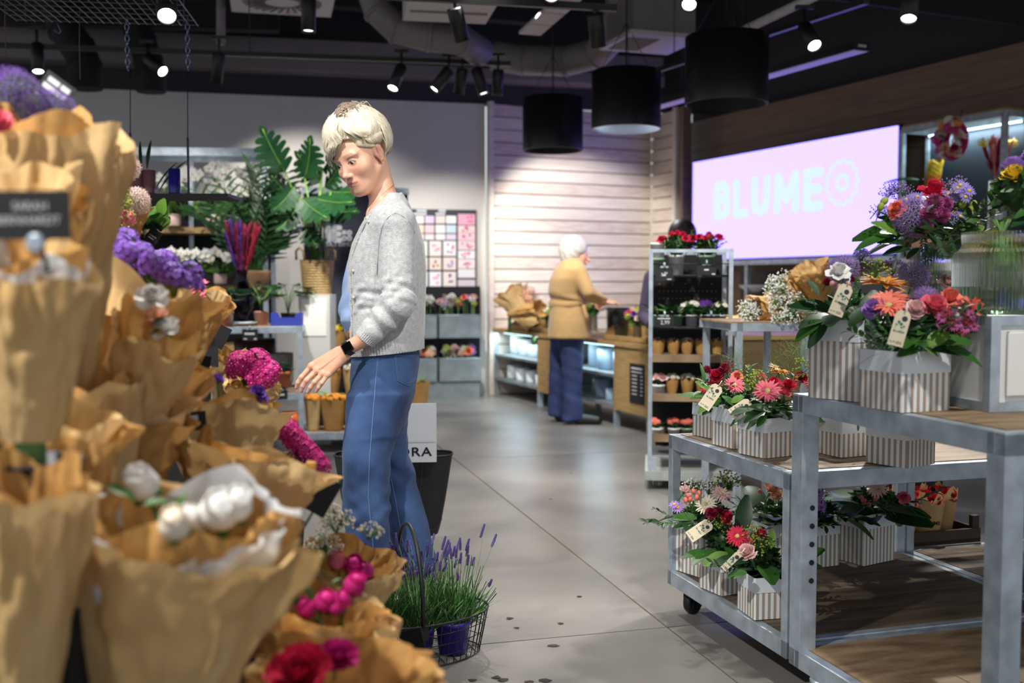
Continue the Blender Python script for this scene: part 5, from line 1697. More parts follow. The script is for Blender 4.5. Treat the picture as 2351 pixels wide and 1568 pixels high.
# ======================== galvanised display tables on the right
TY = radians(16.5)
ex, ey = Vector((cos(TY), sin(TY), 0)), Vector((-sin(TY), cos(TY), 0))
T0 = W(1815, 905, 2.85); T0.z = 0
Z1, Z2, Z3 = 0.838, 0.616, 0.142
def deck(parent, w, d, z, planks, m, along='x', gap=0.004, t=0.018):
 n = planks
 for i in range(n):
  if along == 'x':
   pw = d / n
   MB().box((w / 2, (i + 0.5) * pw, z - t / 2), (w, pw - gap, t)).build('deck_board', m, parent)
  else:
   pw = w / n
   MB().box(((i + 0.5) * pw, d / 2, z - t / 2), (pw - gap, d, t)).build('deck_board', m, parent)
def rim(parent, w, d, z, h=0.05, t=0.03):
 for c, s in (((w / 2, t / 2, z - h / 2), (w, t, h)), ((w / 2, d - t / 2, z - h / 2), (w, t, h)), ((t / 2, d / 2, z - h / 2), (t, d - 2 * t, h)), ((w - t / 2, d / 2, z - h / 2), (t, d - 2 * t, h))):
  MB().box(c, s).build('frame_rail', GALV, parent, bevel=0.002)
RUBBER = mat('grey_rubber', (92, 96, 100), rough=0.6)
def caster(parent, x, y, ztop, black=False, brake=True, ang=0.5):
 h = ztop
 r = min(0.05, h * 0.45)
 R = Matrix.Rotation(ang, 3, 'Z') @ Matrix.Rotation(pi / 2, 3, 'X')
 body_m = BLACK if black else GALV
 c = MB().lathe([(0.022, 0.0), (0.024, 0.012)], n=12, c=(x, y, h - 0.012)).build('caster', body_m, parent)
 off = Matrix.Rotation(ang, 3, 'Z') @ Vector((0.018, 0, 0))
 wl = MB().lathe([(r * 0.55, -0.013), (r * 0.92, -0.014), (r, -0.009), (r, 0.009), (r * 0.92, 0.014), (r * 0.55, 0.013)], n=26, R=R, c=(x + off.x, y + off.y, r)).build('wheel', RUBBER if not black else BLACK, c)
 MB().lathe([(r * 0.5, -0.0145), (r * 0.5, 0.0145)], n=18, R=R, c=(x + off.x, y + off.y, r)).build('hub', PLATE if not black else BLACK, c)
 for sg in (-1, 1):
  o_ = Matrix.Rotation(ang, 3, 'Z') @ Vector((0.008, sg * 0.019, 0))
  MB().box((x + o_.x, y + o_.y, (h - 0.01 + r * 0.7) / 2 + 0.006), (0.034, 0.003, h - r * 0.6), Matrix.Rotation(ang, 3, 'Z')).build('fork', body_m, c)
 if brake:
  o_ = Matrix.Rotation(ang, 3, 'Z') @ Vector((-0.03, 0, 0)); e_ = Matrix.Rotation(ang, 3, 'Z') @ Vector((-0.075, 0, 0))
  MB().tube([(x + o_.x * 0.3, y + o_.y * 0.3, h - 0.012), (x + o_.x, y + o_.y, h - 0.02), (x + e_.x * 0.85, y + e_.y * 0.85, h - 0.035), (x + e_.x, y + e_.y, h - 0.065)], [0.011, 0.016, 0.014, 0.008], 8, flat=0.45).build('brake_pedal', GALV, c)
def stage(label, origin, w, d, zs, posts_to, deck_n, dm, pw=0.036, holes=False, casters=((0.06, 0.06), (0.06, -0.06), (-0.06, 0.06), (-0.06, -0.06)), along='x'):
 th = thing('display_table', label, 'display table', (origin.x, origin.y, 0), TY)
 for z, n_, m_, al_ in zs:
  rim(th, w, d, z)
  deck(th, w - 0.06, d - 0.06, z + 0.002, n_, m_, al_)
  for c in [c for c in th.children if c.name.startswith('deck_board') and 'off' not in c]:
   c.location = (0.03, 0.03, 0); c['off'] = 1
 for x, y in ((0, 0), (w, 0), (0, d), (w, d)):
  xx_ = pw / 2 if x == 0 else w - pw / 2
  yy_ = pw / 2 if y == 0 else d - pw / 2
  MB().box((xx_, yy_, (posts_to - 0.003 + zs[-1][0] - 0.05) / 2), (pw, pw, posts_to - zs[-1][0] + 0.047)).build('post', GALV, th, bevel=0.002)
 for cx, cy in casters:
  caster(th, cx if cx > 0 else w + cx, cy if cy > 0 else d + cy, zs[-1][0] - 0.05, black=pw < 0.04, brake=pw > 0.04, ang=0.5)
 for c in th.children:
  if 'off' in c: del c['off']
 return th
U1o = T0 + ex * 0.0
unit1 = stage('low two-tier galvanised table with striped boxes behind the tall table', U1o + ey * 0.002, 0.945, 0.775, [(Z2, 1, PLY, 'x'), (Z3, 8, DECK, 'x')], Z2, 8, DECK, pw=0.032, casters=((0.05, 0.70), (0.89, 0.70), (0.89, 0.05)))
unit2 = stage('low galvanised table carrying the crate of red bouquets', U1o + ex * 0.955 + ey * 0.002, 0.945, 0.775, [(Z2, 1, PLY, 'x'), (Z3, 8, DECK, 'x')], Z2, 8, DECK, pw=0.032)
tall = stage('tall galvanised table with worn plywood top at the right edge', T0 - ey * 0.80, 0.945, 0.79, [(Z1, 1, PLY, 'x'), (Z3 - 0.004, 7, PLY, 'y')], Z1, 7, PLY, pw=0.052, casters=((0.012, 0.66), (0.89, 0.72), (0.07, 0.07), (0.88, 0.07)))
for k in range(5):
 MB().lathe([(0.0075, 0), (0.0075, 0.002)], n=12, R=Matrix.Rotation(pi / 2, 3, 'X')).build('bolt_hole', BLACK, tall, (0.034, 0.79 - 0.0525 + 0.0005, 0.33 + k * 0.05))
for c in [c for c in unit1.children if c.name.startswith('caster')][:1]:
 pass
def bp(px, py, Y):
 return W(px, py, Y)
rg = random.Random(77)
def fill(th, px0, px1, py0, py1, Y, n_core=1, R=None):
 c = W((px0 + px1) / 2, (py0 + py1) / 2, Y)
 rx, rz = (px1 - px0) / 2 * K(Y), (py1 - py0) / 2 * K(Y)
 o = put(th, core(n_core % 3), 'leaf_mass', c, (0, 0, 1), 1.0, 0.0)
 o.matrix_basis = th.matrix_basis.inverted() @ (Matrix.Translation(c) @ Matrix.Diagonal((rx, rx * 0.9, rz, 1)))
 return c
def blooms(th, rows, Y, rg=rg, tilt=(0, -0.6, 0.8), ts=0.3):
 """rows: (kind mesh, name, px, py, scale, [direction], [depth offset])"""
 for r in rows:
  me_, nm, px, py, s = r[:5]
  d = r[5] if len(r) > 5 and r[5] is not None else jitter_dir(rg, ts, tilt)
  dy = r[6] if len(r) > 6 else 0.0
  put(th, me_, nm, W(px, py, Y + dy), d, s, None, rg)
def scatter(th, me_, nm, px0, px1, py0, py1, n, Y, s=(0.8, 1.1), rg=rg, tilt=(0, -0.5, 0.9), ts=0.35, dy=0.05):
 for k in range(n):
  put(th, me_, nm, W(rg.uniform(px0, px1), rg.uniform(py0, py1), Y + rg.uniform(-dy, dy)), jitter_dir(rg, ts, tilt), rg.uniform(*s), None, rg)
def leaf_px(th, a_, b_, Y, w=0.5, g=0, Y2=None, name='leaf', kind='broad', roll=0.0):
 """a leaf blade from pixel a_ to pixel b_"""
 p, q = W(a_[0], a_[1], Y), W(b_[0], b_[1], Y if Y2 is None else Y2)
 d = q - p
 L = d.length
 dd = d.normalized()
 up_ = Vector((0, -0.55, 0.85))
 y = -(up_ - dd * up_.dot(dd)).normalized(); x = y.cross(dd)
 M = Matrix((x, y, dd)).transposed().to_4x4()
 o = bpy.data.objects.new(name, leafm(kind, g)); link(o, th)
 base = {'broad': 0.085, 'narrow': 0.09, 'blade': 0.16, 'sprig': 0.11, 'feather': 0.12}[kind]
 o.matrix_basis = th.matrix_basis.inverted() @ (Matrix.Translation(p) @ M @ Matrix.Rotation(roll, 4, 'Z') @ Matrix.Diagonal((w * L / base, L / base, L / base, 1)))
# ---- tall table: two boxes, vase, lantern
bx1 = flower_box('tall striped box of purple allium, white rose and orange gerbera', (1970, 923), Z1 + 0.002, 0.15, 0.205, radians(39), 0.27)
bx2 = flower_box('short striped box of coral gerbera and pink mums at the table front', (2070, 948), Z1 + 0.002, 0.145, 0.140, radians(22), 0.36)
Y = 2.72
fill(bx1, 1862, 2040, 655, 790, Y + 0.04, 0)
blooms(bx1, [(allium('lilac'), 'allium', 1936, 622, 1.0, (-0.1, -0.4, 1), 0.03), (rose('white'), 'rose', 1926, 632, 1.05, (-0.2, -0.6, 0.8), -0.06),
    (allium('lilac'), 'allium', 2100, 632, 0.95, (0.2, -0.3, 1), 0.08), (gerbera('orange'), 'gerbera', 2030, 652, 1.5, (0.1, -0.18, 1), 0.02),
    (berry('berry'), 'berry', 1910, 651, 1.0, None, -.08), (berry('berry'), 'berry', 1926, 657, 1.0, None, -.08), (berry('berry'), 'berry', 1948, 652, 1.0, None, -.08),
    (pompon('wine'), 'chrysanthemum', 1898, 648, 0.6), (pompon('wine'), 'chrysanthemum', 1960, 640, 0.5), (gyps('lime'), 'green_filler', 2010, 625, 0.9), (gyps('lilac'), 'baby_breath', 2050, 622, 0.9, None, .08),
    (cluster('aster', 'yellow'), 'aster_spike', 1977, 588, 0.6, (0, 0, 1), .08), (gyps('lilac'), 'baby_breath', 1985, 600, 0.6, None, .06), (carnation('blush'), 'carnation', 2172, 655, 1.0, None, .1)], Y)
foliage(bx1, W(1945, 740, Y), 0.10, 12, rg, ('broad', 'narrow', 'sprig'), 0.05, (0.9, 1.35))
leaf_px(bx1, (1890, 735), (1822, 770), Y - .05, 0.9, 1); leaf_px(bx1, (1900, 745), (1850, 790), Y - .07, 0.9, 0); leaf_px(bx1, (1880, 700), (1835, 690), Y - .03, 0.5, 3, kind='sprig')
leaf_px(bx1, (1885, 715), (1822, 725), Y - .05, 0.6, 3, kind='sprig'); leaf_px(bx1, (1990, 760), (2010, 665), Y - .10, 1.1, 0); leaf_px(bx1, (1950, 750), (1985, 700), Y - .11, 1.0, 0)
leaf_px(bx1, (1960, 690), (1965, 640), Y - .10, 0.8, 1, kind='sprig'); leaf_px(bx1, (1880, 680), (1862, 640), Y, 0.8, 3)
price_tag(bx1, W(1945, 654, 2.575), (-0.40, -0.02, -1), (-0.1, -1, 0.15), L=0.080, wd_=0.036)
Y = 2.47
fill(bx2, 1995, 2240, 700, 815, Y + 0.02, 1)
blooms(bx2, [(gerbera('coral'), 'gerbera', 2041, 688, 1.05, (-0.15, -0.35, 1), 0.02), (gerbera('coral'), 'gerbera', 2040, 702, 0.9, (-0.1, -0.6, 0.9), -0.02), (carnation('lilac'), 'carnation', 2010, 714, 1.1, (-0.6, -0.6, 0.5)),
    (allium('lilac', 0.036), 'allium', 2124, 690, 1.0, (0, -0.3, 1), 0.05), (carnation('pink'), 'carnation', 2140, 712, 1.35, (0.1, -0.7, 0.7), -0.02), (carnation('blush'), 'carnation', 2100, 716, 1.0, (-0.1, -0.8, 0.6), -0.02),
    (rose('coral'), 'rose', 2180, 695, 1.1, None, .02), (rose('coral'), 'rose', 2228, 710, 1.0, (0.6, -0.5, 0.6), 0.02), (pompon('wine'), 'chrysanthemum', 2093, 700, 0.8, None, .03), (pompon('wine'), 'chrysanthemum', 2150, 698, 0.8, None, .05)], Y)
for (px, py) in ((2172, 715), (2188, 705), (2205, 700), (2196, 722), (2180, 735), (2213, 722), (2200, 742), (2222, 735), (2216, 752), (2190, 748), (2230, 722), (2160, 748), (2236, 748), (2205, 762), (2162, 728)):
 put(bx2, daisy('wine', 'd') if (px + py) % 2 else daisy('mauve', 'd'), 'small_mum', W(px, py, Y - 0.06), jitter_dir(rg, .3, (0.2, -0.8, 0.5)), 1.0)
foliage(bx2, W(2110, 790, Y), 0.085, 9, rg, ('broad', 'feather', 'sprig'), 0.15, (0.9, 1.3))
for a_, b_, w_, g_ in (((2118, 800), (2060, 806), 1.1, 1), ((2130, 795), (2175, 755), 1.3, 2), ((2160, 790), (2235, 770), 1.1, 1), ((2170, 800), (2268, 822), 0.8, 1), ((2140, 805), (2215, 800), 0.9, 0), ((2120, 800), (2160, 810), 1.2, 2)):
 leaf_px(bx2, a_, b_, Y - .09, w_, g_)
for a_, b_ in (((2050, 790), (1985, 755)), ((2045, 800), (1978, 780)), ((2040, 770), (2000, 735)), ((2060, 800), (1990, 800)), ((2070, 780), (2030, 740))):
 leaf_px(bx2, a_, b_, Y - .06, 0.9, rg.choice((0, 3, 1)), kind=rg.choice(('feather', 'sprig')))
leaf_px(bx2, (2030, 810), (1968, 815), Y - .05, 0.25, 0, kind='blade')
price_tag(bx2, W(2077, 714, 2.325), (-0.26, 0.02, -1), (-0.15, -1, 0.1), L=0.080, wd_=0.034)
RIB = glass('ribbed_glass', (236, 244, 240), rough=0.04, bump=0.0, alpha_mix=0.12)
WATER = glass('vase_water', (205, 222, 205), rough=0.0, ior=1.33, alpha_mix=0.5)
def ribbed(prof, n=48, amp=0.0025):
 def f(u, v):
  t = v * (len(prof) - 1); i = min(int(t), len(prof) - 2); t -= i
  r = lerp(prof[i][0], prof[i + 1][0], t); z = lerp(prof[i][1], prof[i + 1][1], t)
  r += amp * (0.5 + 0.5 * cos(u * 2 * pi * n)) * (1 if r > 0.02 else 0)
  return (r * cos(2 * pi * u), r * sin(2 * pi * u), z)
 return MB().grid(f, n * 4, (len(prof) - 1) * 4 + 1, closed=True)
vb = W(2132, 650, 2.86)
vs = thing('glass_vase', 'smaller ribbed glass vase holding the large purple bouquet', 'vase', (vb.x, vb.y, Z1 + 0.002))
vt = W(2132, 570, 2.86).z - Z1
ribbed([(0.05, 0.0), (0.072, 0.01), (0.075, vt * 0.62), (0.070, vt * 0.74), (0.054, vt * 0.82), (0.054, vt * 0.92), (0.060, vt)]).build('glass_wall', RIB, vs)
MB().lathe([(0.066, 0.012), (0.069, vt * 0.55)], n=32).build('water', WATER, vs)
for k in range(9):
 MB().tube([(rg.gauss(0, .02), rg.gauss(0, .02), 0.03), (rg.gauss(0, .015), rg.gauss(0, .015), vt)], 0.003, 5).build('stem', STEM, vs)
bq = thing('bouquet', 'large domed bouquet of purple allium, red rose and pink pompon mums', 'bouquet', (vb.x, vb.y, Z1 + vt))
Y = 2.83
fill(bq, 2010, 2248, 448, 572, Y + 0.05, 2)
blooms(bq, [(allium('lilac'), 'allium', 2097, 497, 1.25, (-0.1, -0.8, 0.6), -0.08), (rose('crimson'), 'rose', 2141, 449, 1.3, (0, -0.4, 0.9), -0.02),
   (pompon('mauve'), 'chrysanthemum', 2143, 467, 1.25, (0, -0.8, 0.6), -0.10), (pompon('mauve'), 'chrysanthemum', 2169, 470, 1.0, (0.2, -0.8, 0.6), -0.09), (pompon('mauve'), 'chrysanthemum', 2131, 492, 1.1, (0, -0.9, 0.4), -0.13),
   (pompon('mauve'), 'chrysanthemum', 2163, 494, 1.0, (0.2, -0.9, 0.4), -0.12), (pompon('mauve'), 'chrysanthemum', 2126, 520, 0.9, (0, -1, 0.2), -0.13), (rose('coral'), 'rose', 2062, 482, 0.8, (-0.5, -0.7, 0.4), -0.08), (rose('coral'), 'rose', 2056, 492, 0.6, (-0.6, -0.7, 0.4), -0.08)], Y)
for (px, py) in ((2190, 440), (2200, 448), (2186, 455), (2210, 440), (2216, 452), (2198, 432), (2176, 446), (2095, 455), (2106, 452), (2080, 458), (2047, 486), (2058, 500), (2040, 478), (2196, 480), (2205, 497), (2180, 505), (2112, 528), (2190, 488), (2217, 430), (2225, 438), (2205, 425)):
 put(bq, daisy('aster'), 'aster', W(px, py, Y - 0.06 + rg.uniform(-.03, .03)), jitter_dir(rg, .4, (0, -0.7, 0.6)), 1.25)
for (px, py) in ((2045, 440), (2060, 436), (2075, 442), (2035, 452), (2175, 430), (2150, 440), (2200, 425), (2016, 490)):
 put(bq, gyps('lilac'), 'baby_breath', W(px, py, Y), jitter_dir(rg, .3, (0, -0.2, 1)), 0.62)
for (px, py) in ((2222, 455), (2210, 468), (2235, 470), (2226, 482), (2030, 462), (2022, 475)):
 put(bq, berry('lime'), 'green_bud', W(px, py, Y - 0.05), jitter_dir(rg, .4), 1.5)
foliage(bq, W(2130, 555, Y), 0.125, 13, rg, ('broad', 'sprig', 'broad'), 0.05, (0.9, 1.3))
for a_, b_, w_, g_ in (((2035, 545), (1966, 558), 0.8, 1), ((2060, 540), (2012, 500), 1.2, 2), ((2075, 560), (2020, 545), 1.0, 0), ((2090, 572), (2030, 572), 0.9, 0), ((2205, 540), (2240, 490), 1.0, 1), ((2215, 550), (2255, 510), 1.1, 2),
      ((2190, 560), (2250, 545), 0.8, 1), ((2170, 570), (2215, 585), 0.9, 2), ((2110, 570), (2080, 588), 1.0, 0), ((2235, 520), (2258, 540), 0.9, 1)):
 leaf_px(bq, a_, b_, Y - .08, w_, g_)
for a_, b_ in (((2150, 530), (2160, 590)), ((2120, 540), (2125, 595)), ((2180, 540), (2195, 590)), ((2140, 560), (2120, 600)), ((2225, 500), (2262, 470))):
 leaf_px(bq, a_, b_, Y - .12, 1.0, rg.choice((3, 0)), kind='sprig')
wc_ = mat('white_panel', (224, 226, 226), rough=0.35, var=0.02)
c0 = G(2272, 948, Z1 + 0.002)
rho = radians(13)
cu = thing('display_cube', 'white panelled cube with galvanised edges under the tall ribbed vase', 'display stand', (c0.x, c0.y, Z1 + 0.002), rho)
S_, H_ = 0.30, 0.222
MB().box((S_ / 2, S_ / 2, H_ / 2), (S_ - 0.012, S_ - 0.012, H_ - 0.012)).build('panel_body', wc_, cu)
for x in (0, S_):
 for y in (0, S_):
  MB().box((x - 0.012 * (1 if x else -1), y - 0.012 * (1 if y else -1), H_ / 2), (0.026, 0.026, H_)).build('edge_post', GALV, cu, bevel=0.002)
for z in (0.012, H_ - 0.010):
 for y in (0.012, S_ - 0.012): MB().box((S_ / 2, y, z), (S_ - 0.05, 0.024, 0.022)).build('edge_rail', GALV, cu)
 for x in (0.012, S_ - 0.012): MB().box((x, S_ / 2, z), (0.024, S_ - 0.05, 0.022)).build('edge_rail', GALV, cu)
MB().box((S_ / 2, -0.001, H_ / 2), (S_ - 0.085, 0.006, H_ - 0.075)).build('inset_panel', WHITE, cu, bevel=0.002)
for x, wx in ((0.045, 0.004), (S_ - 0.045, 0.004)):
 MB().box((x, 0.0, H_ / 2), (wx, 0.006, H_ - 0.07)).build('bead', PLATE, cu)
vc = c0 + Vector((cos(rho), sin(rho), 0)) * 0.125 + Vector((-sin(rho), cos(rho), 0)) * 0.135
v2 = thing('glass_vase', 'tall ribbed glass vase half full of water at the right edge', 'vase', (vc.x, vc.y, Z1 + H_ + 0.004))
vh = W(2280, 533, vc.y).z - (Z1 + H_ + 0.004)
ribbed([(0.08, 0.0), (0.106, 0.012), (0.108, vh * 0.66), (0.104, vh * 0.74), (0.090, vh * 0.80), (0.086, vh * 0.84), (0.088, vh)], 60, 0.003).build('glass_wall', RIB, v2)
MB().lathe([(0.09, 0.012), (0.102, 0.02), (0.103, vh * 0.33)], n=40).build('water', WATER, v2)
for k in range(12):
 an = rg.random() * 6.28
 MB().tube([(cos(an) * 0.06, sin(an) * 0.06, 0.02), (cos(an) * 0.02, sin(an) * 0.02, vh * 0.8), (-cos(an) * 0.02, -sin(an) * 0.02, vh * 1.15)], 0.003, 5).build('stem', STEM, v2)
bq2 = thing('bouquet', 'bouquet cut by the right edge with one dark leaf reaching left', 'bouquet', (vc.x, vc.y, Z1 + H_ + vh + 0.004))
put(bq2, core(0), 'leaf_mass', vc + Vector((0.05, 0, Z1 + H_ + vh + 0.10 - vc.z)), (0, 0, 1), 0.085, 0)
Yv = vc.y - 0.05
leaf_px(bq2, (2380, 500), (2322, 508), Yv, 0.9, 0); leaf_px(bq2, (2390, 470), (2330, 488), Yv, 0.8, 1); leaf_px(bq2, (2385, 520), (2335, 525), Yv, 0.8, 0)
for k in range(14):
 put(bq2, gyps('yellow'), 'yellow_filler', vc + Vector((rg.uniform(0.0, .07), rg.uniform(-.03, .08), Z1 + H_ + vh * rg.uniform(0.62, 0.95) - vc.z)), jitter_dir(rg, .4, (0, 0, 1)), 0.7)
for k in range(8):
 put(bq2, carnation('yellow' if k % 2 else 'lilac'), 'carnation', vc + Vector((rg.uniform(0.02, .14), rg.uniform(-.06, .08), Z1 + H_ + vh + rg.uniform(0.08, 0.2) - vc.z)), jitter_dir(rg, .4), 1.2)
# ---- lower tier boxes
mid = [('striped box at the back left corner of the low table', (1640, 1008), 0.115, 0.112, 30), ('striped box with a folded tag beside the table corner', (1684, 1031), 0.12, 0.122, 24),
  ('striped box of pink gerbera nearest the left post', (1756, 1053), 0.122, 0.118, 29), ('shaded striped box behind the left post', (1868, 1028), 0.12, 0.10, 30),
  ('striped box with rounded top under the tall table', (1931, 1051), 0.125, 0.110, 24), ('wide striped box under the tall table top', (2083, 1076), 0.137, 0.122, 36)]
MB_ = []
for lb, co, w_, h_, r_ in mid:
 MB_.append(flower_box(lb, co, Z2 + 0.004, w_, h_, radians(r_), 0.36))
Y = 3.40
b = MB_[0]
fill(b, 1600, 1690, 868, 945, 3.52, 0)
blooms(b, [(carnation('crimson'), 'carnation', 1640, 868, 1.0), (gerbera('crimson', 'd'), 'gerbera', 1632, 892, 0.8, (-0.4, -0.6, 0.6)), (pompon('wine'), 'celosia', 1622, 850, 0.8), (pompon('wine'), 'celosia', 1650, 858, 0.9), (pompon('wine'), 'celosia', 1664, 846, 0.9), (gyps('wine'), 'red_filler', 1672, 850, 0.8)], Y)
foliage(b, W(1645, 925, 3.46), 0.10, 9, rg, ('broad', 'broad', 'sprig'), 0.1, (0.8, 1.2), (1, 1, 2))
for a_, b_, w_, g_ in (((1640, 905), (1605, 870), 0.9, 2), ((1640, 915), (1598, 900), 0.9, 1), ((1640, 925), (1600, 940), 1.1, 2), ((1650, 930), (1610, 945), 1.0, 1), ((1618, 880), (1612, 835), 0.4, 1)):
 leaf_px(b, a_, b_, 3.36, w_, g_)
price_tag(b, W(1650, 885, 3.25), (-0.62, -0.05, -0.9), (-0.1, -1, 0.3), L=0.085, wd_=0.04)
b = MB_[1]
fill(b, 1655, 1745, 885, 955, 3.38, 1)
blooms(b, [(gerbera('pink', 'y'), 'gerbera', 1687, 884, 0.72, (0, -0.7, 0.7), -0.05), (gyps('lime'), 'lady_mantle', 1715, 872, 0.9), (gyps('lime'), 'lady_mantle', 1735, 880, 0.9), (gyps('lime'), 'lady_mantle', 1728, 892, 0.9), (rose('coral'), 'rose', 1690, 868, 0.7), (carnation('pink'), 'carnation', 1748, 870, 0.7)], 3.30)
foliage(b, W(1700, 925, 3.33), 0.09, 8, rg, ('broad', 'sprig'), 0.2, (0.8, 1.2), (0, 1, 2))
leaf_px(b, (1680, 925), (1705, 905), 3.22, 1.2, 2); leaf_px(b, (1690, 935), (1665, 905), 3.22, 1.0, 1)
price_tag(b, W(1722, 922, 3.15), (-0.85, -0.1, -0.55), (0.1, -1, 0.5), L=0.070, wd_=0.034)
b = MB_[2]
fill(b, 1705, 1830, 900, 965, 3.20, 2)
blooms(b, [(gerbera('pink', 'y'), 'gerbera', 1762, 898, 0.92, (-0.15, -0.75, 0.65), -0.06), (carnation('crimson'), 'carnation', 1776, 885, 0.9), (carnation('crimson'), 'carnation', 1812, 890, 0.9), (carnation('pink'), 'carnation', 1800, 905, 0.8), (gerbera('orange'), 'gerbera', 1790, 854, 0.8, (0.1, -0.1, 1), 0.2), (gyps('lime'), 'lady_mantle', 1745, 872, 0.8)], 3.14)
foliage(b, W(1765, 945, 3.15), 0.10, 12, rg, ('broad', 'narrow', 'sprig'), 0.12, (0.8, 1.2), (0, 0, 1))
for a_, b_, w_, g_ in (((1760, 940), (1705, 960), 0.9, 0), ((1770, 945), (1725, 925), 1.0, 0), ((1760, 955), (1735, 975), 1.2, 1), ((1790, 945), (1830, 960), 1.1, 0)):
 leaf_px(b, a_, b_, 3.04, w_, g_)
for k in range(5):
 put(b, grass_plume(), 'grass_plume', W(rg.uniform(1650, 1870), rg.uniform(850, 890), rg.uniform(3.25, 3.6)), jitter_dir(rg, .35, (0, 0, 1)), rg.uniform(0.6, 0.85))
leaf_px(b, (1815, 905), (1800, 830), 3.15, 0.5, 2, kind='blade'); leaf_px(b, (1820, 880), (1855, 835), 3.15, 0.5, 1, kind='blade')
b = MB_[3]
fill(b, 1830, 1900, 890, 985, 3.38, 0)
blooms(b, [(gerbera('crimson', 'd'), 'gerbera', 1868, 880, 0.75), (carnation('red'), 'carnation', 1838, 870, 0.8), (carnation('red'), 'carnation', 1880, 858, 0.8), (gyps('lime'), 'lady_mantle', 1845, 850, 1.0), (daisy('peach'), 'daisy', 1778, 842, 1.4)], 3.33)
for k in range(3):
 put(b, grass_plume(), 'grass_plume', W(rg.uniform(1820, 1880), rg.uniform(850, 880), 3.45), jitter_dir(rg, .3, (0, 0, 1)), 0.75)
foliage(b, W(1870, 975, 3.35), 0.09, 6, rg, ('broad',), 0.2)
for i_, (px, py, Yc) in ((4, (1940, 965, 3.2)), (5, (2095, 985, 3.02))):
 foliage(MB_[i_], W(px, py, Yc), 0.06, 6, rg, ('broad', 'sprig'), 0.3, (0.7, 1.0), (0, 0, 1))
 put(MB_[i_], core(i_ % 3), 'leaf_mass', W(px, py - 4, Yc + 0.03), (0, 0, 1), 0.05)
leaf_px(MB_[4], (1905, 960), (1860, 970), 3.15, 0.9, 1); leaf_px(MB_[4], (1968, 975), (1973, 990), 3.05, 1.0, 1)
# ---- bottom deck boxes
bot = [('tall striped box of cream gerbera on the bottom deck', (1609, 1327), 0.13, 0.180, 34, 0.16), ('striped box with a wide leaf in the middle of the bottom row', (1657, 1369), 0.12, 0.118, 27, 0.36),
  ('striped box of pink gerbera and green lady mantle, front of the bottom row', (1732, 1424), 0.125, 0.125, 12, 0.36), ('striped box of peach roses behind the bottom row', (1762, 1290), 0.12, 0.13, 20, 0.36),
  ('striped box of lilac mums behind the steel post', (1858, 1306), 0.13, 0.150, 22, 0.25), ('largest striped box in the shade of the bottom deck', (1983, 1300), 0.165, 0.178, 32, 0.28)]
BT = [flower_box(lb, co, Z3 + 0.004, w_, h_, radians(r_), bd) for lb, co, w_, h_, r_, bd in bot]
b = BT[0]
fill(b, 1552, 1690, 1145, 1215, 3.50, 0)
blooms(b, [(gerbera('blush', 'y'), 'gerbera', 1655, 1134, 0.8, (0.2, -0.5, 0.8)), (gerbera('cream', 'y'), 'gerbera', 1620, 1158, 0.8, (-0.1, -0.8, 0.6), -.04), (daisy('lilac'), 'daisy', 1556, 1165, 1.6), (daisy('lilac'), 'daisy', 1548, 1158, 1.3), (rose('blush'), 'rose', 1570, 1130, 0.8)], 3.42)
for (px, py) in ((1580, 1138), (1592, 1128), (1584, 1146), (1600, 1142), (1574, 1148), (1606, 1132)):
 put(b, berry('coral'), 'berry', W(px, py, 3.38), jitter_dir(rg, .3), 1.2)
for (px, py) in ((1590, 1118), (1605, 1122), (1618, 1116), (1628, 1126)):
 put(b, gyps('white'), 'baby_breath', W(px, py, 3.44), jitter_dir(rg, .3, (0, -0.2, 1)), 0.8)
put(b, gyps('lime', 80, 0.05), 'dill_umbel', W(1672, 1112, 3.5), (0, 0, 1), 1.0)
foliage(b, W(1600, 1195, 3.45), 0.10, 11, rg, ('broad', 'sprig', 'narrow'), 0.1, (0.8, 1.2), (0, 0, 1))
leaf_px(b, (1600, 1190), (1548, 1180), 3.38, 1.0, 1); leaf_px(b, (1595, 1200), (1545, 1205), 3.36, 0.8, 0)
price_tag(b, W(1632, 1200, 3.30), (-0.85, -0.1, -0.55), (0, -1, 0.5), L=0.085, wd_=0.04)
b = BT[1]
fill(b, 1612, 1725, 1190, 1290, 3.34, 1)
blooms(b, [(carnation('wine'), 'carnation', 1632, 1182, 0.8), (carnation('crimson'), 'carnation', 1665, 1188, 0.8), (gyps('lime'), 'lady_mantle', 1660, 1205, 0.7), (rose('red'), 'rose', 1662, 1200, 0.6), (carnation('wine'), 'carnation', 1650, 1176, 0.6)], 3.27)
foliage(b, W(1665, 1270, 3.30), 0.10, 11, rg, ('broad', 'narrow', 'broad'), 0.15, (0.8, 1.2), (0, 0, 1))
leaf_px(b, (1680, 1275), (1613, 1285), 3.16, 1.0, 2); leaf_px(b, (1690, 1285), (1670, 1255), 3.16, 1.0, 1); leaf_px(b, (1700, 1230), (1715, 1140), 3.3, 0.8, 0)
b = BT[2]
fill(b, 1690, 1800, 1225, 1335, 3.14, 2)
blooms(b, [(gerbera('crimson', 'y'), 'gerbera', 1693, 1231, 0.75, (-0.3, -0.7, 0.5)), (carnation('pink'), 'carnation', 1710, 1252, 1.0), (carnation('blush'), 'carnation', 1718, 1272, 1.1, None, -.04), (carnation('crimson'), 'carnation', 1745, 1232, 0.8),
   (gyps('lime'), 'lady_mantle', 1738, 1240, 0.9), (gyps('lime'), 'lady_mantle', 1752, 1258, 0.9), (gyps('lime'), 'lady_mantle', 1728, 1228, 0.8), (gerbera('pink', 'y'), 'gerbera', 1850, 1282, 0.8, (0.8, -0.5, 0.2))], 3.05)
foliage(b, W(1745, 1310, 3.10), 0.11, 13, rg, ('broad', 'sprig', 'narrow'), 0.1, (0.8, 1.2), (0, 0, 1))
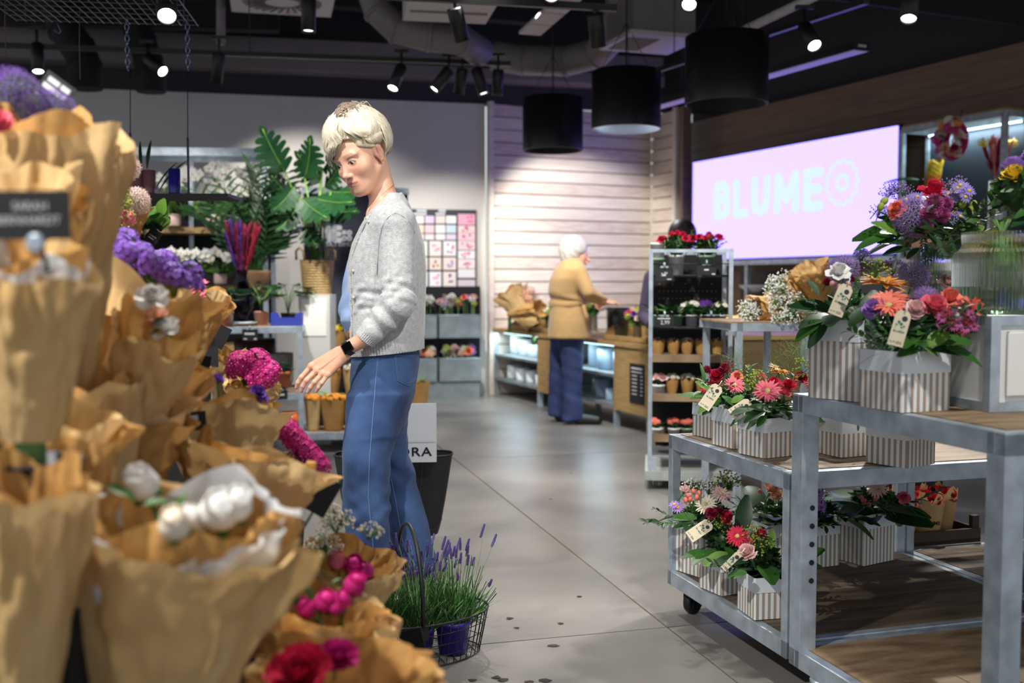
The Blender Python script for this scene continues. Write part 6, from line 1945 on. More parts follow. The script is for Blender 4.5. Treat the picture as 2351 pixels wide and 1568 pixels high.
leaf_px(b, (1715, 1315), (1670, 1318), 2.98, 1.0, 1); leaf_px(b, (1820, 1295), (1888, 1250), 3.02, 0.8, 1); leaf_px(b, (1820, 1300), (1890, 1290), 3.02, 0.8, 1); leaf_px(b, (1770, 1260), (1775, 1215), 3.05, 0.7, 2)
price_tag(b, W(1700, 1268, 2.97), (-0.75, 0, -0.75), (0.3, -1, 0.3), L=0.07, wd_=0.02)
b = BT[3]
fill(b, 1725, 1830, 1140, 1215, 3.72, 0)
blooms(b, [(rose('peach'), 'rose', 1770, 1128, 1.0), (rose('peach'), 'rose', 1785, 1140, 0.8), (berry('coral'), 'berry', 1745, 1128, 1.2)], 3.62)
foliage(b, W(1775, 1190, 3.68), 0.12, 12, rg, ('sprig', 'sprig', 'broad'), 0.25, (0.8, 1.2), (0, 0, 1))
b = BT[4]
fill(b, 1830, 1935, 1140, 1215, 3.66, 1)
for k in range(16):
 put(b, daisy('lilac', 'd'), 'small_mum', W(rg.uniform(1860, 1892), rg.uniform(1128, 1190), 3.55), jitter_dir(rg, .3, (0, -0.9, 0.4)), 1.2)
foliage(b, W(1900, 1190, 3.62), 0.13, 12, rg, ('broad', 'sprig'), 0.2, (0.8, 1.2), (0, 1, 0))
b = BT[5]
fill(b, 1920, 2090, 1110, 1205, 3.72, 2)
blooms(b, [(gerbera('blush', 'y'), 'gerbera', 2012, 1118, 0.9), (rose('pink'), 'rose', 2075, 1145, 0.8), (berry('coral'), 'berry', 1978, 1142, 1.3), (berry('coral'), 'berry', 1995, 1158, 1.3), (berry('coral'), 'berry', 1984, 1150, 1.3), (berry('coral'), 'berry', 2010, 1145, 1.3), (gyps('white'), 'baby_breath', 1880, 1130, 0.9)], 3.58)
foliage(b, W(2005, 1180, 3.62), 0.14, 14, rg, ('broad', 'sprig', 'broad'), 0.15, (0.8, 1.2), (0, 0, 1))
# ======================== bags in the shopper's far hand
LEATHER = mat('black_leather', (30, 31, 34), rough=0.5, var=0.15, scale=30, bump=0.25, bscale=260)
PAPERW = mat('white_bag_paper', (233, 235, 240), rough=0.35, var=0.01)
hand_pt = hx + Vector((0.0, -0.006, -0.040))
Yw = 4.10
wb0 = W(900, 1062, Yw)
bag = thing('paper_bag', 'white paper shopping bag with black lettering in the blonde shopper\'s hand', 'shopping bag', wb0, radians(4))
bw, bh, bd = 206 * K(Yw), 133 * K(Yw), 0.085
m = MB()
x0, x1 = -bw / 2, bw / 2
V = [(x0, 0, 0), (x1, 0, 0), (x1, bd, 0), (x0, bd, 0), (x0, 0.012, bh), (x1, 0.012, bh), (x1, bd - 0.012, bh), (x0, bd - 0.012, bh),
  (x0 + 0.0, bd / 2 - 0.012, bh * 0.55), (x1 - 0.0, bd / 2 - 0.012, bh * 0.55)]
m.add(V, [(0, 1, 5, 4), (2, 3, 7, 6), (3, 2, 1, 0), (1, 2, 9), (2, 6, 9), (6, 5, 9), (5, 1, 9), (3, 0, 8), (0, 4, 8), (4, 7, 8), (7, 3, 8)])
m.build('bag_body', PAPERW, bag)
tx = text_mesh('PANDORA', 0.050, mat('black_print', (16, 16, 22), rough=0.6), bold=0.0006, space=1.12)
xs = [v.co.x for v in tx.vertices]
o = inst(tx, 'lettering', bag)
o.matrix_basis = Matrix.Translation((0.0, -0.0012, 0.040)) @ Matrix.Rotation(pi / 2, 4, 'X') @ Matrix.Diagonal(((bw * 0.90) / (max(xs) - min(xs)), 1, 1, 1)) @ Matrix.Translation((-(max(xs) + min(xs)) / 2, 0, 0))
MB().box((0, -0.0006, 0.082), (bw * 0.99, 0.0012, 0.0016)).build('fold_crease', PLATE, bag)
for y in (0.016, bd - 0.016):
 a1, a2 = Vector((-0.06, y, bh)), Vector((0.06, y, bh))
 hp = Matrix.Rotation(-radians(4), 3, 'Z') @ (hand_pt - wb0)
 MB().tube([a1, lerp(a1, hp, 0.5) + Vector((-0.012, 0, 0)), hp, lerp(a2, hp, 0.5) + Vector((0.012, 0, 0)), a2], 0.0026, 6).build('cord_handle', BLACK, bag)
tb0 = W(905, 1228, 4.24)
tote = thing('leather_tote', 'large black leather tote bag hanging behind the blonde shopper\'s legs', 'handbag', tb0, radians(3))
Yt = 4.24
tw1, tw0, thh = 272 * K(Yt), 205 * K(Yt), 190 * K(Yt)
def totef(u, v):
 an = 2 * pi * u
 c, s = cos(an), sin(an)
 px_ = (abs(c) ** 0.45) * (1 if c > 0 else -1); py_ = (abs(s) ** 0.6) * (1 if s > 0 else -1)
 ww = lerp(tw0, tw1, v ** 0.8) / 2
 dd = lerp(0.075, 0.085, v) * (1 - 0.12 * sin(pi * v))
 return (px_ * ww, py_ * dd, v * thh + (0.012 * (1 - v) * abs(c)))
MB().grid(totef, 64, 12, closed=True).build('bag_body', LEATHER, tote)
MB().grid(lambda u, v: (totef(u, 0.0)[0] * (1 - v), totef(u, 0.0)[1] * (1 - v), 0.012), 64, 3, closed=True).build('base', LEATHER, tote)
MB().tube([Vector(totef(i / 48, 1.0)) for i in range(49)], 0.004, 6, caps=False).build('rim_binding', LEATHER, tote)
SEAM = mat('leather_seam', (58, 60, 64), rough=0.5)
MB().tube([Vector(totef((0.5 + i / 40 * 0.5), 0.13 + 0.05 * cos(4 * pi * i / 40))) + Vector((0, -0.002, 0)) for i in range(41)], 0.0016, 5).build('base_seam', SEAM, tote)
MB().tube([Vector(totef(0.785, v)) + Vector((0, -0.002, 0)) for v in (0.2, 0.4, 0.6, 0.8, 1.0)], 0.0015, 5).build('front_seam', SEAM, tote)
for sy in (-0.075, 0.075):
 hp = Matrix.Rotation(-radians(3), 3, 'Z') @ (hand_pt - tb0)
 a1, a2 = Vector((-0.10, sy, thh)), Vector((0.10, sy, thh))
 MB().tube([a1, a1 + Vector((0.02, 0, 0.06)), hp + Vector((-0.01, 0, 0.004)), hp + Vector((0.01, 0, 0.004)), a2 + Vector((-0.02, 0, 0.06)), a2], 0.006, 8).build('strap', LEATHER, tote)
# ======================== wire basket of lavender
bc = Vector((-0.315, 3.135, 0.0))
brot = radians(21.8)
bk = thing('wire_basket', 'black oval wire basket with tall handle on the floor', 'basket', bc, brot)
A1, B1, A0, B0, HB = 0.252, 0.152, 0.225, 0.130, 0.135
el = lambda an, t: Vector((cos(an) * lerp(A0, A1, t), sin(an) * lerp(B0, B1, t), HB * t))
wire = BLACK
for k in range(52):
 an = 2 * pi * k / 52
 MB().tube([el(an, 0.0) + Vector((0, 0, 0.004)), el(an, 0.5), el(an, 1.0)], 0.0013, 5).build('upright_wire', wire, bk)
for t, r in ((0.02, 0.0022), (0.25, 0.0013), (0.5, 0.0013), (0.75, 0.0013), (1.0, 0.0036)):
 MB().tube([el(2 * pi * k / 48, t) + Vector((0, 0, 0.002)) for k in range(49)], r, 6, caps=False).build('ring_wire', wire, bk)
for k in range(11):
 x = -0.2 + 0.04 * k
 w_ = B0 * sqrt(max(0, 1 - (x / A0) ** 2))
 MB().tube([(x, -w_, 0.004), (x, w_, 0.004)], 0.0013, 5).build('base_wire', wire, bk)
hp_ = []
for k in range(25):
 an = pi * k / 24
 hp_.append((0, -B1 * cos(an), HB + 0.272 * sin(an) ** 0.85))
MB().tube(hp_, 0.0065, 10).build('handle', BLACK, bk)
for sg in (-1, 1):
 MB().box((0, sg * (B1 - 0.002), HB - 0.018), (0.036, 0.005, 0.046)).build('handle_bracket', BLACK, bk, bevel=0.002)
PURP = mat('violet_pot', (54, 32, 150), rough=0.35, var=0.06)
LAVF = mat('lavender_flower', (78, 64, 130), rough=0.8, var=0.3, scale=120)
LAVS = mat('lavender_stem', (112, 146, 92), rough=0.7)
LAVL = [mat('lavender_leaf', (84, 128, 66), rough=0.6, var=0.25, thin=0.15), mat('lavender_leaf_pale', (120, 158, 92), rough=0.6, var=0.2, thin=0.15), mat('lavender_leaf_deep', (46, 90, 40), rough=0.6, var=0.2, thin=0.1)]
def lav_spike(seed):
 r = random.Random(seed)
 L = 1.0
 m = MB()
 bend = r.uniform(-0.05, 0.05)
 P = [Vector((bend * t * t, 0, 0.2 * t)) for t in (0, .4, .7, 1)]
 m.tube(P, 0.0009, 4, 0, caps=False)
 for k in range(7):
  z = 0.2 - 0.024 + 0.0042 * k
  for j in range(5):
   an = 2 * pi * (j + 0.5 * (k % 2)) / 5
   rr = 0.0042 * (1 - 0.10 * abs(k - 2.5))
   m.ball((bend + cos(an) * rr * 0.75, sin(an) * rr * 0.75, z), (0.0022, 0.0022, 0.0034), 5, 4, 1)
 return m.mesh('lavender_spike', [LAVS, LAVF])
SPK = [lav_spike(i) for i in range(4)]
def lav_tuft(seed):
 r = random.Random(seed)
 m = MB()
 for k in range(260):
  an = r.uniform(0, 6.28); q = r.random() ** 0.6
  b = Vector((cos(an) * 0.04 * q, sin(an) * 0.04 * q, 0))
  d = Vector((cos(an) * 0.45 * q + r.gauss(0, .14), sin(an) * 0.45 * q + r.gauss(0, .14), 1)).normalized()
  hgt = r.uniform(0.06, 0.155)
  s0 = b + d * hgt * r.uniform(0.1, 0.6)
  m.leaf(s0, d + Vector((r.gauss(0, .28), r.gauss(0, .28), 0)), (r.gauss(0, 1), r.gauss(0, 1), 0.3), r.uniform(0.03, 0.06), 0.0036, 0.15, 0.2, 2, r.choice((0, 0, 1, 2)))
 for k in range(60):
  an = r.uniform(0, 6.28); q = r.random() ** 0.6
  b = Vector((cos(an) * 0.04 * q, sin(an) * 0.04 * q, 0))
  m.tube([b, b + Vector((cos(an) * 0.06 * q, sin(an) * 0.06 * q, r.uniform(0.08, 0.15)))], 0.0009, 3, 2, caps=False)
 return m.mesh('lavender_leaves', LAVL)
TUF = [lav_tuft(i) for i in range(2)]
def pot(th, r, h, m_, taper=0.8, rimh=0.012, soil=True):
 MB().lathe([(r * taper, 0.0), (r * 0.985, h - rimh), (r * 1.03, h - rimh), (r * 1.03, h), (r * 0.93, h), (r * 0.90, h - 0.02)], n=28, caps=(True, False)).build('pot', m_, th)
 if soil: MB().lathe([(r * 0.92, h - 0.014), (r * 0.4, h - 0.008), (0.002, h - 0.008)], n=18, caps=(False, True)).build('soil', SOIL, th)
rgl = random.Random(19)
Rb = Matrix.Rotation(brot, 3, 'Z')
for i_, (lx, ly, s_, mt, lb) in enumerate(((0.135, -0.02, 1.0, PURP, 'lavender in a violet pot at the right end of the basket'), (0.015, -0.035, 0.95, PURP, 'lavender in a violet pot in the middle of the basket'),
           (-0.105, -0.02, 0.95, BLACK_M, 'lavender in a black pot at the left of the basket'), (0.06, 0.075, 0.9, BLACK_M, 'lavender in a black pot at the back of the basket'))):
 p = bc + Rb @ Vector((lx, ly, 0.0055))
 lv = thing('potted_lavender', lb, 'lavender', p, rgl.uniform(0, 6), 'lavender pots in the wire basket')
 pot(lv, 0.054 * s_, 0.098 * s_, mt)
 o = inst(TUF[i_ % 2], 'leaves', lv, (0, 0, 0.09 * s_), (0, 0, rgl.uniform(0, 6)), (1.2 * s_, 1.2 * s_, 1.3 * s_)); o['kind'] = 'stuff'
 o = inst(TUF[(i_ + 1) % 2], 'leaves', lv, (0, 0, 0.085 * s_), (0, 0, rgl.uniform(0, 6)), (1.5 * s_, 1.5 * s_, 0.9 * s_)); o['kind'] = 'stuff'
 for k in range(22):
  an = rgl.uniform(0, 6.28); q = rgl.random() ** 0.6
  inst(rgl.choice(SPK), 'flower_spike', lv, (cos(an) * 0.04 * q, sin(an) * 0.04 * q, 0.09), aim((cos(an) * 0.42 * q + rgl.gauss(0, .07), sin(an) * 0.42 * q + rgl.gauss(0, .07), 1), rgl.uniform(0, 6)), (0.9, 0.9, rgl.uniform(0.8, 1.5) * s_))
p = bc + Rb @ Vector((-0.075, 0.06, 0.0055))
wf = thing('potted_daisy', 'white flowering plant in the basket behind the lavender', 'potted plant', p)
pot(wf, 0.045, 0.09, BLACK_M)
put(wf, core(1), 'leaf_mass', p + Vector((0, 0, 0.13)), (0, 0, 1), 0.06)
for k in range(26):
 an = rgl.uniform(0, 6.28); q = rgl.random() ** 0.5
 put(wf, daisy('white'), 'white_flower', p + Vector((cos(an) * 0.06 * q, sin(an) * 0.06 * q, 0.185 - 0.03 * q)), jitter_dir(rgl, .3, (cos(an) * .4, -0.3, 1)), 1.2, None, rgl)
SCRAP = mat('dry_leaf_scrap', (52, 44, 40), rough=0.9, var=0.3)
for k, (px, py, s) in enumerate(((1170, 1420, 0.018), (1187, 1442, 0.014), (1270, 1483, 0.022), (1288, 1432, 0.015), (1140, 1556, 0.02), (1155, 1562, 0.02), (1252, 1563, 0.024), (1215, 1566, 0.022), (1330, 1370, 0.016), (1085, 1562, 0.018), (1265, 1147, 0.012), (1311, 1087, 0.012))):
 m = MB(); rs = random.Random(k)
 n = 9
 m.add([(0, 0, 0.003)] + [(cos(6.28 * i / n) * s * rs.uniform(0.5, 1.0), sin(6.28 * i / n) * s * 0.7 * rs.uniform(0.5, 1.0), 0.001 + 0.002 * rs.random()) for i in range(n)], [(0, i + 1, (i + 1) % n + 1) for i in range(n)])
 o = m.build('leaf_scrap', SCRAP, None, G(px, py, 0.0005))
 tag(o, 'small dark leaf scrap lying on the concrete floor', 'leaf scrap', 'leaf scraps on the floor')
# ======================== flower trolley with black pegboard
TR_Y = 5.72
kr = K(TR_Y)
tx0, tx1 = (1494 - CX) * kr, (1674 - CX) * kr
tw = tx1 - tx0
tz = lambda py: W(1580, py, TR_Y).z
td = 0.50
tro = thing('plant_trolley', 'galvanised plant trolley with black pegboard and wooden shelves', 'trolley', (tx0, TR_Y, 0), radians(-7.5))
ztop = tz(572)
for x in (0, tw):
 for y in (0, td):
  MB().box((x, y, ztop / 2 + 0.06), (0.022, 0.022, ztop - 0.12)).build('post', GALV, tro)
for y in (0, td):
 MB().box((tw / 2, y, ztop - 0.01), (tw, 0.018, 0.018)).build('top_bar', GALV, tro)
MB().box((tw / 2, td / 2, tz(1090)), (tw + 0.05, td + 0.06, 0.05)).build('base_frame', mat('pale_steel', (170, 176, 172), rough=0.5, metal=0.3, var=0.1), tro)
MB().box((0.02, -0.01, tz(1066)), (0.03, 0.02, 0.09)).build('base_socket', GALV, tro)
pgb = MB().box((tw / 2, td - 0.02, (tz(580) + tz(1005)) / 2), (tw - 0.03, 0.008, tz(580) - tz(1005))).build('pegboard', BLACK_M, tro)
hole = MB().lathe([(0.004, 0), (0.004, 0.001)], n=8, R=Matrix.Rotation(pi / 2, 3, 'X')).mesh('peg_hole', [mat('peg_hole_light', (150, 110, 70), rough=0.9)])
for j in range(3):
 for i in range(14):
  if j == 0 and i % 3: continue
  inst(hole, 'peg_hole', pgb, (0.05 + i * (tw - 0.1) / 13, td - 0.0245, tz(652 + j * 18)))
for py in (815, 905, 998):
 z = tz(py)
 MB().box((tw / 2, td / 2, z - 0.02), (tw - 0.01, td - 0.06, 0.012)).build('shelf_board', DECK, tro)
 MB().box((tw / 2, 0.012, z - 0.018), (tw + 0.004, 0.016, 0.042)).build('shelf_lip', PLY, tro)
for py in (632, 752):
 z = tz(py)
 MB().box((tw / 2, 0.14, z - 0.006), (tw - 0.02, 0.26, 0.008)).build('tray', BLACK, tro)
 MB().tube([(0.0, 0.0, z + 0.062), (tw, 0.0, z + 0.062)], 0.003, 6).build('tray_rail', BLACK, tro)
 MB().tube([(0.0, 0.0, z), (tw, 0.0, z)], 0.003, 6).build('tray_rail', BLACK, tro)
for x in (0.04, tw - 0.04):
 for y in (0.04, td - 0.04):
  caster(tro, x, y, tz(1090) - 0.025, black=False, brake=False, ang=1.0)
SAGE = mat('sage_ceramic', (128, 158, 134), rough=0.4, var=0.05)
CERW = mat('white_ceramic', (222, 224, 222), rough=0.35, var=0.03)
rgt = random.Random(23)
def plant(label, px, py, Y, r, h, m_, kind='bush', col='red', nfl=10, R=0.09, group=None, cat='potted plant', up=0.06, g=(0, 1), name='potted_plant', fs=1.0, square=False):
 """potted plant standing at a pixel (its base) at depth Y"""
 b = W(px, py, Y)
 th = thing(name, label, cat, b, rgt.uniform(0, 6), group)
 if m_ in (KRAFT, KRAFT_D):
  kraft_pot(th, r, h, m_)
 else:
  pot(th, r, h, m_, 0.86)
 top = b + Vector((0, 0, h))
 if kind == 'bush':
  put(th, core(rgt.randrange(3)), 'leaf_mass', top + Vector((0, 0, R * 0.45)), (0, 0, 1), R * 0.85)
  foliage(th, top + Vector((0, 0, R * 0.2)), R, 7, rgt, ('sprig', 'broad'), 0.5, (0.6, 0.9), g)
  for k in range(nfl):
   an = rgt.uniform(0, 6.28); q = rgt.random() ** 0.5
   fm = {'daisy': daisy, 'rose': rose, 'cluster': cluster, 'carnation': carnation, 'gerbera': gerbera}
   put(th, fl_mesh(col), 'bloom', top + Vector((cos(an) * R * 0.9 * q, sin(an) * R * 0.9 * q, R * (1.15 - 0.35 * q * q))), jitter_dir(rgt, .35, (cos(an) * q * .6, -0.5, 0.9)), fs * rgt.uniform(0.8, 1.2), None, rgt)
 elif kind == 'leafy':
  foliage(th, top, R, 9, rgt, ('broad', 'broad', 'narrow'), 0.7, (0.9, 1.3), g)
 elif kind == 'dome':
  for k in range(nfl):
   an = k * 2.4; q = sqrt((k + 0.5) / nfl)
   put(th, fl_mesh(col), 'bloom', top + Vector((cos(an) * R * q, sin(an) * R * q, 0.012 + R * 0.30 * (1 - q * q))), jitter_dir(rgt, .25, (cos(an) * q * .6, sin(an) * q * .6, 0.9)), fs * rgt.uniform(0.85, 1.15), None, rgt)
  foliage(th, top, R, 6, rgt, ('broad',), 0.4, (0.5, 0.7), g)
 return th
def fl_mesh(col):
 k = {'red': lambda: rose('crimson'), 'white': lambda: daisy('white'), 'violet': lambda: daisy('purple'), 'purple': lambda: cluster('purple', 'purple'), 'orange': lambda: cluster('orange', 'yellow', 22, 0.022),
   'lime': lambda: gyps('lime', 30, 0.03), 'pink': lambda: rose('blush'), 'coral': lambda: cluster('coral', 'coral', 14, 0.018), 'wgreen': lambda: cluster('cream', 'lime', 18, 0.02), 'yellow': lambda: gerbera('yellow')}
 return k[col]()
def kraft_pot(th, r, h, m_=KRAFT, spike=0.012, n=30):
 rs = random.Random(int(r * 1e5) + len(bpy.data.objects))
 ph = [rs.uniform(0, 6) for _ in range(4)]
 def f(u, v):
  an = 2 * pi * u
  rr = lerp(r * 0.72, r * 1.04, v ** 0.8) * (1 + 0.05 * v * sin(an * 9 + ph[0]) + 0.03 * sin(an * 4 + ph[1]))
  z = h * v + (spike * (abs(sin(an * 2.5 + ph[2])) + 0.5 * sin(an * 7 + ph[3])) if v > 0.9 else 0)
  return (rr * cos(an), rr * sin(an), z)
 MB().grid(f, n, 7, closed=True).build('kraft_sleeve', m_, th)
 MB().lathe([(r * 0.72, 0.001), (r * 0.70, 0.003)], n=16).build('sleeve_base', m_, th)
 MB().lathe([(r * 0.9, h * 0.86), (0.004, h * 0.9)], n=16, caps=(False, True)).build('soil', SOIL, th)
Yr = TR_Y
G1 = 'pots on the top trays of the trolley'
b = W(1510, 612, Yr + 0.10)
th = thing('ceramic_pot', 'sage green pot with a white pot stacked in it, left of the red plants', 'flower pot', W(1509, 632, Yr + .12))
pot(th, 0.040, 0.095, SAGE, 0.9, soil=False)
th2 = thing('ceramic_pot', 'white pot stacked inside the sage green pot', 'flower pot', W(1509, 632, Yr + .12) + Vector((0, 0, 0.092)))
pot(th2, 0.040, 0.088, CERW, 0.9, soil=False)
plant('red flowering plant in a white pot on the top tray', 1553, 632, Yr + .12, 0.044, 0.112, CERW, 'bush', 'red', 13, 0.10, fs=0.75)
plant('red flowering plant in a sage pot on the top tray', 1620, 634, Yr + .12, 0.050, 0.115, SAGE, 'bush', 'red', 11, 0.10, fs=0.75)
plant('glossy leafy plant in a sage pot on the second tray', 1512, 752, Yr + .12, 0.044, 0.07, SAGE, 'leafy', R=0.085, g=(0, 1))
plant('second leafy plant in a sage pot beside the price card', 1551, 752, Yr + .12, 0.038, 0.07, SAGE, 'leafy', R=0.085, g=(1, 2))
plant('white flowering plant in a pale pot on the second tray', 1588, 750, Yr + .12, 0.034, 0.066, mat('stripe_pot', (206, 204, 210), rough=0.5, var=0.1), 'bush', 'white', 22, 0.065, fs=1.0)
plant('purple flowering plant in a pale pot on the second tray', 1618, 750, Yr + .10, 0.032, 0.066, MATS['stripe_pot'], 'bush', 'purple', 5, 0.055, fs=0.7)
plant('white flowering plant at the right end of the second tray', 1653, 750, Yr + .12, 0.034, 0.066, MATS['stripe_pot'], 'bush', 'white', 20, 0.06, fs=1.0)
for k, (px, cl) in enumerate(((1511, 'violet'), (1546, 'violet'), (1577, 'white'), (1610, 'violet'), (1646, 'violet'))):
 plant('kraft-wrapped small plant, %s of five on the upper wooden shelf' % ('first', 'second', 'third', 'fourth', 'last')[k], px, 813, Yr + .08, 0.036, 0.070, KRAFT_D, 'dome', cl, 6, 0.026, group='kraft pots on the upper wooden shelf', fs=1.0)
for k, (px, cl, mt) in enumerate(((1512, 'pink', CERW), (1543, 'wgreen', KRAFT_D), (1578, 'wgreen', KRAFT_D), (1612, 'white', KRAFT_D), (1645, 'yellow', KRAFT_D))):
 plant(('pink miniature rose in a white pot on the middle shelf', 'kraft pot of pale green blooms next to the pink rose', 'kraft pot of pale green blooms in the middle shelf centre', 'kraft pot of white blooms on the middle shelf', 'kraft pot at the right end of the middle shelf')[k],
   px, 903, Yr + .08, 0.036, 0.05 if mt is CERW else 0.072, mt, 'dome' if mt is not CERW else 'bush', cl, 7, 0.032, fs=0.6 if cl == 'yellow' else 0.8)
for k, px in enumerate((1508, 1547, 1577, 1607, 1640)):
 plant('low red-flowered succulent, %s on the lowest shelf' % ('first', 'second', 'third', 'fourth', 'last')[k], px, 996, Yr + .08, 0.034, 0.035, CERW if k != 2 else SAGE, 'bush', 'coral', 6, 0.035, group='red succulents on the lowest shelf', fs=0.9)
# ---- price cards
def bars(parent, rows, w, m_=CHALK, y=-0.0012, name='printed_line'):
 """illegible print as fine bars: rows (x0, x1, z, height) in fractions of w"""
 for (a_, b_, z, hh) in rows:
  MB().box(((a_ + b_) / 2 * w, y, z * w), ((b_ - a_) * w, 0.0004, hh * w)).build(name, m_, parent)
def card(label, px, py, Y, wpx, hpx, rows=(), rot=(0, 0, 0), clip=False, txt=None, name='price_card', cat='price card', group=None):
 """black card whose centre is at a pixel"""
 c = W(px, py, Y)
 w, h = wpx * K(Y), hpx * K(Y)
 th = thing(name, label, cat, c, rot=rot, group=group)
 MB().box((0, 0, 0), (w, 0.0018, h)).build('card', SIGN, th)
 bars(th, rows, w)
 if txt:
  for (t, sz, x, z) in txt:
   o = inst(text_mesh(t, sz * w, CHALK, bold=0.001 * w), 'lettering', th)
   o.matrix_basis = Matrix.Translation((x * w, -0.0014, z * w)) @ Matrix.Rotation(pi / 2, 4, 'X')
 if clip:
  MB().tube([(0, -0.004, h / 2 - 0.004), (0, -0.012, h / 2 + 0.012), (0, -0.004, h / 2 + 0.022)], 0.006, 8).build('clip', GALV, th)
  MB().box((0, -0.003, h / 2), (w * 0.45, 0.006, 0.010)).build('clip_jaw', GALV, th)
 return th
card('black price card with clip below the sage pots', 1525, 629, Yr - 0.03, 40, 32, ((-.12, .10, -.06, .10), (.16, .42, -.30, .05)), clip=True, txt=(('3,⁹⁹', 0.26, 0, -0.04),))
card('black price card with clip at the right of the top tray', 1622, 622, Yr - 0.03, 44, 30, ((-.12, .12, .06, .08), (-.45, -.25, -.25, .05), (.28, .45, -.18, .10)), clip=True)
card('black price card with a handwritten 2,99 on the second tray', 1526, 738, Yr - 0.03, 42, 26, ((-.40, .30, .16, .07),), clip=True, txt=(('2,99', 0.30, 0.02, -0.06),))
card('black price card below the purple flowering plant', 1632, 741, Yr - 0.03, 42, 34, ((-.25, .25, .12, .08), (-.1, .1, -.02, .08), (-.45, -.25, -.3, .05), (.28, .45, -.25, .10)), clip=True)
card('small black price card on the upper wooden shelf', 1624, 832, Yr - 0.02, 34, 20, ((-.35, .35, .05, .12),), clip=True)
# ======================== timber counter along the pale wall
CA, CB = G(1132, 905), G(1492, 1001)
dc = (CB - CA).normalized()
CL = (CB - CA).length
Zc = 0.675
ct = thing('timber_counter', 'oak and steel counter with shelves of pots below', 'counter', CA, atan2(dc.y, dc.x))
bx_px = lambda px: (lambda r: (CA.x - r * CA.y) / (r * dc.y - dc.x))((px - CX) / FPX * 1.0)   # distance along the counter front at a pixel column
def along(px):
 r = ray(px, 800); r = r.x / r.y
 return (CA.x - r * CA.y) / (r * dc.y - dc.x)
dpt = 0.62
s1, s2, s3 = along(1236), along(1268), along(1412)
for s in (0.03, s1, s3, CL - 0.03):
 for y in (0.02, dpt):
  MB().box((s, y, Zc / 2 - 0.015), (0.04, 0.04, Zc - 0.03)).build('leg', GALV, ct)
MB().box((CL / 2, dpt / 2, Zc - 0.015), (CL, dpt + 0.06, 0.034)).build('worktop', WOOD, ct)
for (a_, b_) in ((s1, s2 + 0.15), (s3, CL)):
 MB().box(((a_ + b_) / 2, -0.004, (Zc + 0.12) / 2), (b_ - a_ - 0.02, 0.02, Zc - 0.16)).build('oak_panel', WOOD, ct)
for (a_, b_) in ((0.02, s1), (s2 + 0.15, s3)):
 for z in (0.405, 0.165):
  MB().box(((a_ + b_) / 2, dpt / 2, z), (b_ - a_, dpt, 0.024)).build('shelf', GALV_D, ct)
 MB().box(((a_ + b_) / 2, 0.10, Zc - 0.045), (b_ - a_ - 0.1, 0.02, 0.01)).build('light_strip', STRIP, ct)
 d = bpy.data.lights.new('shelf_strip_light', 'AREA'); d.shape = 'RECTANGLE'; d.size = b_ - a_ - 0.1; d.size_y = 0.03; d.energy = 3.0; d.color = (0.68, 0.88, 1.0)
 o = bpy.data.objects.new('shelf_strip_light', d); link(o, ct); o.location = ((a_ + b_) / 2, 0.04, Zc - 0.055); o.rotation_euler = (radians(-20), 0, 0)
MB().box((CL / 2, dpt - 0.01, 0.35), (CL - 0.1, 0.012, 0.6)).build('rear_panel', GALV_D, ct)
w_ = (CL - s3) * 0.40
sx = s3 + (CL - s3) * 0.70
MB().box((sx, -0.018, 0.375), (w_, 0.006, 0.30)).build('notice_board', SIGN, ct)
for k in range(8):
 MB().box((sx + (0 if k < 2 else -w_ * 0.15), -0.0222, 0.49 - k * 0.028), (w_ * (0.75 if k < 2 else 0.35), 0.001, 0.012 if k == 0 else 0.007)).build('printed_line', CHALK, ct)
 if k > 1: MB().box((sx + w_ * 0.33, -0.0222, 0.49 - k * 0.028), (w_ * 0.15, 0.001, 0.007)).build('printed_line', CHALK, ct)
def CP(s, y, z):
 n = Vector((-dc.y, dc.x, 0))
 return CA + dc * s + n * y + Vector((0, 0, z))
BLUEG = glass('smoke_blue_glass', (150, 178, 196), rough=0.15, alpha_mix=0.3)
GLZ = mat('blue_grey_ceramic', (150, 172, 190), rough=0.3, var=0.04)
PW = mat('gloss_white_ceramic', (228, 234, 240), rough=0.25)
def cachepot(label, s, y, z, r, h, m_, group):
 th = thing('cachepot', label, 'flower pot', CP(s, y, z), 0, group)
 MB().lathe([(r * 0.9, 0), (r, 0.01), (r, h), (r * 0.93, h), (r * 0.9, 0.012)], n=28, caps=(True, True)).build('pot_wall', m_, th)
 MB().lathe([(r * 1.0, h - 0.006), (r * 1.02, h - 0.003), (r * 1.0, h)], n=28, caps=(False, False)).build('rim', m_, th)
ORD = ('first', 'second', 'third', 'fourth', 'fifth', 'sixth', 'seventh', 'lowest')
gwp = 'white cachepots under the counter'
for k, (s, y, r, h) in enumerate(((0.16, 0.20, 0.085, 0.19), (0.38, 0.16, 0.075, 0.155), (0.58, 0.14, 0.07, 0.125), (0.75, 0.14, 0.06, 0.12))):
 cachepot('gloss white cachepot, %s on the upper shelf left of the camel coat' % ORD[k], s * (s1 / 0.9), y, 0.418, r, h, PW, gwp)
for k, (s, y, r, h) in enumerate(((0.16, 0.16, 0.080, 0.13), (0.36, 0.14, 0.07, 0.12), (0.55, 0.14, 0.07, 0.115), (0.74, 0.12, 0.055, 0.10), (0.40, 0.36, 0.08, 0.13))):
 cachepot('gloss white cachepot, %s on the lower shelf left of the camel coat' % ORD[k], s * (s1 / 0.9), y, 0.178, r, h, PW, gwp)
gbp = 'blue-grey cachepots under the counter'
q0 = s2 + 0.15; ql = s3 - q0
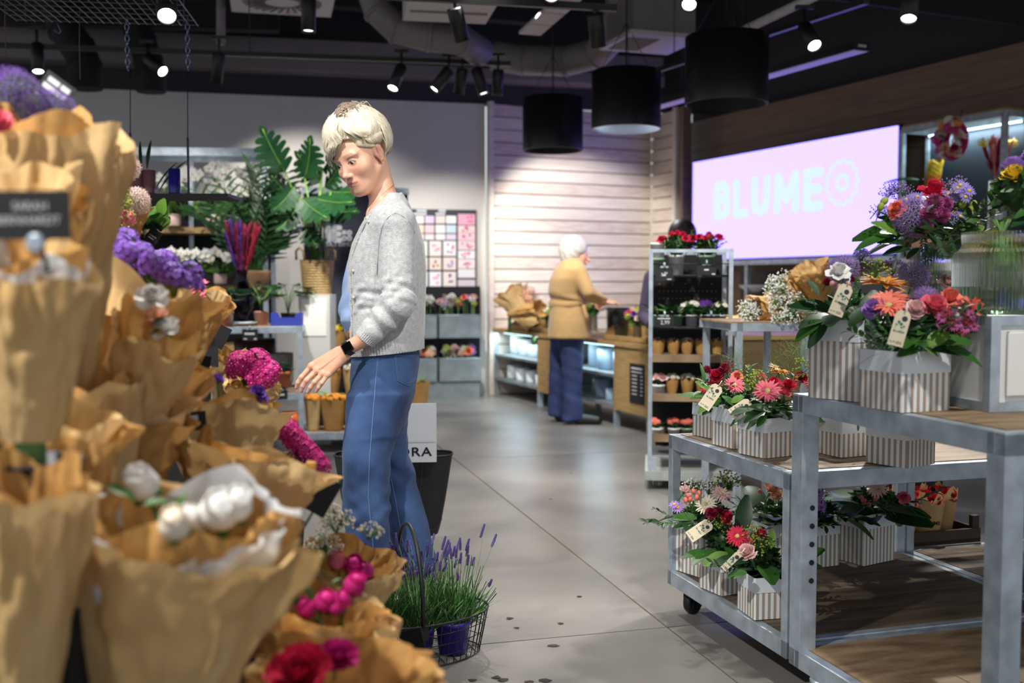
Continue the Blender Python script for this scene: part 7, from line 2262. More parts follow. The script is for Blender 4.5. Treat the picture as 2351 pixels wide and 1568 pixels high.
for k, (f, y, r, h) in enumerate(((0.30, 0.24, 0.10, 0.22), (0.58, 0.16, 0.085, 0.17), (0.86, 0.15, 0.08, 0.165))):
 cachepot('blue-grey cachepot, %s on the upper shelf right of the camel coat' % ORD[k], q0 + f * ql, y, 0.418, r, h, GLZ, gbp)
for k, (f, y, r, h) in enumerate(((0.22, 0.30, 0.08, 0.13), (0.50, 0.18, 0.075, 0.15), (0.78, 0.26, 0.07, 0.14), (0.74, 0.11, 0.045, 0.10), (0.92, 0.10, 0.045, 0.09))):
 cachepot('blue-grey cachepot, %s on the lower shelf right of the camel coat' % ORD[k], q0 + f * ql, y, 0.178, r, h, GLZ, gbp)
def show_crate(label, s0, s1_, y0, d, h):
 th = thing('display_crate', label, 'crate', CP(s0, y0, Zc + 0.003), atan2(dc.y, dc.x))
 w = s1_ - s0
 t = 0.014
 MB().box((w / 2, d / 2, t / 2), (w, d, t)).build('base_board', WOOD, th)
 MB().box((w / 2, d - t / 2, h / 2), (w, t, h)).build('back_board', WOOD, th)
 for x in (t / 2, w - t / 2):
  MB().add([(x - t / 2, 0, 0), (x - t / 2, d, 0), (x - t / 2, d, h), (x - t / 2, 0.0, 0.05), (x + t / 2, 0, 0), (x + t / 2, d, 0), (x + t / 2, d, h), (x + t / 2, 0.0, 0.05)],
     [(0, 3, 2, 1), (4, 5, 6, 7), (0, 1, 5, 4), (1, 2, 6, 5), (2, 3, 7, 6), (3, 0, 4, 7)]).build('side_board', WOOD, th)
 MB().box((w / 2, t / 2, 0.022), (w, t, 0.045)).build('front_lip', WOOD, th)
 return th
show_crate('sloping oak crate with a small posy at the right of the counter', along(1384), along(1484), 0.0, 0.30, 0.27)
show_crate('sloping oak crate with a posy left of the camel coat', along(1168), along(1262), 0.0, 0.30, 0.22)
rgc = random.Random(29)
def posy(label, p, vr, vh, R, cols, n=16, box=False):
 vs_ = thing('glass_vase', label[0], 'vase', p)
 MB().lathe([(vr * 0.8, 0.0), (vr, 0.01), (vr * 0.95, vh), (vr * 0.88, vh), (vr * 0.86, 0.014)], n=20, caps=(True, True)).build('glass_wall', RIB, vs_)
 bq_ = thing('bouquet', label[1], 'bouquet', p + Vector((0, 0, vh)))
 c = p + Vector((0, 0, vh + R * 0.35))
 put(bq_, core(0), 'leaf_mass', c, (0, 0, 1), R * 0.8)
 for k in range(n):
  an = k * 2.4; q = sqrt((k + 0.5) / n)
  me_ = rgc.choice(cols)
  put(bq_, me_, 'bloom', c + Vector((cos(an) * R * q, sin(an) * R * q, R * 0.75 * (1.05 - q * q * 0.8))), jitter_dir(rgc, .3, (cos(an) * q, sin(an) * q - 0.3, 0.8)), rgc.uniform(0.8, 1.1) * R / 0.10, None, rgc)
 foliage(bq_, c, R, 9, rgc, ('sprig', 'broad'), 0.1, (0.6, 0.9), (1, 2, 0))
 for k in range(6):
  MB().tube([(rgc.gauss(0, .01), rgc.gauss(0, .01), -vh + 0.02), (0, 0, 0.01)], 0.0025, 5).build('stem', STEM, bq_)
 return bq_
mixed = [rose('blush'), rose('pink'), carnation('cream'), rose('white'), carnation('lilac'), cluster('lime', 'lime', 16, 0.03)]
posy(('small glass vase in the right oak crate', 'small pale posy with a violet flower in the right oak crate'), CP(along(1432), 0.12, Zc + 0.02), 0.035, 0.11, 0.10, mixed + [rose('violet')], 16)
posy(('small glass vase in the left oak crate', 'pink and lilac posy in the left oak crate'), CP(along(1228), 0.14, Zc + 0.02), 0.04, 0.10, 0.10, mixed + [carnation('lilac'), rose('pink')], 18)
pz = CP(along(1446), 0.42, Zc + 0.003)
ped = thing('oak_pedestal', 'oak block behind the right crate carrying a posy vase', 'pedestal', pz, atan2(dc.y, dc.x))
MB().box((0, 0, 0.13), (0.55, 0.2, 0.26)).build('block', WOOD, ped)
posy(('wide glass vase on the oak block', 'large posy of pink roses with a yellow rose beside the trolley'), pz + Vector((0.0, 0, 0.262)), 0.055, 0.13, 0.15, mixed + [rose('pink'), rose('yellow'), carnation('blush')], 26)
posy(('glass vase half hidden behind the camel coat', 'orange and green posy half hidden behind the camel coat'), CP(along(1256), 0.46, Zc + 0.003), 0.045, 0.17, 0.10, [rose('peach'), rose('pink'), cluster('lime', 'lime', 16, 0.03)], 12)
tp = CP(along(1388), 0.62, Zc + 0.003)
til = thing('till_stand', 'oak stand with a tablet screen beside the camel coat', 'till', tp, radians(-18))
MB().box((0, 0, 0.15), (0.34, 0.24, 0.30)).build('stand', WOOD, til)
MB().box((0.06, -0.07, 0.345), (0.19, 0.02, 0.13), Matrix.Rotation(radians(-35), 3, 'X')).build('tablet', BLACK, til)
MB().box((0.06, -0.081, 0.352), (0.16, 0.004, 0.10), Matrix.Rotation(radians(-35), 3, 'X')).build('tablet_screen', mat('tablet_face', (120, 136, 160), rough=0.2, emit=0.25), til)
bn = thing('waste_bin', 'dark round bin between the camel coat and the oak crate', 'bin', CP(along(1378), 0.16, Zc + 0.003))
MB().lathe([(0.06, 0), (0.085, 0.02), (0.095, 0.25), (0.09, 0.255), (0.08, 0.03)], n=24, caps=(True, True)).build('bin_wall', mat('dark_gloss', (44, 44, 48), rough=0.25), bn)
MB().tube([(cos(2 * pi * k / 24) * 0.094, sin(2 * pi * k / 24) * 0.094, 0.253) for k in range(25)], 0.005, 6, caps=False).build('rim', BLACK, bn)
th = thing('spray_bottle', 'purple bottle cap standing behind the pink posy', 'bottle', CP(along(1452), 0.585, Zc + 0.003))
MB().lathe([(0.03, 0), (0.032, 0.01), (0.032, 0.30), (0.016, 0.34), (0.016, 0.38)], n=16).build('bottle', mat('purple_plastic', (84, 54, 140), rough=0.4), th)
MB().box((0, 0, 0.40), (0.03, 0.05, 0.03)).build('trigger_head', MATS['purple_plastic'], th)
# ======================== cards and zinc planters on the white wall
wn = Vector((0.225, -0.974, 0))
def wall_pt(px, py, off=0.0):
 r = ray(px, py)
 q = P0 + wn * off
 t = (q - Vector((0, 0, HC))).dot(wn) / r.dot(wn)
 return Vector((0, 0, HC)) + r * t
wrot = atan2(wd.y, wd.x)
c0_, c1_ = wall_pt(930, 676, 0.03), wall_pt(1094, 482, 0.03)
cr = thing('card_rack', 'black wall rack of greeting cards', 'card rack', Vector((c0_.x, c0_.y, c0_.z)), wrot)
rw_, rh_ = (Vector((c1_.x, c1_.y, 0)) - Vector((c0_.x, c0_.y, 0))).length, c1_.z - c0_.z
MB().box((rw_ / 2, 0.014, rh_ / 2), (rw_, 0.028, rh_)).build('back_panel', mat('slate_panel', (52, 55, 64), rough=0.6), cr)
for px, wpx in ((968, 30), (1015, 22)):
 for k, py in enumerate((484, 491)):
  q = wall_pt(px - 4 * k, py, 0.031) - c0_
  MB().box((Vector((q.x, q.y, 0)).length, -0.001, q.z), (wpx * 0.0044 * (1 if k else 0.75), 0.002, 0.022)).build('printed_line', CHALK, cr)
def cardrow(x0, x1, y0, y1, rgb, lb, dots=None):
 a_, b_ = wall_pt(940 + x0 / 7.13, 470 + y1 / 7.13, 0.05), wall_pt(940 + x1 / 7.13, 470 + y0 / 7.13, 0.05)
 w = (Vector((b_.x - a_.x, b_.y - a_.y, 0))).length
 h = b_.z - a_.z
 o = thing('greeting_card', lb, 'greeting card', a_, wrot, 'greeting cards in the wall rack')
 MB().box((w / 2, 0.004, h / 2), (w * 0.97, 0.004, h * 0.96)).build('card', mat('card_%d_%d_%d' % rgb, rgb, rough=0.6), o)
 if dots:
  rs = random.Random(x0 + y0)
  m = MB()
  for k in range(5):
   MB().lathe([(0.012, 0), (0.012, 0.0006)], n=9, R=Matrix.Rotation(pi / 2, 3, 'X')).build('printed_flower', mat('dot_%d_%d_%d' % dots, dots, rough=0.7), o, (w * rs.uniform(.2, .8), 0.0014, h * rs.uniform(.2, .8)))
xs4 = [(100, 240), (255, 408), (428, 588), (600, 768)]
for r_, (y0, y1) in enumerate(((180, 308), (330, 465), (480, 575))):
 for c_, (x0, x1) in enumerate(xs4):
  cardrow(x0, x1, y0, y1, [(238, 228, 224), (212, 196, 224), (232, 210, 204), (240, 240, 240), (248, 214, 190), (236, 202, 206), (244, 238, 240), (204, 220, 226), (240, 232, 228), (238, 224, 226), (240, 240, 240), (222, 208, 224)][r_ * 4 + c_],
    'small square greeting card, %s from the left in the %s small row' % (ORD[c_], ORD[r_]))
for c_, (x0, x1) in enumerate(((130, 298), (325, 525), (550, 768))):
 for r_, (y0, y1) in enumerate(((590, 845), (860, 1070), (1090, 1365))):
  cardrow(x0, x1, y0, y1, [(240, 238, 232), (246, 232, 226), (236, 236, 238), (240, 232, 224), (242, 226, 216), (244, 226, 216), (242, 240, 236), (244, 244, 246), (244, 234, 222)][r_ * 3 + c_], 'tall flowered greeting card, %s from the left in the %s tall row' % (ORD[c_], ORD[r_]), [(240, 180, 170), (230, 150, 150), (196, 120, 130), (220, 170, 150), (180, 120, 80), (150, 140, 200), (230, 160, 170), (232, 160, 180), (110, 90, 180)][r_ * 3 + c_])
for r_, (y0, y1, rgb) in enumerate(((150, 330, (238, 172, 194)), (340, 455, (236, 214, 206)), (458, 588, (244, 206, 214)), (592, 742, (240, 216, 214)), (750, 888, (240, 240, 236)), (892, 1048, (246, 232, 230)), (1052, 1200, (240, 240, 238)), (1225, 1390, (226, 214, 218)))):
 cardrow(792, 1080, y0, y1, rgb, 'wide greeting card, %s from the top of the right column' % ORD[r_], (220, 110, 140) if r_ < 6 else None)
pl_o = wall_pt(955, 905, 0.06); pl_o.z = 0
st = thing('planter_stand', 'black stand carrying the zinc planters below the cards', 'stand', pl_o, wrot)
pe_ = wall_pt(1102, 905, 0.06)
plw = (Vector((pe_.x - pl_o.x, pe_.y - pl_o.y, 0))).length
MB().box((plw / 2, 0.0, 0.55), (plw, 0.03, 1.1)).build('back_board', BLACK_M, st)
MB().box((plw / 2 - 0.02, -0.11, 0.08), (plw - 0.05, 0.22, 0.16)).build('plinth', GALV_D, st)
dry = [('white gypsophila', gyps('white')), ('blush gypsophila', gyps('blush')), ('peach flower head', cluster('peach', 'peach', 16, 0.03)), ('lilac flower head', cluster('lilac', 'white', 16, 0.03)), ('blush carnation', carnation('blush')), ('white carnation', carnation('white')), ('lime flower head', cluster('lime', 'lime', 12, 0.025)), ('coral rose', rose('coral'))]
for r_, (yt, yb_) in enumerate(((724, 776), (824, 876))):
 za, zb_ = wall_pt(1030, yb_, 0.30).z, wall_pt(1030, yt, 0.30).z
 for c_, (pa, pb) in enumerate(((912, 1003), (1009, 1103))):
  A_, B_ = wall_pt(pa, 800, 0.30), wall_pt(pb, 800, 0.30)
  w = Vector((B_.x - A_.x, B_.y - A_.y, 0)).length
  th = thing('zinc_planter', '%s zinc planter %s below the card rack' % (('upper', 'lower')[r_], ('behind the cardigan', 'at the right')[c_]), 'planter', (A_.x, A_.y, za), wrot)
  h = zb_ - za
  for c, s in (((w / 2, 0.006, h / 2), (w, 0.012, h)), ((w / 2, 0.216, h / 2), (w, 0.012, h)), ((0.006, 0.11, h / 2), (0.012, 0.2, h)), ((w - 0.006, 0.11, h / 2), (0.012, 0.2, h))):
   MB().box(c, s).build('side', GALV_D, th)
  MB().box((w / 2, 0.11, 0.01), (w - 0.02, 0.2, 0.02)).build('bottom', GALV_D, th)
  MB().tube([(0, 0, h), (w, 0, h)], 0.007, 6).build('rolled_rim', GALV, th)
  for k in range(16):
   p = Vector((A_.x, A_.y, za)) + Matrix.Rotation(wrot, 3, 'Z') @ Vector((rgc.uniform(0.03, w - 0.03), rgc.uniform(0.03, 0.17), h))
   dn_, me_ = dry[(k + 3 * c_ + 5 * r_) % 8]
   b_ = thing('cut_flower', dn_ + ' in the %s zinc planter %s' % (('upper', 'lower')[r_], ('behind the cardigan', 'at the right')[c_]), 'flower', p - Vector((0, 0, h - 0.03)), 0, 'single flowers in the zinc planters')
   hh = rgc.uniform(0.10, 0.17) if r_ == 0 else rgc.uniform(0.03, 0.10)
   MB().tube([(0, 0, 0), (0, 0, h - 0.03 + hh)], 0.004, 5).build('stem', STEM, b_)
   put(b_, me_, 'bloom', p + Vector((0, 0, hh)), jitter_dir(rgc, .3, (0, -0.6, 0.8)), rgc.uniform(1.1, 1.7), None, rgc)
# ======================== table of gypsophila bouquets, cash desk
gt_ = thing('display_table', 'slim galvanised table of gypsophila bouquets in front of the screen', 'display table', W(1693, 742, 5.0), radians(8))
o0 = W(1693, 742, 5.0)
gw_ = 0.41
for x in (0.015, gw_ - 0.06, ):
 for y in (0.02, 0.5):
  MB().box((x + 0.0, y, -o0.z / 2), (0.03, 0.03, o0.z)).build('leg', GALV, gt_)
for y in (0.02, 0.5):
 MB().box((gw_ / 2 - 0.02, y, -0.02), (gw_, 0.03, 0.04)).build('rail', GALV, gt_)
for x in (0.015, gw_ - 0.06):
 MB().box((x, 0.26, -0.02), (0.03, 0.45, 0.04)).build('rail', GALV, gt_)
MB().box((gw_ / 2 - 0.02, 0.26, 0.002), (gw_, 0.5, 0.008)).build('top', PLY, gt_)
dk0 = W(1676, 770, 6.9)
dk = thing('cash_desk', 'low brown cash desk behind the gypsophila table', 'desk', (dk0.x, dk0.y, 0), radians(6))
MB().box((0.7, 0.25, 0.38), (1.4, 0.5, 0.76)).build('front', mat('dull_oak', (120, 98, 66), rough=0.6, rgb2=(104, 84, 56), scale=3, stretch=(1, 1, 8)), dk)
MB().box((0.7, 0.25, 0.775), (1.44, 0.54, 0.03)).build('worktop', WOOD, dk)
ov = thing('wall_oven', 'black recessed box with a white bowl under the screen', 'niche', RW(1.35, 0.24, 0.98), atan2(wv.y, wv.x))
MB().box((0.25, 0.0, 0.13), (0.52, 0.10, 0.26)).build('box', BLACK, ov)
MB().lathe([(0.08, 0.0), (0.19, 0.05), (0.20, 0.07)], n=28, c=(0.29, -0.13, 0.065), caps=(True, True), sy=0.35).build('white_bowl', WHITE, ov)
ls = thing('glowing_slats', 'three warm lit wooden slats behind the trolley', 'light', RW(0.92, 0.12, 0.62), atan2(wv.y, wv.x))
for k in range(3):
 MB().box((0.2, 0, k * 0.085), (0.55, 0.03, 0.045)).build('slat', mat('self_glowing_slat', (255, 226, 150), emit=0.9), ls)  # slats emit by themselves; the backlight is put into their material
# ======================== plant racks at the back left
rgb_ = random.Random(61)
rk0, rk1 = W(205, 346, 8.15), W(606, 350, 8.25)
rk = thing('plant_rack', 'tall galvanised rack with orchids at the back left', 'rack', (rk0.x, rk0.y, 0), atan2((rk1 - rk0).y, (rk1 - rk0).x))
rw2 = (Vector((rk1.x - rk0.x, rk1.y - rk0.y, 0))).length
zt = rk1.z
for x in (0, rw2 * 0.505, rw2):
 for y in (0, 0.42):
  if x == rw2 * 0.505 and y == 0: continue
  MB().box((x, y, zt / 2 + 0.03), (0.035, 0.035, zt + 0.06)).build('post', GALV, rk)
for y in (0, 0.42):
 MB().box((rw2 / 2, y, zt), (rw2, 0.03, 0.062)).build('crossbar', GALV, rk)
zs = lambda py: W(450, py, 8.2).z
for py in (528, 662, 800):
 MB().box((rw2 / 2, 0.21, zs(py)), (rw2 - 0.04, 0.40, 0.045)).build('shelf', WOOD, rk)
MB().box((rw2 / 2, 0.44, (zs(440) + 0.2) / 2), (rw2, 0.012, zs(440) - 0.2)).build('back_panel', BLACK_M, rk)
@cached
def orchid_bloom():
 m = MB(); r = random.Random(3)
 for k, (an, L, w) in enumerate(((0, .034, .036), (pi, .034, .036), (pi / 2, .032, .024), (pi * 1.25, .030, .022), (pi * 1.75, .030, .022))):
  m.leaf((0, 0, 0), (cos(an), sin(an), 0.15), (0, 0, 1), L, w, 0.1, 0.12, 4)
 m.ball((0, -0.004, 0.006), (0.006, 0.008, 0.007), 6, 5, 1)
 return m.mesh('orchid_bloom', [PC['white'], YCEN])
def orchid(label, px, py, Y, h, r=0.062, ph=0.095, n=7, pm=PINKPOT, budc='lime'):
 b = W(px, py, Y)
 th = thing('potted_orchid', label, 'orchid', b, rgb_.uniform(-.4, .4), 'white orchids on the rack')
 MB().lathe([(r * 0.82, 0), (r * 0.98, 0.012), (r, ph * 0.6), (r * 0.94, ph), (r * 0.86, ph), (r * 0.84, ph - 0.02)], n=26, caps=(True, True)).build('pot', pm, th)
 for k in range(6):
  an = k * 1.05 + rgb_.random()
  put(th, leafm('broad', rgb_.choice((1, 1, 2))), 'leaf', b + Vector((0, 0, ph - 0.005)), (cos(an), sin(an), 0.45), 2.0, None, rgb_)
 for sg in (-1, 1):
  P = [Vector((0, 0, ph)), Vector((sg * 0.03, 0, ph + h * 0.5)), Vector((sg * 0.08, -0.03, ph + h * 0.9)), Vector((sg * 0.16, -0.06, ph + h)), Vector((sg * 0.24, -0.08, ph + h * 0.90))]
  MB().tube(P, 0.003, 6).build('flower_stalk', STEM, th)
  R0 = Matrix.Rotation(th.rotation_euler.z, 3, 'Z')
  for k in range(n):
   t = k / n * 2.2 + 1.7
   i = min(int(t), 3)
   p = b + R0 @ (P[i].lerp(P[i + 1], t - i) + Vector((0, -0.012, -0.012 + 0.02 * (k % 2))))
   put(th, orchid_bloom(), 'bloom', p, jitter_dir(rgb_, .25, (sg * .2, -1, 0.1)), rgb_.uniform(1.0, 1.3), rgb_.uniform(-.3, .3), rgb_)
  for k in range(3):
   put(th, berry(budc), 'bud', b + R0 @ (P[1] + Vector((sg * 0.03 + 0.01 * k, -0.02, 0.03 * k))), (sg, -.5, .5), 1.6, None, rgb_)
orchid('white orchid in a blush pot, left on the upper oak shelf', 397, 520, 8.15, 0.30)
orchid('white orchid in a blush pot, right on the upper oak shelf', 488, 520, 8.2, 0.34)
orchid('tall white orchid at the back of the upper shelf', 545, 520, 8.32, 0.38, pm=BLACK_M)
orchid('white orchid with clustered blooms by the rack post', 590, 520, 8.32, 0.34, pm=BLACK_M)
orchid('small white orchid in a blush pot on the lower oak shelf', 506, 652, 8.15, 0.16, 0.05, 0.08, 5)
orchid('small white orchid left on the lower oak shelf', 444, 652, 8.15, 0.17, 0.05, 0.08, 5)
orchid('small white orchid half hidden behind the bouquets', 402, 652, 8.2, 0.16, 0.05, 0.08, 4)
tb = W(560, 642, 7.6)
nb0 = W(700, 760, 8.5)
nv = thing('notice_board', 'navy board with white shop lettering behind the monstera', 'sign board', (nb0.x, nb0.y, 0), radians(8))
zz_ = lambda py: W(780, py, 8.5).z
MB().box((0.42, 0, (zz_(440) + 0.05) / 2), (0.84, 0.03, zz_(440) - 0.05)).build('board', mat('navy_board', (44, 48, 66), rough=0.7), nv)
MB().box((0.42, -0.01, zz_(437)), (0.86, 0.06, 0.05)).build('top_rail', GALV, nv)
xb = lambda px: (px - 700) * 8.5 / FPX
stroke_letters('ME', 0.135, xb(733), zz_(556), xb(785) - xb(733), -0.018, 0.15).build('lettering', CHALK, nv)
m = MB()
for (px, py) in ((803, 534), (791, 547), (803, 547)):
 _ring(lambda a: 0.022, lambda a: 0.008, 24, xb(px), zz_(py), m)
m.V = [(v[0], -0.018, v[2]) for v in m.V]
o = m.build('round_digits', CHALK, nv); o['kind'] = 'stuff'
MB().box((xb(791), -0.018, zz_(533)), (0.034, 0.002, 0.034)).build('digit_block', CHALK, nv, bevel=0.004)
o = inst(text_mesh('TA,T DIHUA', 0.044, CHALK, bold=0.0008), 'lettering', nv)
o.matrix_basis = Matrix.Translation((xb(783), -0.0175, zz_(561))) @ Matrix.Rotation(pi / 2, 4, 'X')
BASK = mat('gold_woven', (186, 158, 104), rough=0.5, rgb2=(140, 112, 68), scale=30, stretch=(1, 1, 7), bump=0.4, bscale=40)
def box_stand(label, px0, px1, py0, py1, Y, d, m_, name='plinth_box'):
 a_, b_ = W(px0, py1, Y), W(px1, py0, Y)
 th = thing(name, label, 'stand', ((a_.x + b_.x) / 2, Y + d / 2, a_.z))
 w, h = b_.x - a_.x, b_.z - a_.z
 MB().box((0, 0, h / 2), (w, d, h)).build('body', m_, th, bevel=0.004)
 MB().box((0, -d / 2 - 0.001, h / 2), (w * 0.8, 0.004, h * 0.72)).build('inset_panel', WHITE, th)
 return th
bs = W(720, 676, 7.3)
a_ = W(690, 676, 7.3)
bst = thing('plinth_box', 'pale panelled box stand under the gold basket', 'stand', (bs.x, bs.y + 0.14, 0))
MB().box((0, 0, bs.z / 2), (0.22, 0.26, bs.z - 0.002)).build('body', mat('pale_grey_panel', (196, 198, 194), rough=0.5), bst)
MB().box((0, -0.131, bs.z - 0.16), (0.17, 0.006, 0.26)).build('inset_panel', WHITE, bst)
br, bh2 = 0.118, 78 * K(7.4)
mo = thing('potted_monstera', 'large monstera in a gold woven basket with handles', 'monstera', (bs.x, bs.y + 0.14, bs.z + 0.002))
def weave(u, v):
 rr = lerp(br * 0.84, br, v) + 0.0035 * cos(v * 2 * pi * 13) + 0.002 * cos(u * 2 * pi * 24 + pi * round(v * 13))
 return (rr * cos(2 * pi * u), rr * sin(2 * pi * u), v * bh2)
MB().grid(weave, 96, 53, closed=True).build('woven_basket', BASK, mo)
MB().lathe([(br * 0.94, bh2 - 0.03), (0.01, bh2 - 0.02)], n=20, caps=(False, True)).build('soil', SOIL, mo)
for sg in (-1, 1):
 MB().tube([(sg * br * 0.9 - 0.03, -0.05, bh2), (sg * br * 0.95 - 0.025, -0.06, bh2 + 0.06), (sg * br * 0.95, -0.06, bh2 + 0.085), (sg * br * 0.95 + 0.025, -0.06, bh2 + 0.06), (sg * br * 0.9 + 0.03, -0.05, bh2)], 0.009, 8).build('basket_handle', BASK, mo)
@cached
def monstera_leaf(g):
 m = MB()
 wid = lambda t: 0.115 * (sin(pi * min(1, 0.10 + t * 0.90)) ** 0.6) * (1 - 0.25 * t)
 cv = lambda t: Vector((0, -0.07 * t * t, 0.25 * t))
 NL = 6
 for sg in (-1, 1):
  for k in range(NL):          # lobes joined near the midrib and split towards the edge
   t0, t1 = k / NL, (k + 1) / NL
   V = []
   for j in range(6):
    q = j / 5
    nar = 0.0 if q < 0.45 else 0.16 * ((q - 0.45) / 0.55)
    for tt in (t0 + (t1 - t0) * nar, t1 - (t1 - t0) * (nar + (0.3 * max(0, q - 0.75) / 0.25))):
     w_ = wid(min(1, (t0 + t1) / 2 + 0.05)) * q
     c = cv(tt) + Vector((sg * w_, 0.20 * w_ - 0.9 * w_ * w_, 0.42 * w_))
     V.append(c)
   m.add(V, [(2 * j, 2 * j + 1, 2 * j + 3, 2 * j + 2) for j in range(5)], 0, True)
 m.leaf(cv(0.85), (0, -0.5, 1), (0, -1, 0), 0.06, 0.05, 0.2, 0.1, 4, 0)
 m.tube([cv(t / 6) - Vector((0, 0.002, 0)) for t in range(7)], 0.0028, 5, 1)
 return m.mesh('monstera_leaf', [GREENS[g], GREENS[2]])
MG = mat('leaf_glossy', (22, 62, 30), rough=0.38, var=0.3, scale=10, thin=0.2)
GREENS.append(MG)
root = Vector((bs.x, bs.y + 0.14, bs.z + bh2))
for (px, py, qx, qy, s, dY) in ((655, 395, 598, 308, 1.5, 0), (690, 470, 628, 425, 1.3, .1), (700, 410, 720, 345, 1.35, -.05), (735, 420, 690, 378, 1.2, .05), (745, 430, 790, 385, 1.1, .1), (690, 455, 735, 500, 1.25, -.2),
        (720, 455, 790, 478, 1.4, -.15), (680, 480, 655, 520, 1.0, -.1), (745, 480, 815, 500, 1.2, 0), (675, 430, 650, 470, 1.1, -.12), (740, 390, 770, 372, .9, .1), (700, 520, 720, 560, .9, -.1),
        (760, 440, 828, 452, 1.1, .05), (690, 500, 640, 480, 1.0, .1)):
 a1, b1 = W(px, py, 7.4 + dY), W(qx, qy, 7.35 + dY)
 dd = (b1 - a1).normalized()
 up_ = Vector((0, -0.75, 0.65)); y = -(up_ - dd * up_.dot(dd)).normalized(); x = y.cross(dd)
 M = Matrix((x, y, dd)).transposed().to_4x4()
 o = bpy.data.objects.new('monstera_leaf', monstera_leaf(4)); link(o, mo)
 o.matrix_basis = mo.matrix_basis.inverted() @ (Matrix.Translation(a1) @ M @ Matrix.Scale(s * 0.86, 4))
 MB().tube([root - mo.location + Vector((rgb_.gauss(0, .03), rgb_.gauss(0, .03), -.02)), lerp(root, a1, 0.55) + Vector((0, 0, 0.04)) - mo.location, a1 - mo.location], 0.006, 6).build('leaf_stalk', GREENS[2], mo)
pb = W(588, 690, 7.7)
pm_ = thing('potted_palm', 'dark bushy palm in a brown basket between rack and monstera', 'palm', pb)
MB().lathe([(0.085, 0), (0.11, 0.20), (0.115, 0.22), (0.10, 0.22)], n=24, caps=(True, True)).build('basket', mat('brown_basket', (112, 84, 58), rough=0.8, bump=0.4, bscale=60), pm_)
@cached
def frond():
 m = MB(); r = random.Random(1)
 P = [Vector((0, -0.30 * (i / 14) ** 2, 0.5 * i / 14)) for i in range(15)]
 m.tube(P, [0.004 * (1 - 0.05 * i) for i in range(15)], 5, 1)
 for i in range(3, 15):
  for sg in (-1, 1):
   m.leaf(P[i], (sg, -0.5 + r.gauss(0, .1), 0.75), (0, -1, 0.4), 0.19 * (1 - 0.035 * i), 0.017, 0.3, 0.2, 3, 0)
 return m.mesh('palm_frond', [GREENS[0], GREENS[1]])
for k in range(20):
 an = k * 2.4
 put(pm_, frond(), 'frond', pb + Vector((cos(an) * .03, sin(an) * .03, .2)), (cos(an) * rgb_.uniform(.2, .55), sin(an) * .4, 1), rgb_.uniform(1.0, 1.45), None, rgb_)
vp = W(556, 742, 7.05)
gv = thing('glass_vase', 'dark glass vase with a silver foot on the steel table', 'vase', vp)
MB().lathe([(0.05, 0), (0.055, 0.01), (0.03, 0.03), (0.07, 0.10), (0.075, 0.17), (0.05, 0.25), (0.035, 0.32), (0.045, 0.36)], n=28, caps=(True, False)).build('glass_wall', glass('dark_glass', (60, 56, 66), rough=0.03, alpha_mix=0.4), gv)
MB().lathe([(0.10, 0.0), (0.105, 0.006), (0.06, 0.012)], n=28).build('silver_foot', GALV, gv)
pp = thing('pampas_bunch', 'bunch of crimson and purple dried plumes in the dark vase', 'dried flowers', vp + Vector((0, 0, 0.30)))
PL = [mat('plume_crimson', (128, 28, 62), rough=0.95, var=0.2), mat('plume_purple', (84, 44, 132), rough=0.95, var=0.2), mat('plume_red', (164, 36, 56), rough=0.95, var=0.2), mat('plume_dusty', (206, 130, 128), rough=0.95, var=0.2)]
@cached
def plume(k):
 m = MB(); r = random.Random(k)
 m.tube([(0, 0, 0), (0, 0, .12)], .0025, 5, 0)
 for i in range(60):
  z = .08 + .24 * r.random(); an = r.uniform(0, 6.28)
  m.leaf((0, 0, z), (cos(an) * .35, sin(an) * .35, 1), (cos(an), sin(an), 0), .07, .012, .1, .2, 2)
 return m.mesh('plume', [PL[k]])
for k in range(17):
 an = k * 2.4; q = sqrt((k + .5) / 17)
 put(pp, plume((0, 0, 1, 2, 0)[k % 5]), 'plume', pp.location + Vector((cos(an) * .015 * q, sin(an) * .015 * q, 0)), (cos(an) * .36 * q, sin(an) * .30 * q, 1), rgb_.uniform(.85, 1.1), None, rgb_)
ta, tb_ = W(440, 751, 6.85), W(694, 751, 6.95)
t1 = thing('display_table', 'galvanised table with small plants in front of the rack', 'display table', (ta.x, ta.y, 0), atan2(tb_.y - ta.y, tb_.x - ta.x))
w1 = (Vector((tb_.x - ta.x, tb_.y - ta.y, 0))).length
d1 = 0.62
for z in (ta.z, 0.40, 0.16):
 rim(t1, w1, d1, z, 0.045, 0.03)
 MB().box((w1 / 2, d1 / 2, z - 0.008), (w1 - 0.05, d1 - 0.05, 0.018)).build('deck', PLY, t1)
for x in (0.015, w1 - 0.015):
 for y in (0.015, d1 - 0.015):
  MB().box((x, y, ta.z / 2), (0.034, 0.034, ta.z)).build('post', GALV, t1)
bl = W(655, 750, 7.0)
th = thing('blue_crate', 'small blue cardboard tray with cut-out handles on the steel table', 'crate', bl + Vector((0, 0.06, 0.002)), radians(4))
BLUE = mat('blue_card', (44, 62, 160), rough=0.6)
cwid = 68 * K(7)
for y in (-0.06, 0.06):
 m = MB()
 q = [(-.5, 0), (.5, 0), (.5, 1), (.36, 1), (.28, .62), (-.28, .62), (-.36, 1), (-.5, 1)]
 m.add([(x * cwid, y - .002, z * .09) for x, z in q] + [(x * cwid, y + .002, z * .09) for x, z in q], [tuple(range(8)), tuple(range(15, 7, -1))] + [(i + 8, (i + 1) % 8 + 8, (i + 1) % 8, i) for i in range(8)])
 m.build('long_side', BLUE, th)
for x in (-cwid / 2, cwid / 2): MB().box((x, 0, .04), (.004, .12, .08)).build('short_side', BLUE, th)
MB().box((0, 0, .003), (cwid, .12, .005)).build('bottom', BLUE, th)
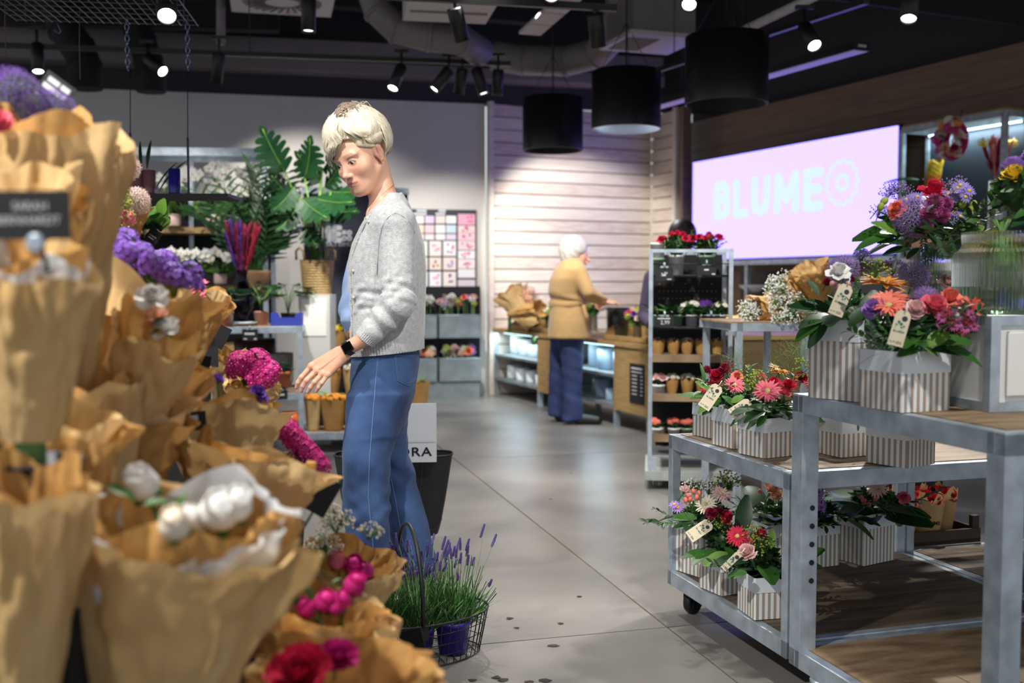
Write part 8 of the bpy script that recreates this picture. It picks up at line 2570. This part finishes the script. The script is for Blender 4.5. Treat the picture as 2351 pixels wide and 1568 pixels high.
@cached
def veined_leaf():
 m = MB()
 m.leaf((0, 0, 0), (0, 0, 1), (0, -1, 0), .11, .075, .25, .15, 6, 0, lambda t: (1 - t) ** .6 * (0.55 + min(1, t * 6) * .45))
 m.tube([(0, -.001, 0), (0, -.01, .06), (0, -.027, .105)], .0016, 4, 1)
 for k in range(1, 6):
  for sg in (-1, 1):
   m.tube([(0, -.002 - .025 * (k / 6) ** 2, .018 * k), (sg * .026 * (1 - k * .12), -.006 - .025 * (k / 6) ** 2, .018 * k + .016)], .0011, 3, 1)
 return m.mesh('veined_leaf', [GREENS[0], mat('leaf_vein', (150, 180, 140), rough=.6)])
def table_plant(label, px, py, Y, r, h, m_, me_, n, L, s, gname='potted_plant', lean=0.5):
 b = W(px, py, Y)
 th = thing(gname, label, 'potted plant', b)
 pot(th, r, h, m_, .84)
 for k in range(n):
  an = k * 2.4 + rgb_.random()
  l_ = L * rgb_.uniform(.5, 1)
  tip = b + Vector((cos(an) * l_ * lean, sin(an) * l_ * lean * .8, h + l_))
  MB().tube([Vector((0, 0, h - .01)), Vector((cos(an) * l_ * lean * .3, sin(an) * l_ * lean * .3, h + l_ * .6)), tip - b], .003, 5).build('stalk', STEM, th)
  put(th, me_, 'leaf', tip, (cos(an) * .8, sin(an) * .6 - .4, -.15), s * rgb_.uniform(.8, 1.15), rgb_.gauss(0, .3), rgb_)
STRP = mat('orange_white_glaze', (196, 96, 60), rough=.3, rgb2=(226, 206, 186), scale=7, stretch=(1, 1, .4), detail=0)
GREYG = mat('grey_green_glaze', (146, 164, 160), rough=.35, var=.1)
table_plant('alocasia with pale veins in a blush pot beside the blue tray', 600, 748, 7.15, .05, .10, mat('rose_ceramic', (196, 140, 120), rough=.4), veined_leaf(), 9, .22, 1.1)
table_plant('pale-leaved plant in an orange and white glazed pot', 516, 754, 6.95, .058, .11, STRP, leafm('broad', 3), 12, .16, 1.5)
table_plant('leafy plant in a grey-green glazed pot left on the steel table', 482, 754, 7.0, .055, .10, GREYG, leafm('broad', 1), 10, .18, 1.5)
table_plant('alocasia with striped leaves behind the blue tray', 662, 748, 7.3, .05, .09, BLACK_M, veined_leaf(), 8, .20, 1.2)
card('small black price card clipped to the steel table', 574, 769, 6.85, 36, 27, ((-.35, .3, .08, .14), (-.42, -.2, -.25, .08), (.25, .42, -.25, .1)), clip=True)
card('black price card at the front of the low shelf', 643, 906, 6.9, 34, 22, ((-.3, .3, .0, .14),), clip=True)
@cached
def succulent():
 m = MB(); r = random.Random(2)
 for j in range(4):
  ring(m, 12 - j, .07 - .012 * j, .016, .25 + .33 * j, .004 * j, .008, j * .4, 0, .05, .5, 3, .1, r)
 return m.mesh('rosette', [GREENS[3]])
for px, py, lb in ((648, 886, 'green rosette succulent in a terracotta pot under the steel table'), (586, 886, 'second rosette succulent behind the magenta bouquet')):
 b = W(px, py, 7.0)
 th = thing('potted_succulent', lb, 'succulent', b)
 pot(th, .062, .10, TERRA, .75, .022)
 put(th, succulent(), 'rosette', b + Vector((0, 0, .095)), (0, 0, 1), 1.3, 0, rgb_); put(th, succulent(), 'rosette', b + Vector((0, 0, .12)), (0, 0, 1), .9, .5, rgb_)
th = thing('concrete_pot', 'grey stone pot with leaves under the steel table', 'flower pot', W(640, 826, 7.35) + Vector((0, 0, -.0)))
th.location.z = .402
MB().lathe([(.08, 0), (.10, .05), (.10, .24), (.09, .24), (.085, .05)], n=24, caps=(True, True)).build('pot', mat('rough_stone', (140, 140, 138), rough=.9, var=.2, bump=.5), th)
th = thing('dark_planter', 'dark brown planter under the steel table', 'flower pot', (W(585, 800, 7.4).x, 7.4, .402))
MB().lathe([(.11, 0), (.14, .20), (.145, .34), (.13, .34)], n=28, caps=(True, True)).build('pot', mat('dark_brown_glaze', (58, 40, 36), rough=.4), th)
th = thing('orange_pot', 'glossy orange pot at the foot of the steel table', 'flower pot', (W(662, 985, 6.95).x, 6.98, .162))
MB().lathe([(.05, 0), (.075, .03), (.078, .075), (.05, .11), (.045, .105)], n=24, caps=(True, True)).build('pot', mat('orange_glaze', (226, 110, 50), rough=.25), th)
lo0 = W(694, 994, 6.93)
lt = thing('low_trolley', 'low galvanised trolley with kraft pots behind the blonde shopper', 'trolley', (lo0.x, lo0.y, 0), radians(6))
rim(lt, .55, .8, lo0.z, .05, .03)
MB().box((.275, .4, lo0.z - .01), (.5, .75, .016)).build('deck', PLY, lt)
for x in (.06, .49):
 for y in (.06, .74): caster(lt, x, y, lo0.z - .05, brake=False, ang=2.0)
MB().box((.275, .45, lo0.z + .10), (.5, .22, .20)).build('riser', BLACK_M, lt)
MB().box((.275, .68, lo0.z + .21), (.5, .22, .42)).build('riser', BLACK_M, lt)
zr = lo0.z
for k, (x, y, z, r, h, kind, cl, n_, fs, lb) in enumerate(((.06, .13, 0, .055, .20, 'dome', 'orange', 12, .8, 'orange kalanchoe in kraft paper by the trolley post'), (.20, .13, 0, .085, .20, 'dome', 'orange', 18, .8, 'wide kraft pot of orange kalanchoe on the low trolley'), (.35, .13, 0, .07, .20, 'dome', 'orange', 14, .8, 'kraft pot of orange kalanchoe beside the jeans'),
               (.16, .45, .20, .07, .17, 'dome', 'orange', 8, 1.0, 'kraft pot with an orange rose on the middle step'), (.32, .45, .20, .07, .18, 'dome', 'wgreen', 8, .8, 'kraft pot on the middle step behind the hand'),
               (.17, .68, .42, .08, .22, 'dome', 'yellow', 5, 1.1, 'yellow hibiscus in kraft paper on the top step'), (.36, .68, .42, .08, .2, 'leafy', 'yellow', 5, 1.1, 'broad-leaved plant in kraft paper behind the cardigan'))):
 p = Matrix.Rotation(radians(6), 3, 'Z') @ Vector((x, y, 0)) + Vector((lo0.x, lo0.y, zr + z + .002))
 th = thing('kraft_potted_plant', lb, 'potted plant', p, rgb_.uniform(0, 6), 'kraft pots on the low trolley')
 kraft_pot(th, r, h, KRAFT_D if k % 2 else KRAFT)
 top = p + Vector((0, 0, h))
 if kind == 'leafy':
  for j in range(9): put(th, leafm('broad', 4), 'leaf', top + Vector((0, 0, .0)), jitter_dir(rgb_, .4, (0, -.2, 1)), 2.6, None, rgb_)
 else:
  for j in range(n_):
   an = j * 2.4; q = sqrt((j + .5) / n_)
   put(th, fl_mesh(cl), 'bloom', top + Vector((cos(an) * r * q, sin(an) * r * q, .012 + .02 * (1 - q))), jitter_dir(rgb_, .3, (cos(an) * q * .5, -.3, .9)), fs * rgb_.uniform(.9, 1.2), None, rgb_)
  foliage(th, top, r * 1.1, 6, rgb_, ('broad',), .4, (.6, .9), (1, 2))
g9 = G(962, 932)
th = thing('kraft_potted_plant', 'kraft wrapped plant on the floor behind the cardigan', 'potted plant', (g9.x, g9.y, 0))
kraft_pot(th, .10, .22, KRAFT_D)
foliage(th, Vector((g9.x, g9.y, .22)), .1, 6, rgb_, ('broad',), .5, (.6, .9), (1, 2))
MAUVE = mat('mauve_glaze', (150, 100, 108), rough=.22, var=.05)
COB = mat('cobalt_glaze', (40, 44, 150), rough=.25, var=.05)
for k, (px, w_, lb) in enumerate(((341, 32, 'glossy mauve pot with upright leaves on the hanging shelf'), (308, 36, 'glossy mauve pot half hidden by the bouquets on the hanging shelf'))):
 b = W(px, 443, 4.62 - .03 * k); b.z = sp0.z + .002
 th = thing('mauve_pot', lb, 'flower pot', b)
 MB().lathe([(w_ / 2 * K(4.6) * .96, 0), (w_ / 2 * K(4.6), .01), (w_ / 2 * K(4.6), .108), (w_ / 2 * K(4.6) * .9, .108), (w_ / 2 * K(4.6) * .88, .03)], n=26, caps=(True, True)).build('pot', MAUVE, th)
 if k == 0:
  for a_, b_, wl in (((325, 388), (318, 322), .7), ((338, 388), (340, 320), .8), ((300, 390), (232, 290), .35), ((298, 385), (205, 293), .30)):
   leaf_px(th, a_, b_, 4.6, wl, 0, kind='narrow')
b = W(401, 443, 4.60); b.z = sp0.z + .002
th = thing('cobalt_vase', 'small cobalt blue cylinder vase on the hanging shelf', 'vase', b)
MB().lathe([(.024, 0), (.025, .008), (.025, .112), (.021, .112), (.020, .02)], n=24, caps=(True, True)).build('vase_wall', COB, th)
for a_, b_ in (((365, 440), (412, 358)), ((358, 435), (392, 366))):
 leaf_px(th, a_, b_, 4.62, .5, 0, kind='narrow')
# ======================== wrapped bouquets in the foreground
from mathutils import noise as mnoise
PAPERS = [KRAFT, KRAFT_D]
def sheet(m, base, mouth, rx, ry, seed, lo=0.0, peaks=4, amp=0.10, cut=0.22, nu=96, nv=26, r0=0.46, flare=0.12, mi=0):
 """pleated cone of paper from base to mouth"""
 r = random.Random(seed)
 ax = (mouth - base); L = ax.length; z = ax.normalized()
 x = Vector((1, 0, 0)); x = (x - z * x.dot(z)).normalized(); y = z.cross(x)
 ph = [r.uniform(0, 6.28) for _ in range(8)]
 pk = [(r.uniform(0, 6.28), r.uniform(0.03, 0.11)) for _ in range(peaks)]
 o3 = Vector((seed * 7.1, seed * 3.3, 0))
 def f(u, v):
  an = 2 * pi * u
  rad = lerp(r0, 1.0, v ** 0.85)
  ridge = abs(sin(an * 3.5 + ph[0])) + 0.6 * abs(sin(an * 6.5 + ph[1] + v * 1.3)) - 0.8
  crum = sin(an * 11 + ph[2] + v * 7) * sin(v * 13 + ph[3] + an * 2) + 0.6 * sin(an * 19 + v * 17 + ph[4])
  q3 = Vector((cos(an) * 2.2, sin(an) * 2.2, v * 3.0)) + o3
  nz = abs(mnoise.noise(q3)) * 1.6 - 0.35 + 0.7 * abs(mnoise.noise(q3 * 2.3)) - 0.2
  rad *= 1 + amp * (0.25 + v) * ridge + 0.010 * crum + 0.17 * nz * (0.3 + v)
  rad += flare * max(0, v - 0.8) / 0.2 * (0.4 + 0.6 * sin(an * 2 + ph[5]))
  top = 1.0 + sum(h_ * max(0, 1 - abs(((an - a_ + pi) % (2 * pi)) - pi) / 0.8) for a_, h_ in pk) + 0.03 * sin(an * 5 + ph[6])
  top -= cut * (0.5 + 0.5 * (-sin(an)) * (1 if y.y > 0 else -1))
  h_ = v * top + lo * v
  return base + z * (L * h_) + (x * (cos(an) * rx) + y * (sin(an) * ry)) * rad
 m.grid(f, nu, nv, mi, True, closed=True)
def wrapped(label, base, mouth, rx, asp=0.8, seed=0, paper=0, tissue=False, sheets=2, cut=0.22, **kw):
 b, mo_ = W(*base), W(*mouth)
 k = K(mouth[2]) * 1.12
 th = thing('wrapped_bouquet', label, 'bouquet', b)
 m = MB(); sheet(m, Vector((0, 0, 0)), mo_ - b, rx * k, rx * k * asp, seed, cut=cut, **kw)
 m.build('outer_sheet', PAPERS[paper], th)
 if sheets > 1:
  m = MB(); sheet(m, Vector((0, 0, 0)), (mo_ - b) * 1.03, rx * k * 0.79, rx * k * asp * 0.79, seed + 50, cut=cut * 0.55, peaks=5, **kw)
  m.build('inner_sheet', PAPERS[1 - paper], th)
 if tissue:
  m = MB(); sheet(m, Vector((0, 0, 0)), (mo_ - b) * 1.0, rx * k * 0.87, rx * k * asp * 0.87, seed + 90, cut=cut * 0.75, peaks=6, **kw)
  m.build('tissue_sheet', TISSUE, th)
 MB().tube([Vector((0, 0, -0.16)), Vector((0, 0, 0.02)), (mo_ - b) * 0.75], [0.018, 0.020, 0.012], 8).build('stem_bundle', STEM, th)
 return th, mo_
def bl(th, rows, Y):
 blooms(th, rows, Y, rgf)
rgf = random.Random(83)
BQ = []
add = lambda *a_, **k_: BQ.append(wrapped(*a_, **k_)) or BQ[-1][0]
t = add('large kraft bouquet of purple allium at the upper left', (75, 900, 1.62), (105, 300, 1.66), 160, 0.8, 61, 0, cut=0.10)
bl(t, [(allium('violet'), 'allium', 30, 222, 1.15, (0, -.2, 1), .10), (allium('violet'), 'allium', 118, 262, 1.0, (0, -.2, 1), .16), (peony('pink'), 'peony', -2, 285, 0.42, (.3, -.8, .5), -.12)], 1.66)
t = add('kraft bouquet behind the name card with a dark fold', (40, 860, 1.46), (50, 400, 1.46), 125, 0.7, 2, 1, cut=0.3)
t = add('pale kraft bouquet leaning right at the upper left', (165, 900, 1.70), (178, 385, 1.72), 88, 0.7, 43, 0, cut=0.12)
t = add('tall kraft bouquet below the name card with a silvery lining', (70, 1010, 1.30), (80, 590, 1.30), 118, 0.75, 4, 0, True, cut=0.16)
t = add('kraft bouquet filling the gap under the name card', (110, 1290, 1.42), (150, 960, 1.45), 120, 0.8, 31, 1, cut=0.15)
t = add('kraft bouquet in the shade between the statice and the peonies', (215, 1260, 1.62), (215, 880, 1.66), 100, 0.8, 32, 0, cut=0.15)
t = add('wide kraft bouquet of violet statice', (240, 1010, 1.95), (318, 640, 2.0), 140, 0.8, 5, 1, cut=0.25)
for k in range(26):
 q = k / 25
 put(t, cluster('violet', 'lilac', 20, 0.03), 'statice', W(lerp(268, 430, q) + rgf.gauss(0, 9), lerp(560, 655, q) + rgf.gauss(0, 11), 2.1 + rgf.gauss(0, .03)), jitter_dir(rgf, .4, (.3, -.3, 1)), rgf.uniform(.7, 1.0), None, rgf)
leaf_px(t, (245, 660), (262, 630), 1.95, .8, 3); leaf_px(t, (330, 670), (350, 650), 1.95, .8, 3)
t = add('kraft bouquet of white roses in front of the statice', (268, 1020, 1.75), (385, 722, 1.78), 95, 0.75, 6, 0, cut=0.30)
bl(t, [(rose('white'), 'rose', 348, 690, .9), (rose('white'), 'rose', 382, 760, .8), (rose('peach'), 'rose', 365, 735, .8)], 1.74)
leaf_px(t, (350, 745), (375, 722), 1.72, .8, 1); leaf_px(t, (345, 770), (370, 748), 1.72, .8, 1)
t = add('kraft bouquet below the white roses, open to the right', (300, 1060, 1.85), (405, 820, 1.88), 85, 0.75, 7, 0, cut=0.3)
t = add('small kraft bouquet of pink blooms near the dark vase', (425, 850, 2.45), (478, 672, 2.45), 46, 0.8, 8, 1, cut=0.2)
scatter(t, daisy('pink', 'd'), 'pink_bloom', 430, 470, 650, 690, 14, 2.42, (1.0, 1.4), rgf)
t = add('kraft bouquet of allium and green dill printed with the shop name', (262, 600, 2.55), (300, 470, 2.6), 42, 0.7, 9, 1, cut=0.1)
bl(t, [(allium('blush', .040), 'allium', 291, 386, .9, (0, -.3, 1), .05), (allium('blush', .040), 'allium', 312, 462, .9, (.3, -.5, .8), -.04), (cluster('pink', 'pink'), 'pink_bloom', 290, 503, .6, (.4, -.8, .4), -.10)], 2.6)
for k in range(22): put(t, gyps('lime', 60, .045), 'dill_umbel', W(rgf.uniform(205, 275), rgf.uniform(440, 560), 2.5 + rgf.gauss(0, .04)), jitter_dir(rgf, .4), rgf.uniform(.7, 1.0), None, rgf)
for k in range(16): put(t, leafm('broad', rgf.choice((2, 1, 4))), 'leaf', W(rgf.uniform(330, 370), rgf.uniform(490, 560), 2.65), jitter_dir(rgf, .6, (.5, -.5, .5)), .65, None, rgf)
o = inst(text_mesh('BLUME', .030, MATS['black_print'], bold=.0006), 'lettering', t)
o.matrix_basis = t.matrix_basis.inverted() @ (Matrix.Translation(W(272, 540, 2.42)) @ Matrix.Rotation(pi / 2, 4, 'X'))
t = add('kraft bouquet of magenta sweet william below the hand', (560, 985, 2.65), (583, 872, 2.65), 56, 0.8, 10, 0, cut=0.15)
for (px, py, s) in ((556, 842, 1.1), (590, 838, 1.1), (612, 858, 1.0), (575, 862, 1.2), (600, 872, .9), (545, 850, .8)): put(t, cluster('fuchsia', 'blush'), 'sweet_william', W(px, py, 2.58), jitter_dir(rgf, .3, (.2, -.7, .7)), s, None, rgf)
leaf_px(t, (545, 868), (522, 858), 2.58, .25, 1); leaf_px(t, (548, 874), (522, 880), 2.58, .25, 3)
t = add('pale kraft bouquet with white buds behind the sweet william', (515, 960, 2.85), (535, 815, 2.85), 42, 0.8, 11, 0, cut=0.12)
t = add('kraft bouquet of magenta blooms behind the round price card', (430, 980, 2.60), (430, 850, 2.60), 50, 0.8, 12, 1, cut=0.15)
bl(t, [(cluster('fuchsia', 'blush'), 'sweet_william', 410, 850, 1.0), (cluster('pink', 'blush'), 'sweet_william', 430, 856, .9), (carnation('crimson'), 'carnation', 395, 850, .8)], 2.55)
t = add('low wide kraft bouquet of violet scabiosa', (500, 1120, 2.25), (520, 930, 2.32), 125, 0.9, 13, 0, cut=0.2)
for (px, py) in ((500, 880), (372, 912), (430, 908), (510, 930), (545, 940), (600, 925), (410, 935), (590, 905)): put(t, carnation('violet'), 'scabiosa', W(px, py, 2.28), jitter_dir(rgf, .4, (0, -.4, 1)), .7, None, rgf)
for a_, b_ in (((465, 880), (458, 820)), ((478, 885), (475, 862)), ((390, 940), (415, 900)), ((440, 945), (470, 915)), ((560, 935), (575, 905))): leaf_px(t, a_, b_, 2.27, .3, 1, kind='narrow')
t = add('shadowy kraft bouquet left of the scabiosa', (280, 1180, 1.75), (300, 950, 1.78), 115, 0.85, 14, 1, cut=0.2)
t = add('crumpled kraft bouquet right of the dark label', (520, 1280, 1.80), (590, 1040, 1.85), 150, 0.8, 15, 0, cut=0.15)
t = add('kraft bouquet of sweet william at the edge above the tote', (640, 1180, 2.45), (690, 1060, 2.45), 48, 0.8, 16, 0, cut=0.2)
for k in range(7): put(t, cluster('fuchsia', 'pink'), 'sweet_william', W(lerp(655, 730, k / 6), lerp(990, 1075, k / 6), 2.40), jitter_dir(rgf, .3, (.5, -.5, .7)), .85, None, rgf)
for k in range(5): put(t, gyps('mauve'), 'pink_filler', W(rgf.uniform(665, 690), rgf.uniform(1060, 1090), 2.38), jitter_dir(rgf, .3), .7, None, rgf)
t = add('kraft bouquet at the lower left corner', (55, 1640, 1.20), (60, 1110, 1.20), 128, 0.8, 17, 0, cut=0.12)
t = add('largest kraft bouquet of white peonies at the bottom', (345, 1720, 1.32), (415, 1165, 1.34), 250, 0.75, 18, 0, True, cut=0.24, r0=.36)
bl(t, [(bud('white', .026), 'peony_bud', 326, 1112, .9, (-.1, -.6, .8), .08), (bud('white'), 'peony_bud', 505, 1172, 1.2, (.2, -.7, .6), .0), (bud('white'), 'peony_bud', 440, 1190, .8), (bud('cream'), 'peony_bud', 402, 1206, .9, None, -.06), (bud('white'), 'peony_bud', 540, 1160, 1.0)], 1.30)
for a_, b_ in (((300, 1140), (245, 1105)), ((310, 1150), (280, 1115)), ((330, 1160), (380, 1140)), ((400, 1180), (420, 1130)), ((420, 1180), (460, 1160)), ((520, 1195), (560, 1180)), ((350, 1180), (380, 1200)), ((230, 1215), (240, 1190))): leaf_px(t, a_, b_, 1.31, .7, 1)
t = add('kraft bouquet of magenta peony buds at the bottom', (690, 1610, 1.68), (735, 1385, 1.70), 150, 0.8, 19, 0, cut=0.2)
bl(t, [(bud('fuchsia'), 'peony_bud', 745, 1382, .8), (bud('fuchsia'), 'peony_bud', 790, 1374, .75), (bud('magenta'), 'peony_bud', 814, 1345, .85), (bud('magenta'), 'peony_bud', 706, 1398, .75), (bud('fuchsia'), 'peony_bud', 772, 1392, .7)], 1.66)
for a_, b_ in (((690, 1400), (672, 1355)), ((715, 1380), (700, 1330)), ((740, 1410), (720, 1400)), ((760, 1340), (778, 1325))): leaf_px(t, a_, b_, 1.66, .5, 1)
t = add('kraft bouquet of astrantia and buds beside the lavender basket', (770, 1470, 2.10), (812, 1268, 2.12), 104, 0.8, 20, 0, cut=0.2)
bl(t, [(bud('fuchsia'), 'peony_bud', 812, 1298, .95), (bud('fuchsia'), 'peony_bud', 838, 1312, .85), (bud('pink'), 'peony_bud', 775, 1290, .8)], 2.06)
for (px, py) in ((748, 1242), (728, 1262), (770, 1210), (722, 1280), (760, 1185), (785, 1200), (850, 1225), (765, 1270)): put(t, gyps('cream', 60, .04), 'astrantia', W(px, py, 2.08), jitter_dir(rgf, .3), .7, None, rgf)
leaf_px(t, (740, 1290), (745, 1250), 2.05, .8, 1)
t = add('kraft bouquet of one crimson peony cut by the bottom edge', (770, 1790, 1.42), (790, 1530, 1.42), 205, 0.8, 21, 0, cut=0.25)
bl(t, [(peony('crimson'), 'peony', 690, 1560, .95, (-.1, -.6, .8)), (peony('fuchsia'), 'peony', 775, 1515, .6, (.2, -.5, .8), .05)], 1.40)
pod = thing('bouquet_podium', 'dark stepped podium under the wrapped bouquets', 'podium', (-0.9, 1.8, 0))
BUCK = mat('black_bucket', (28, 26, 36), rough=.45)
for (t, mo_) in BQ:
 p = t.location
 z0 = max(.02, p.z - .20)
 MB().box(Vector((p.x, p.y, z0 / 2)) - Vector(pod.location), (.15, .15, z0)).build('step', BLACK_M, pod)
 bkt = thing('flower_bucket', 'black bucket under the ' + t['label'][:60].rsplit(' ', 2)[0], 'bucket', (p.x, p.y, z0), 0, 'black buckets under the bouquets')
 MB().lathe([(.048, 0), (.06, .17), (.064, .175), (.055, .175), (.045, .01)], n=20, caps=(True, True)).build('bucket_wall', BUCK, bkt)
 MB().tube([(cos(2 * pi * k / 16) * .062, sin(2 * pi * k / 16) * .062, .174) for k in range(17)], .003, 5, caps=False).build('rim', BUCK, bkt)
def on_stake(th, L=.30):
 MB().tube([(0, .002, 0), (0, .004, -L)], .003, 5).build('stake', BLACK, th)
t = card('large black name card reading SARAH BERNHARDT', 74, 494, 1.12, 178, 112, rot=(0, 0, radians(-3)), txt=(('SARAH', .15, -.02, .11), ('BERNHARDT', .15, -.06, -.07)), name='name_card')
MB().tube([(0, .003, 0), (0, .03, -.06)], .003, 5).build('stake', BLACK, t); MB().lathe([(.008, -.003), (.011, 0), (.008, .003)], n=18, R=Matrix.Rotation(pi / 2, 3, 'X'), c=(.005, -.004, -.030)).build('snap_ring', GALV, t)
t = card('black price card tilted to the right above the allium', 123, 214, 1.86, 78, 72, ((-.36, .02, .28, .15), (.08, .38, .28, .15), (-.40, .38, .06, .15), (-.46, -.36, -.28, .06), (.28, .45, -.28, .10)), rot=(0, radians(36), 0), name='name_card'); on_stake(t, .3)
t = card('dark label with one line of print among the low bouquets', 416, 970, 1.95, 112, 44, ((-.36, .34, .04, .16), (-.18, .05, -.13, .09)), rot=(radians(-20), radians(-5), radians(12)), name='name_card')
MB().tube([(0, 0, .01), (.03, .02, .12), (.04, .03, .19)], .004, 6).build('stake', BLACK, t)
t = card('blank black card tilted in front of the jeans', 740, 1138, 2.0, 56, 88, rot=(radians(-15), radians(32), radians(10)), name='name_card'); on_stake(t, .3)
t = card('blank dark card before the violet lavender pots', 952, 1500, 2.25, 62, 110, rot=(radians(-8), radians(-18), radians(-20)), name='name_card'); on_stake(t, .25)
t = card('blank black card beside the steel table edge', 500, 770, 2.75, 46, 52, rot=(0, radians(28), radians(15)), name='name_card'); on_stake(t, .3)
t = card('larger blank black card below the small pink bouquet', 470, 808, 2.70, 66, 70, rot=(0, 0, radians(-10)), name='name_card'); on_stake(t, .3)
t = card('black card with a ring above the magenta blooms', 466, 846, 2.5, 32, 60, rot=(0, radians(8), 0), name='name_card'); on_stake(t, .25)
t = card('dark card with white print between the leaves', 350, 545, 2.62, 30, 40, ((-.3, .3, .1, .08), (-.3, .2, -.1, .08)), rot=(0, radians(35), 0), name='name_card'); on_stake(t, .2)
cr0 = G(2078, 1258, Z3 + .003)
cr = thing('flower_crate', 'dark wooden crate holding red bouquets on the low table', 'crate', cr0, TY)
DKW = mat('dark_crate_wood', (62, 48, 38), rough=.7, var=.2, scale=8)
MB().box((.17, .13, .008), (.34, .26, .016)).build('base', DKW, cr)
for y in (.006, .254): MB().box((.17, y, .028), (.34, .012, .05)).build('side', DKW, cr)
for x in (.006, .334): MB().box((x, .13, .028), (.012, .24, .05)).build('end', DKW, cr)
MB().box((.325, .02, .05), (.03, .02, .10)).build('corner_post', DKW, cr)
for k, (x, y, lb) in enumerate(((.06, .10, 'left kraft bag of red roses in the crate'), (.155, .08, 'middle kraft bag of red roses with black shop print'), (.265, .14, 'right kraft bag of red roses with a tall torn edge'), (.16, .19, 'rear kraft bag of red roses in the crate'))):
 p = cr0 + ex * x + ey * y + Vector((0, 0, .018))
 th = thing('kraft_rose_bag', lb, 'bouquet', p, rgf.uniform(0, 6), 'kraft bags of red roses')
 kraft_pot(th, .062, .145, KRAFT, .028)
 for j in range(12):
  an = j * 2.4; q = sqrt((j + .5) / 12)
  put(th, rose('red'), 'rose', p + Vector((cos(an) * .05 * q, sin(an) * .05 * q, .14 + .012 * (1 - q))), jitter_dir(rgf, .3, (cos(an) * q * .5, -.5, .9)), .85, None, rgf)
 if k == 1:
  o = inst(text_mesh('BLUME', .020, MATS['black_print'], bold=.0005), 'lettering', th)
  o.matrix_basis = th.matrix_basis.inverted() @ (Matrix.Translation(p + Vector((0, -.058, .06))) @ Matrix.Rotation(pi / 2, 4, 'X'))
o0 = W(1693, 742, 5.0)
for k, (px, py, qx, qy, rx, lb) in enumerate(((1850, 720, 1735, 715, 38, 'kraft bouquet of gypsophila pointing left on the slim table'), (1880, 700, 1790, 670, 42, 'kraft bouquet of gypsophila on top of the pile'), (1905, 725, 1820, 722, 36, 'kraft bouquet of gypsophila at the front of the pile'), (1890, 690, 1858, 615, 40, 'kraft wrap standing upright on the gypsophila pile'))):
 t, mo_ = wrapped(lb, (px, py, 5.25 - .05 * k), (qx, qy, 5.2 - .05 * k), rx, .8, 200 + k, k % 2, sheets=2, cut=.1)
 if k < 3:
  for j in range(10): put(t, gyps('white', 60, .05), 'baby_breath', mo_ + Vector((rgf.uniform(-.09, .03), rgf.uniform(-.07, .03), rgf.uniform(-.06, .07))), jitter_dir(rgf, .4, (-.6, -.5, .5)), rgf.uniform(.8, 1.1), None, rgf)
t, mo_ = wrapped('kraft paper bouquet leaning on the timber wall above the counter', (1225, 752, 9.75), (1172, 672, 9.9), 34, .8, 210, 0, sheets=2, cut=.05)
scatter(t, cluster('peach', 'yellow', 16, .03), 'bloom', 1190, 1225, 660, 690, 8, 9.8, (1.2, 1.6), rgf)
t, mo_ = wrapped('brown paper roll lying across the left oak crate', (1170, 722, 9.62), (1238, 708, 9.4), 20, .8, 211, 1, sheets=1, cut=.05)
cw0 = W(2188, 322, 7.45)
wr_ = thing('flower_wreath', 'round wreath of magenta and cream dried flowers in the display case', 'wreath', cw0, atan2(wv.y, wv.x))
MB().tube([(cos(2 * pi * k / 24) * .085, 0, sin(2 * pi * k / 24) * .105) for k in range(25)], .040, 8, caps=False).build('straw_ring', PC['magenta'], wr_)
for k in range(64):
 an = k * 2 * pi / 64 * 3.07; c = rgf.choice(('cream', 'magenta', 'peach', 'white', 'orange', 'fuchsia', 'blush'))
 p = cw0 + Matrix.Rotation(wr_.rotation_euler.z, 3, 'Z') @ Vector((cos(an) * .085, -.035, sin(an) * .105)) + Vector((rgf.gauss(0, .016), rgf.gauss(0, .01), rgf.gauss(0, .016)))
 put(wr_, rgf.choice((cluster(c, 'white', 14, .02), carnation(c))), 'dried_bloom', p, jitter_dir(rgf, .4, (-.5, -.8, .1)), rgf.uniform(1.0, 1.5), None, rgf)
MB().tube([(0, .06, .125), (0, .08, .22)], .003, 5).build('hook', BLACK, wr_)
hy = RW(3.78, .12, 1.337)
th = thing('orchid_stem', 'yellow hyacinth-like bloom with long arching leaves in the display case', 'flower', hy)
MB().tube([(0, 0, 0), (0, 0, .52)], .008, 6).build('stem', STEM, th)
for k in range(70):
 z = k / 70; an = k * 2.4
 put(th, cluster('yellow' if z > .45 else 'orange', 'yellow', 8, .012), 'floret', hy + Vector((cos(an) * .04 + .03 * z, sin(an) * .04, .52 + .20 * z)), (cos(an), sin(an), .2), 1.1, None, rgf)
for a_, b_ in (((2110, 412), (2035, 404)), ((2118, 412), (2168, 406)), ((2108, 418), (2058, 428)), ((2120, 420), (2180, 425))): leaf_px(th, a_, b_, hy.y, .9, 4, kind='narrow')
MB().lathe([(.05, 0), (.06, .15), (.04, .30), (.05, .36)], n=20, caps=(True, False)).build('green_vase', glass('green_glass', (120, 170, 140), rough=.05, alpha_mix=.3), th)
db = RW(4.36, .12, 1.337)
th = thing('dried_bunch', 'pink and yellow dried bunch in a striped tall vase in the display case', 'dried flowers', db)
MB().lathe([(.04, 0), (.045, .02), (.045, .52), (.038, .52)], n=20, caps=(True, True)).build('tall_vase', STRIPED, th)
for k in range(16):
 an = k * 2.4; q = sqrt((k + .5) / 16)
 put(th, plume(3 if k % 3 else 0) if k % 4 else cluster('yellow', 'yellow', 14, .03), 'dried_stem', db + Vector((0, 0, .50)), (cos(an) * .4 * q, sin(an) * .3 * q, 1), .9, None, rgf) if k % 4 else put(th, cluster('yellow', 'yellow', 14, .03), 'yellow_head', db + Vector((cos(an) * .12, sin(an) * .08, .78)), (0, -1, .5), 1, None, rgf)
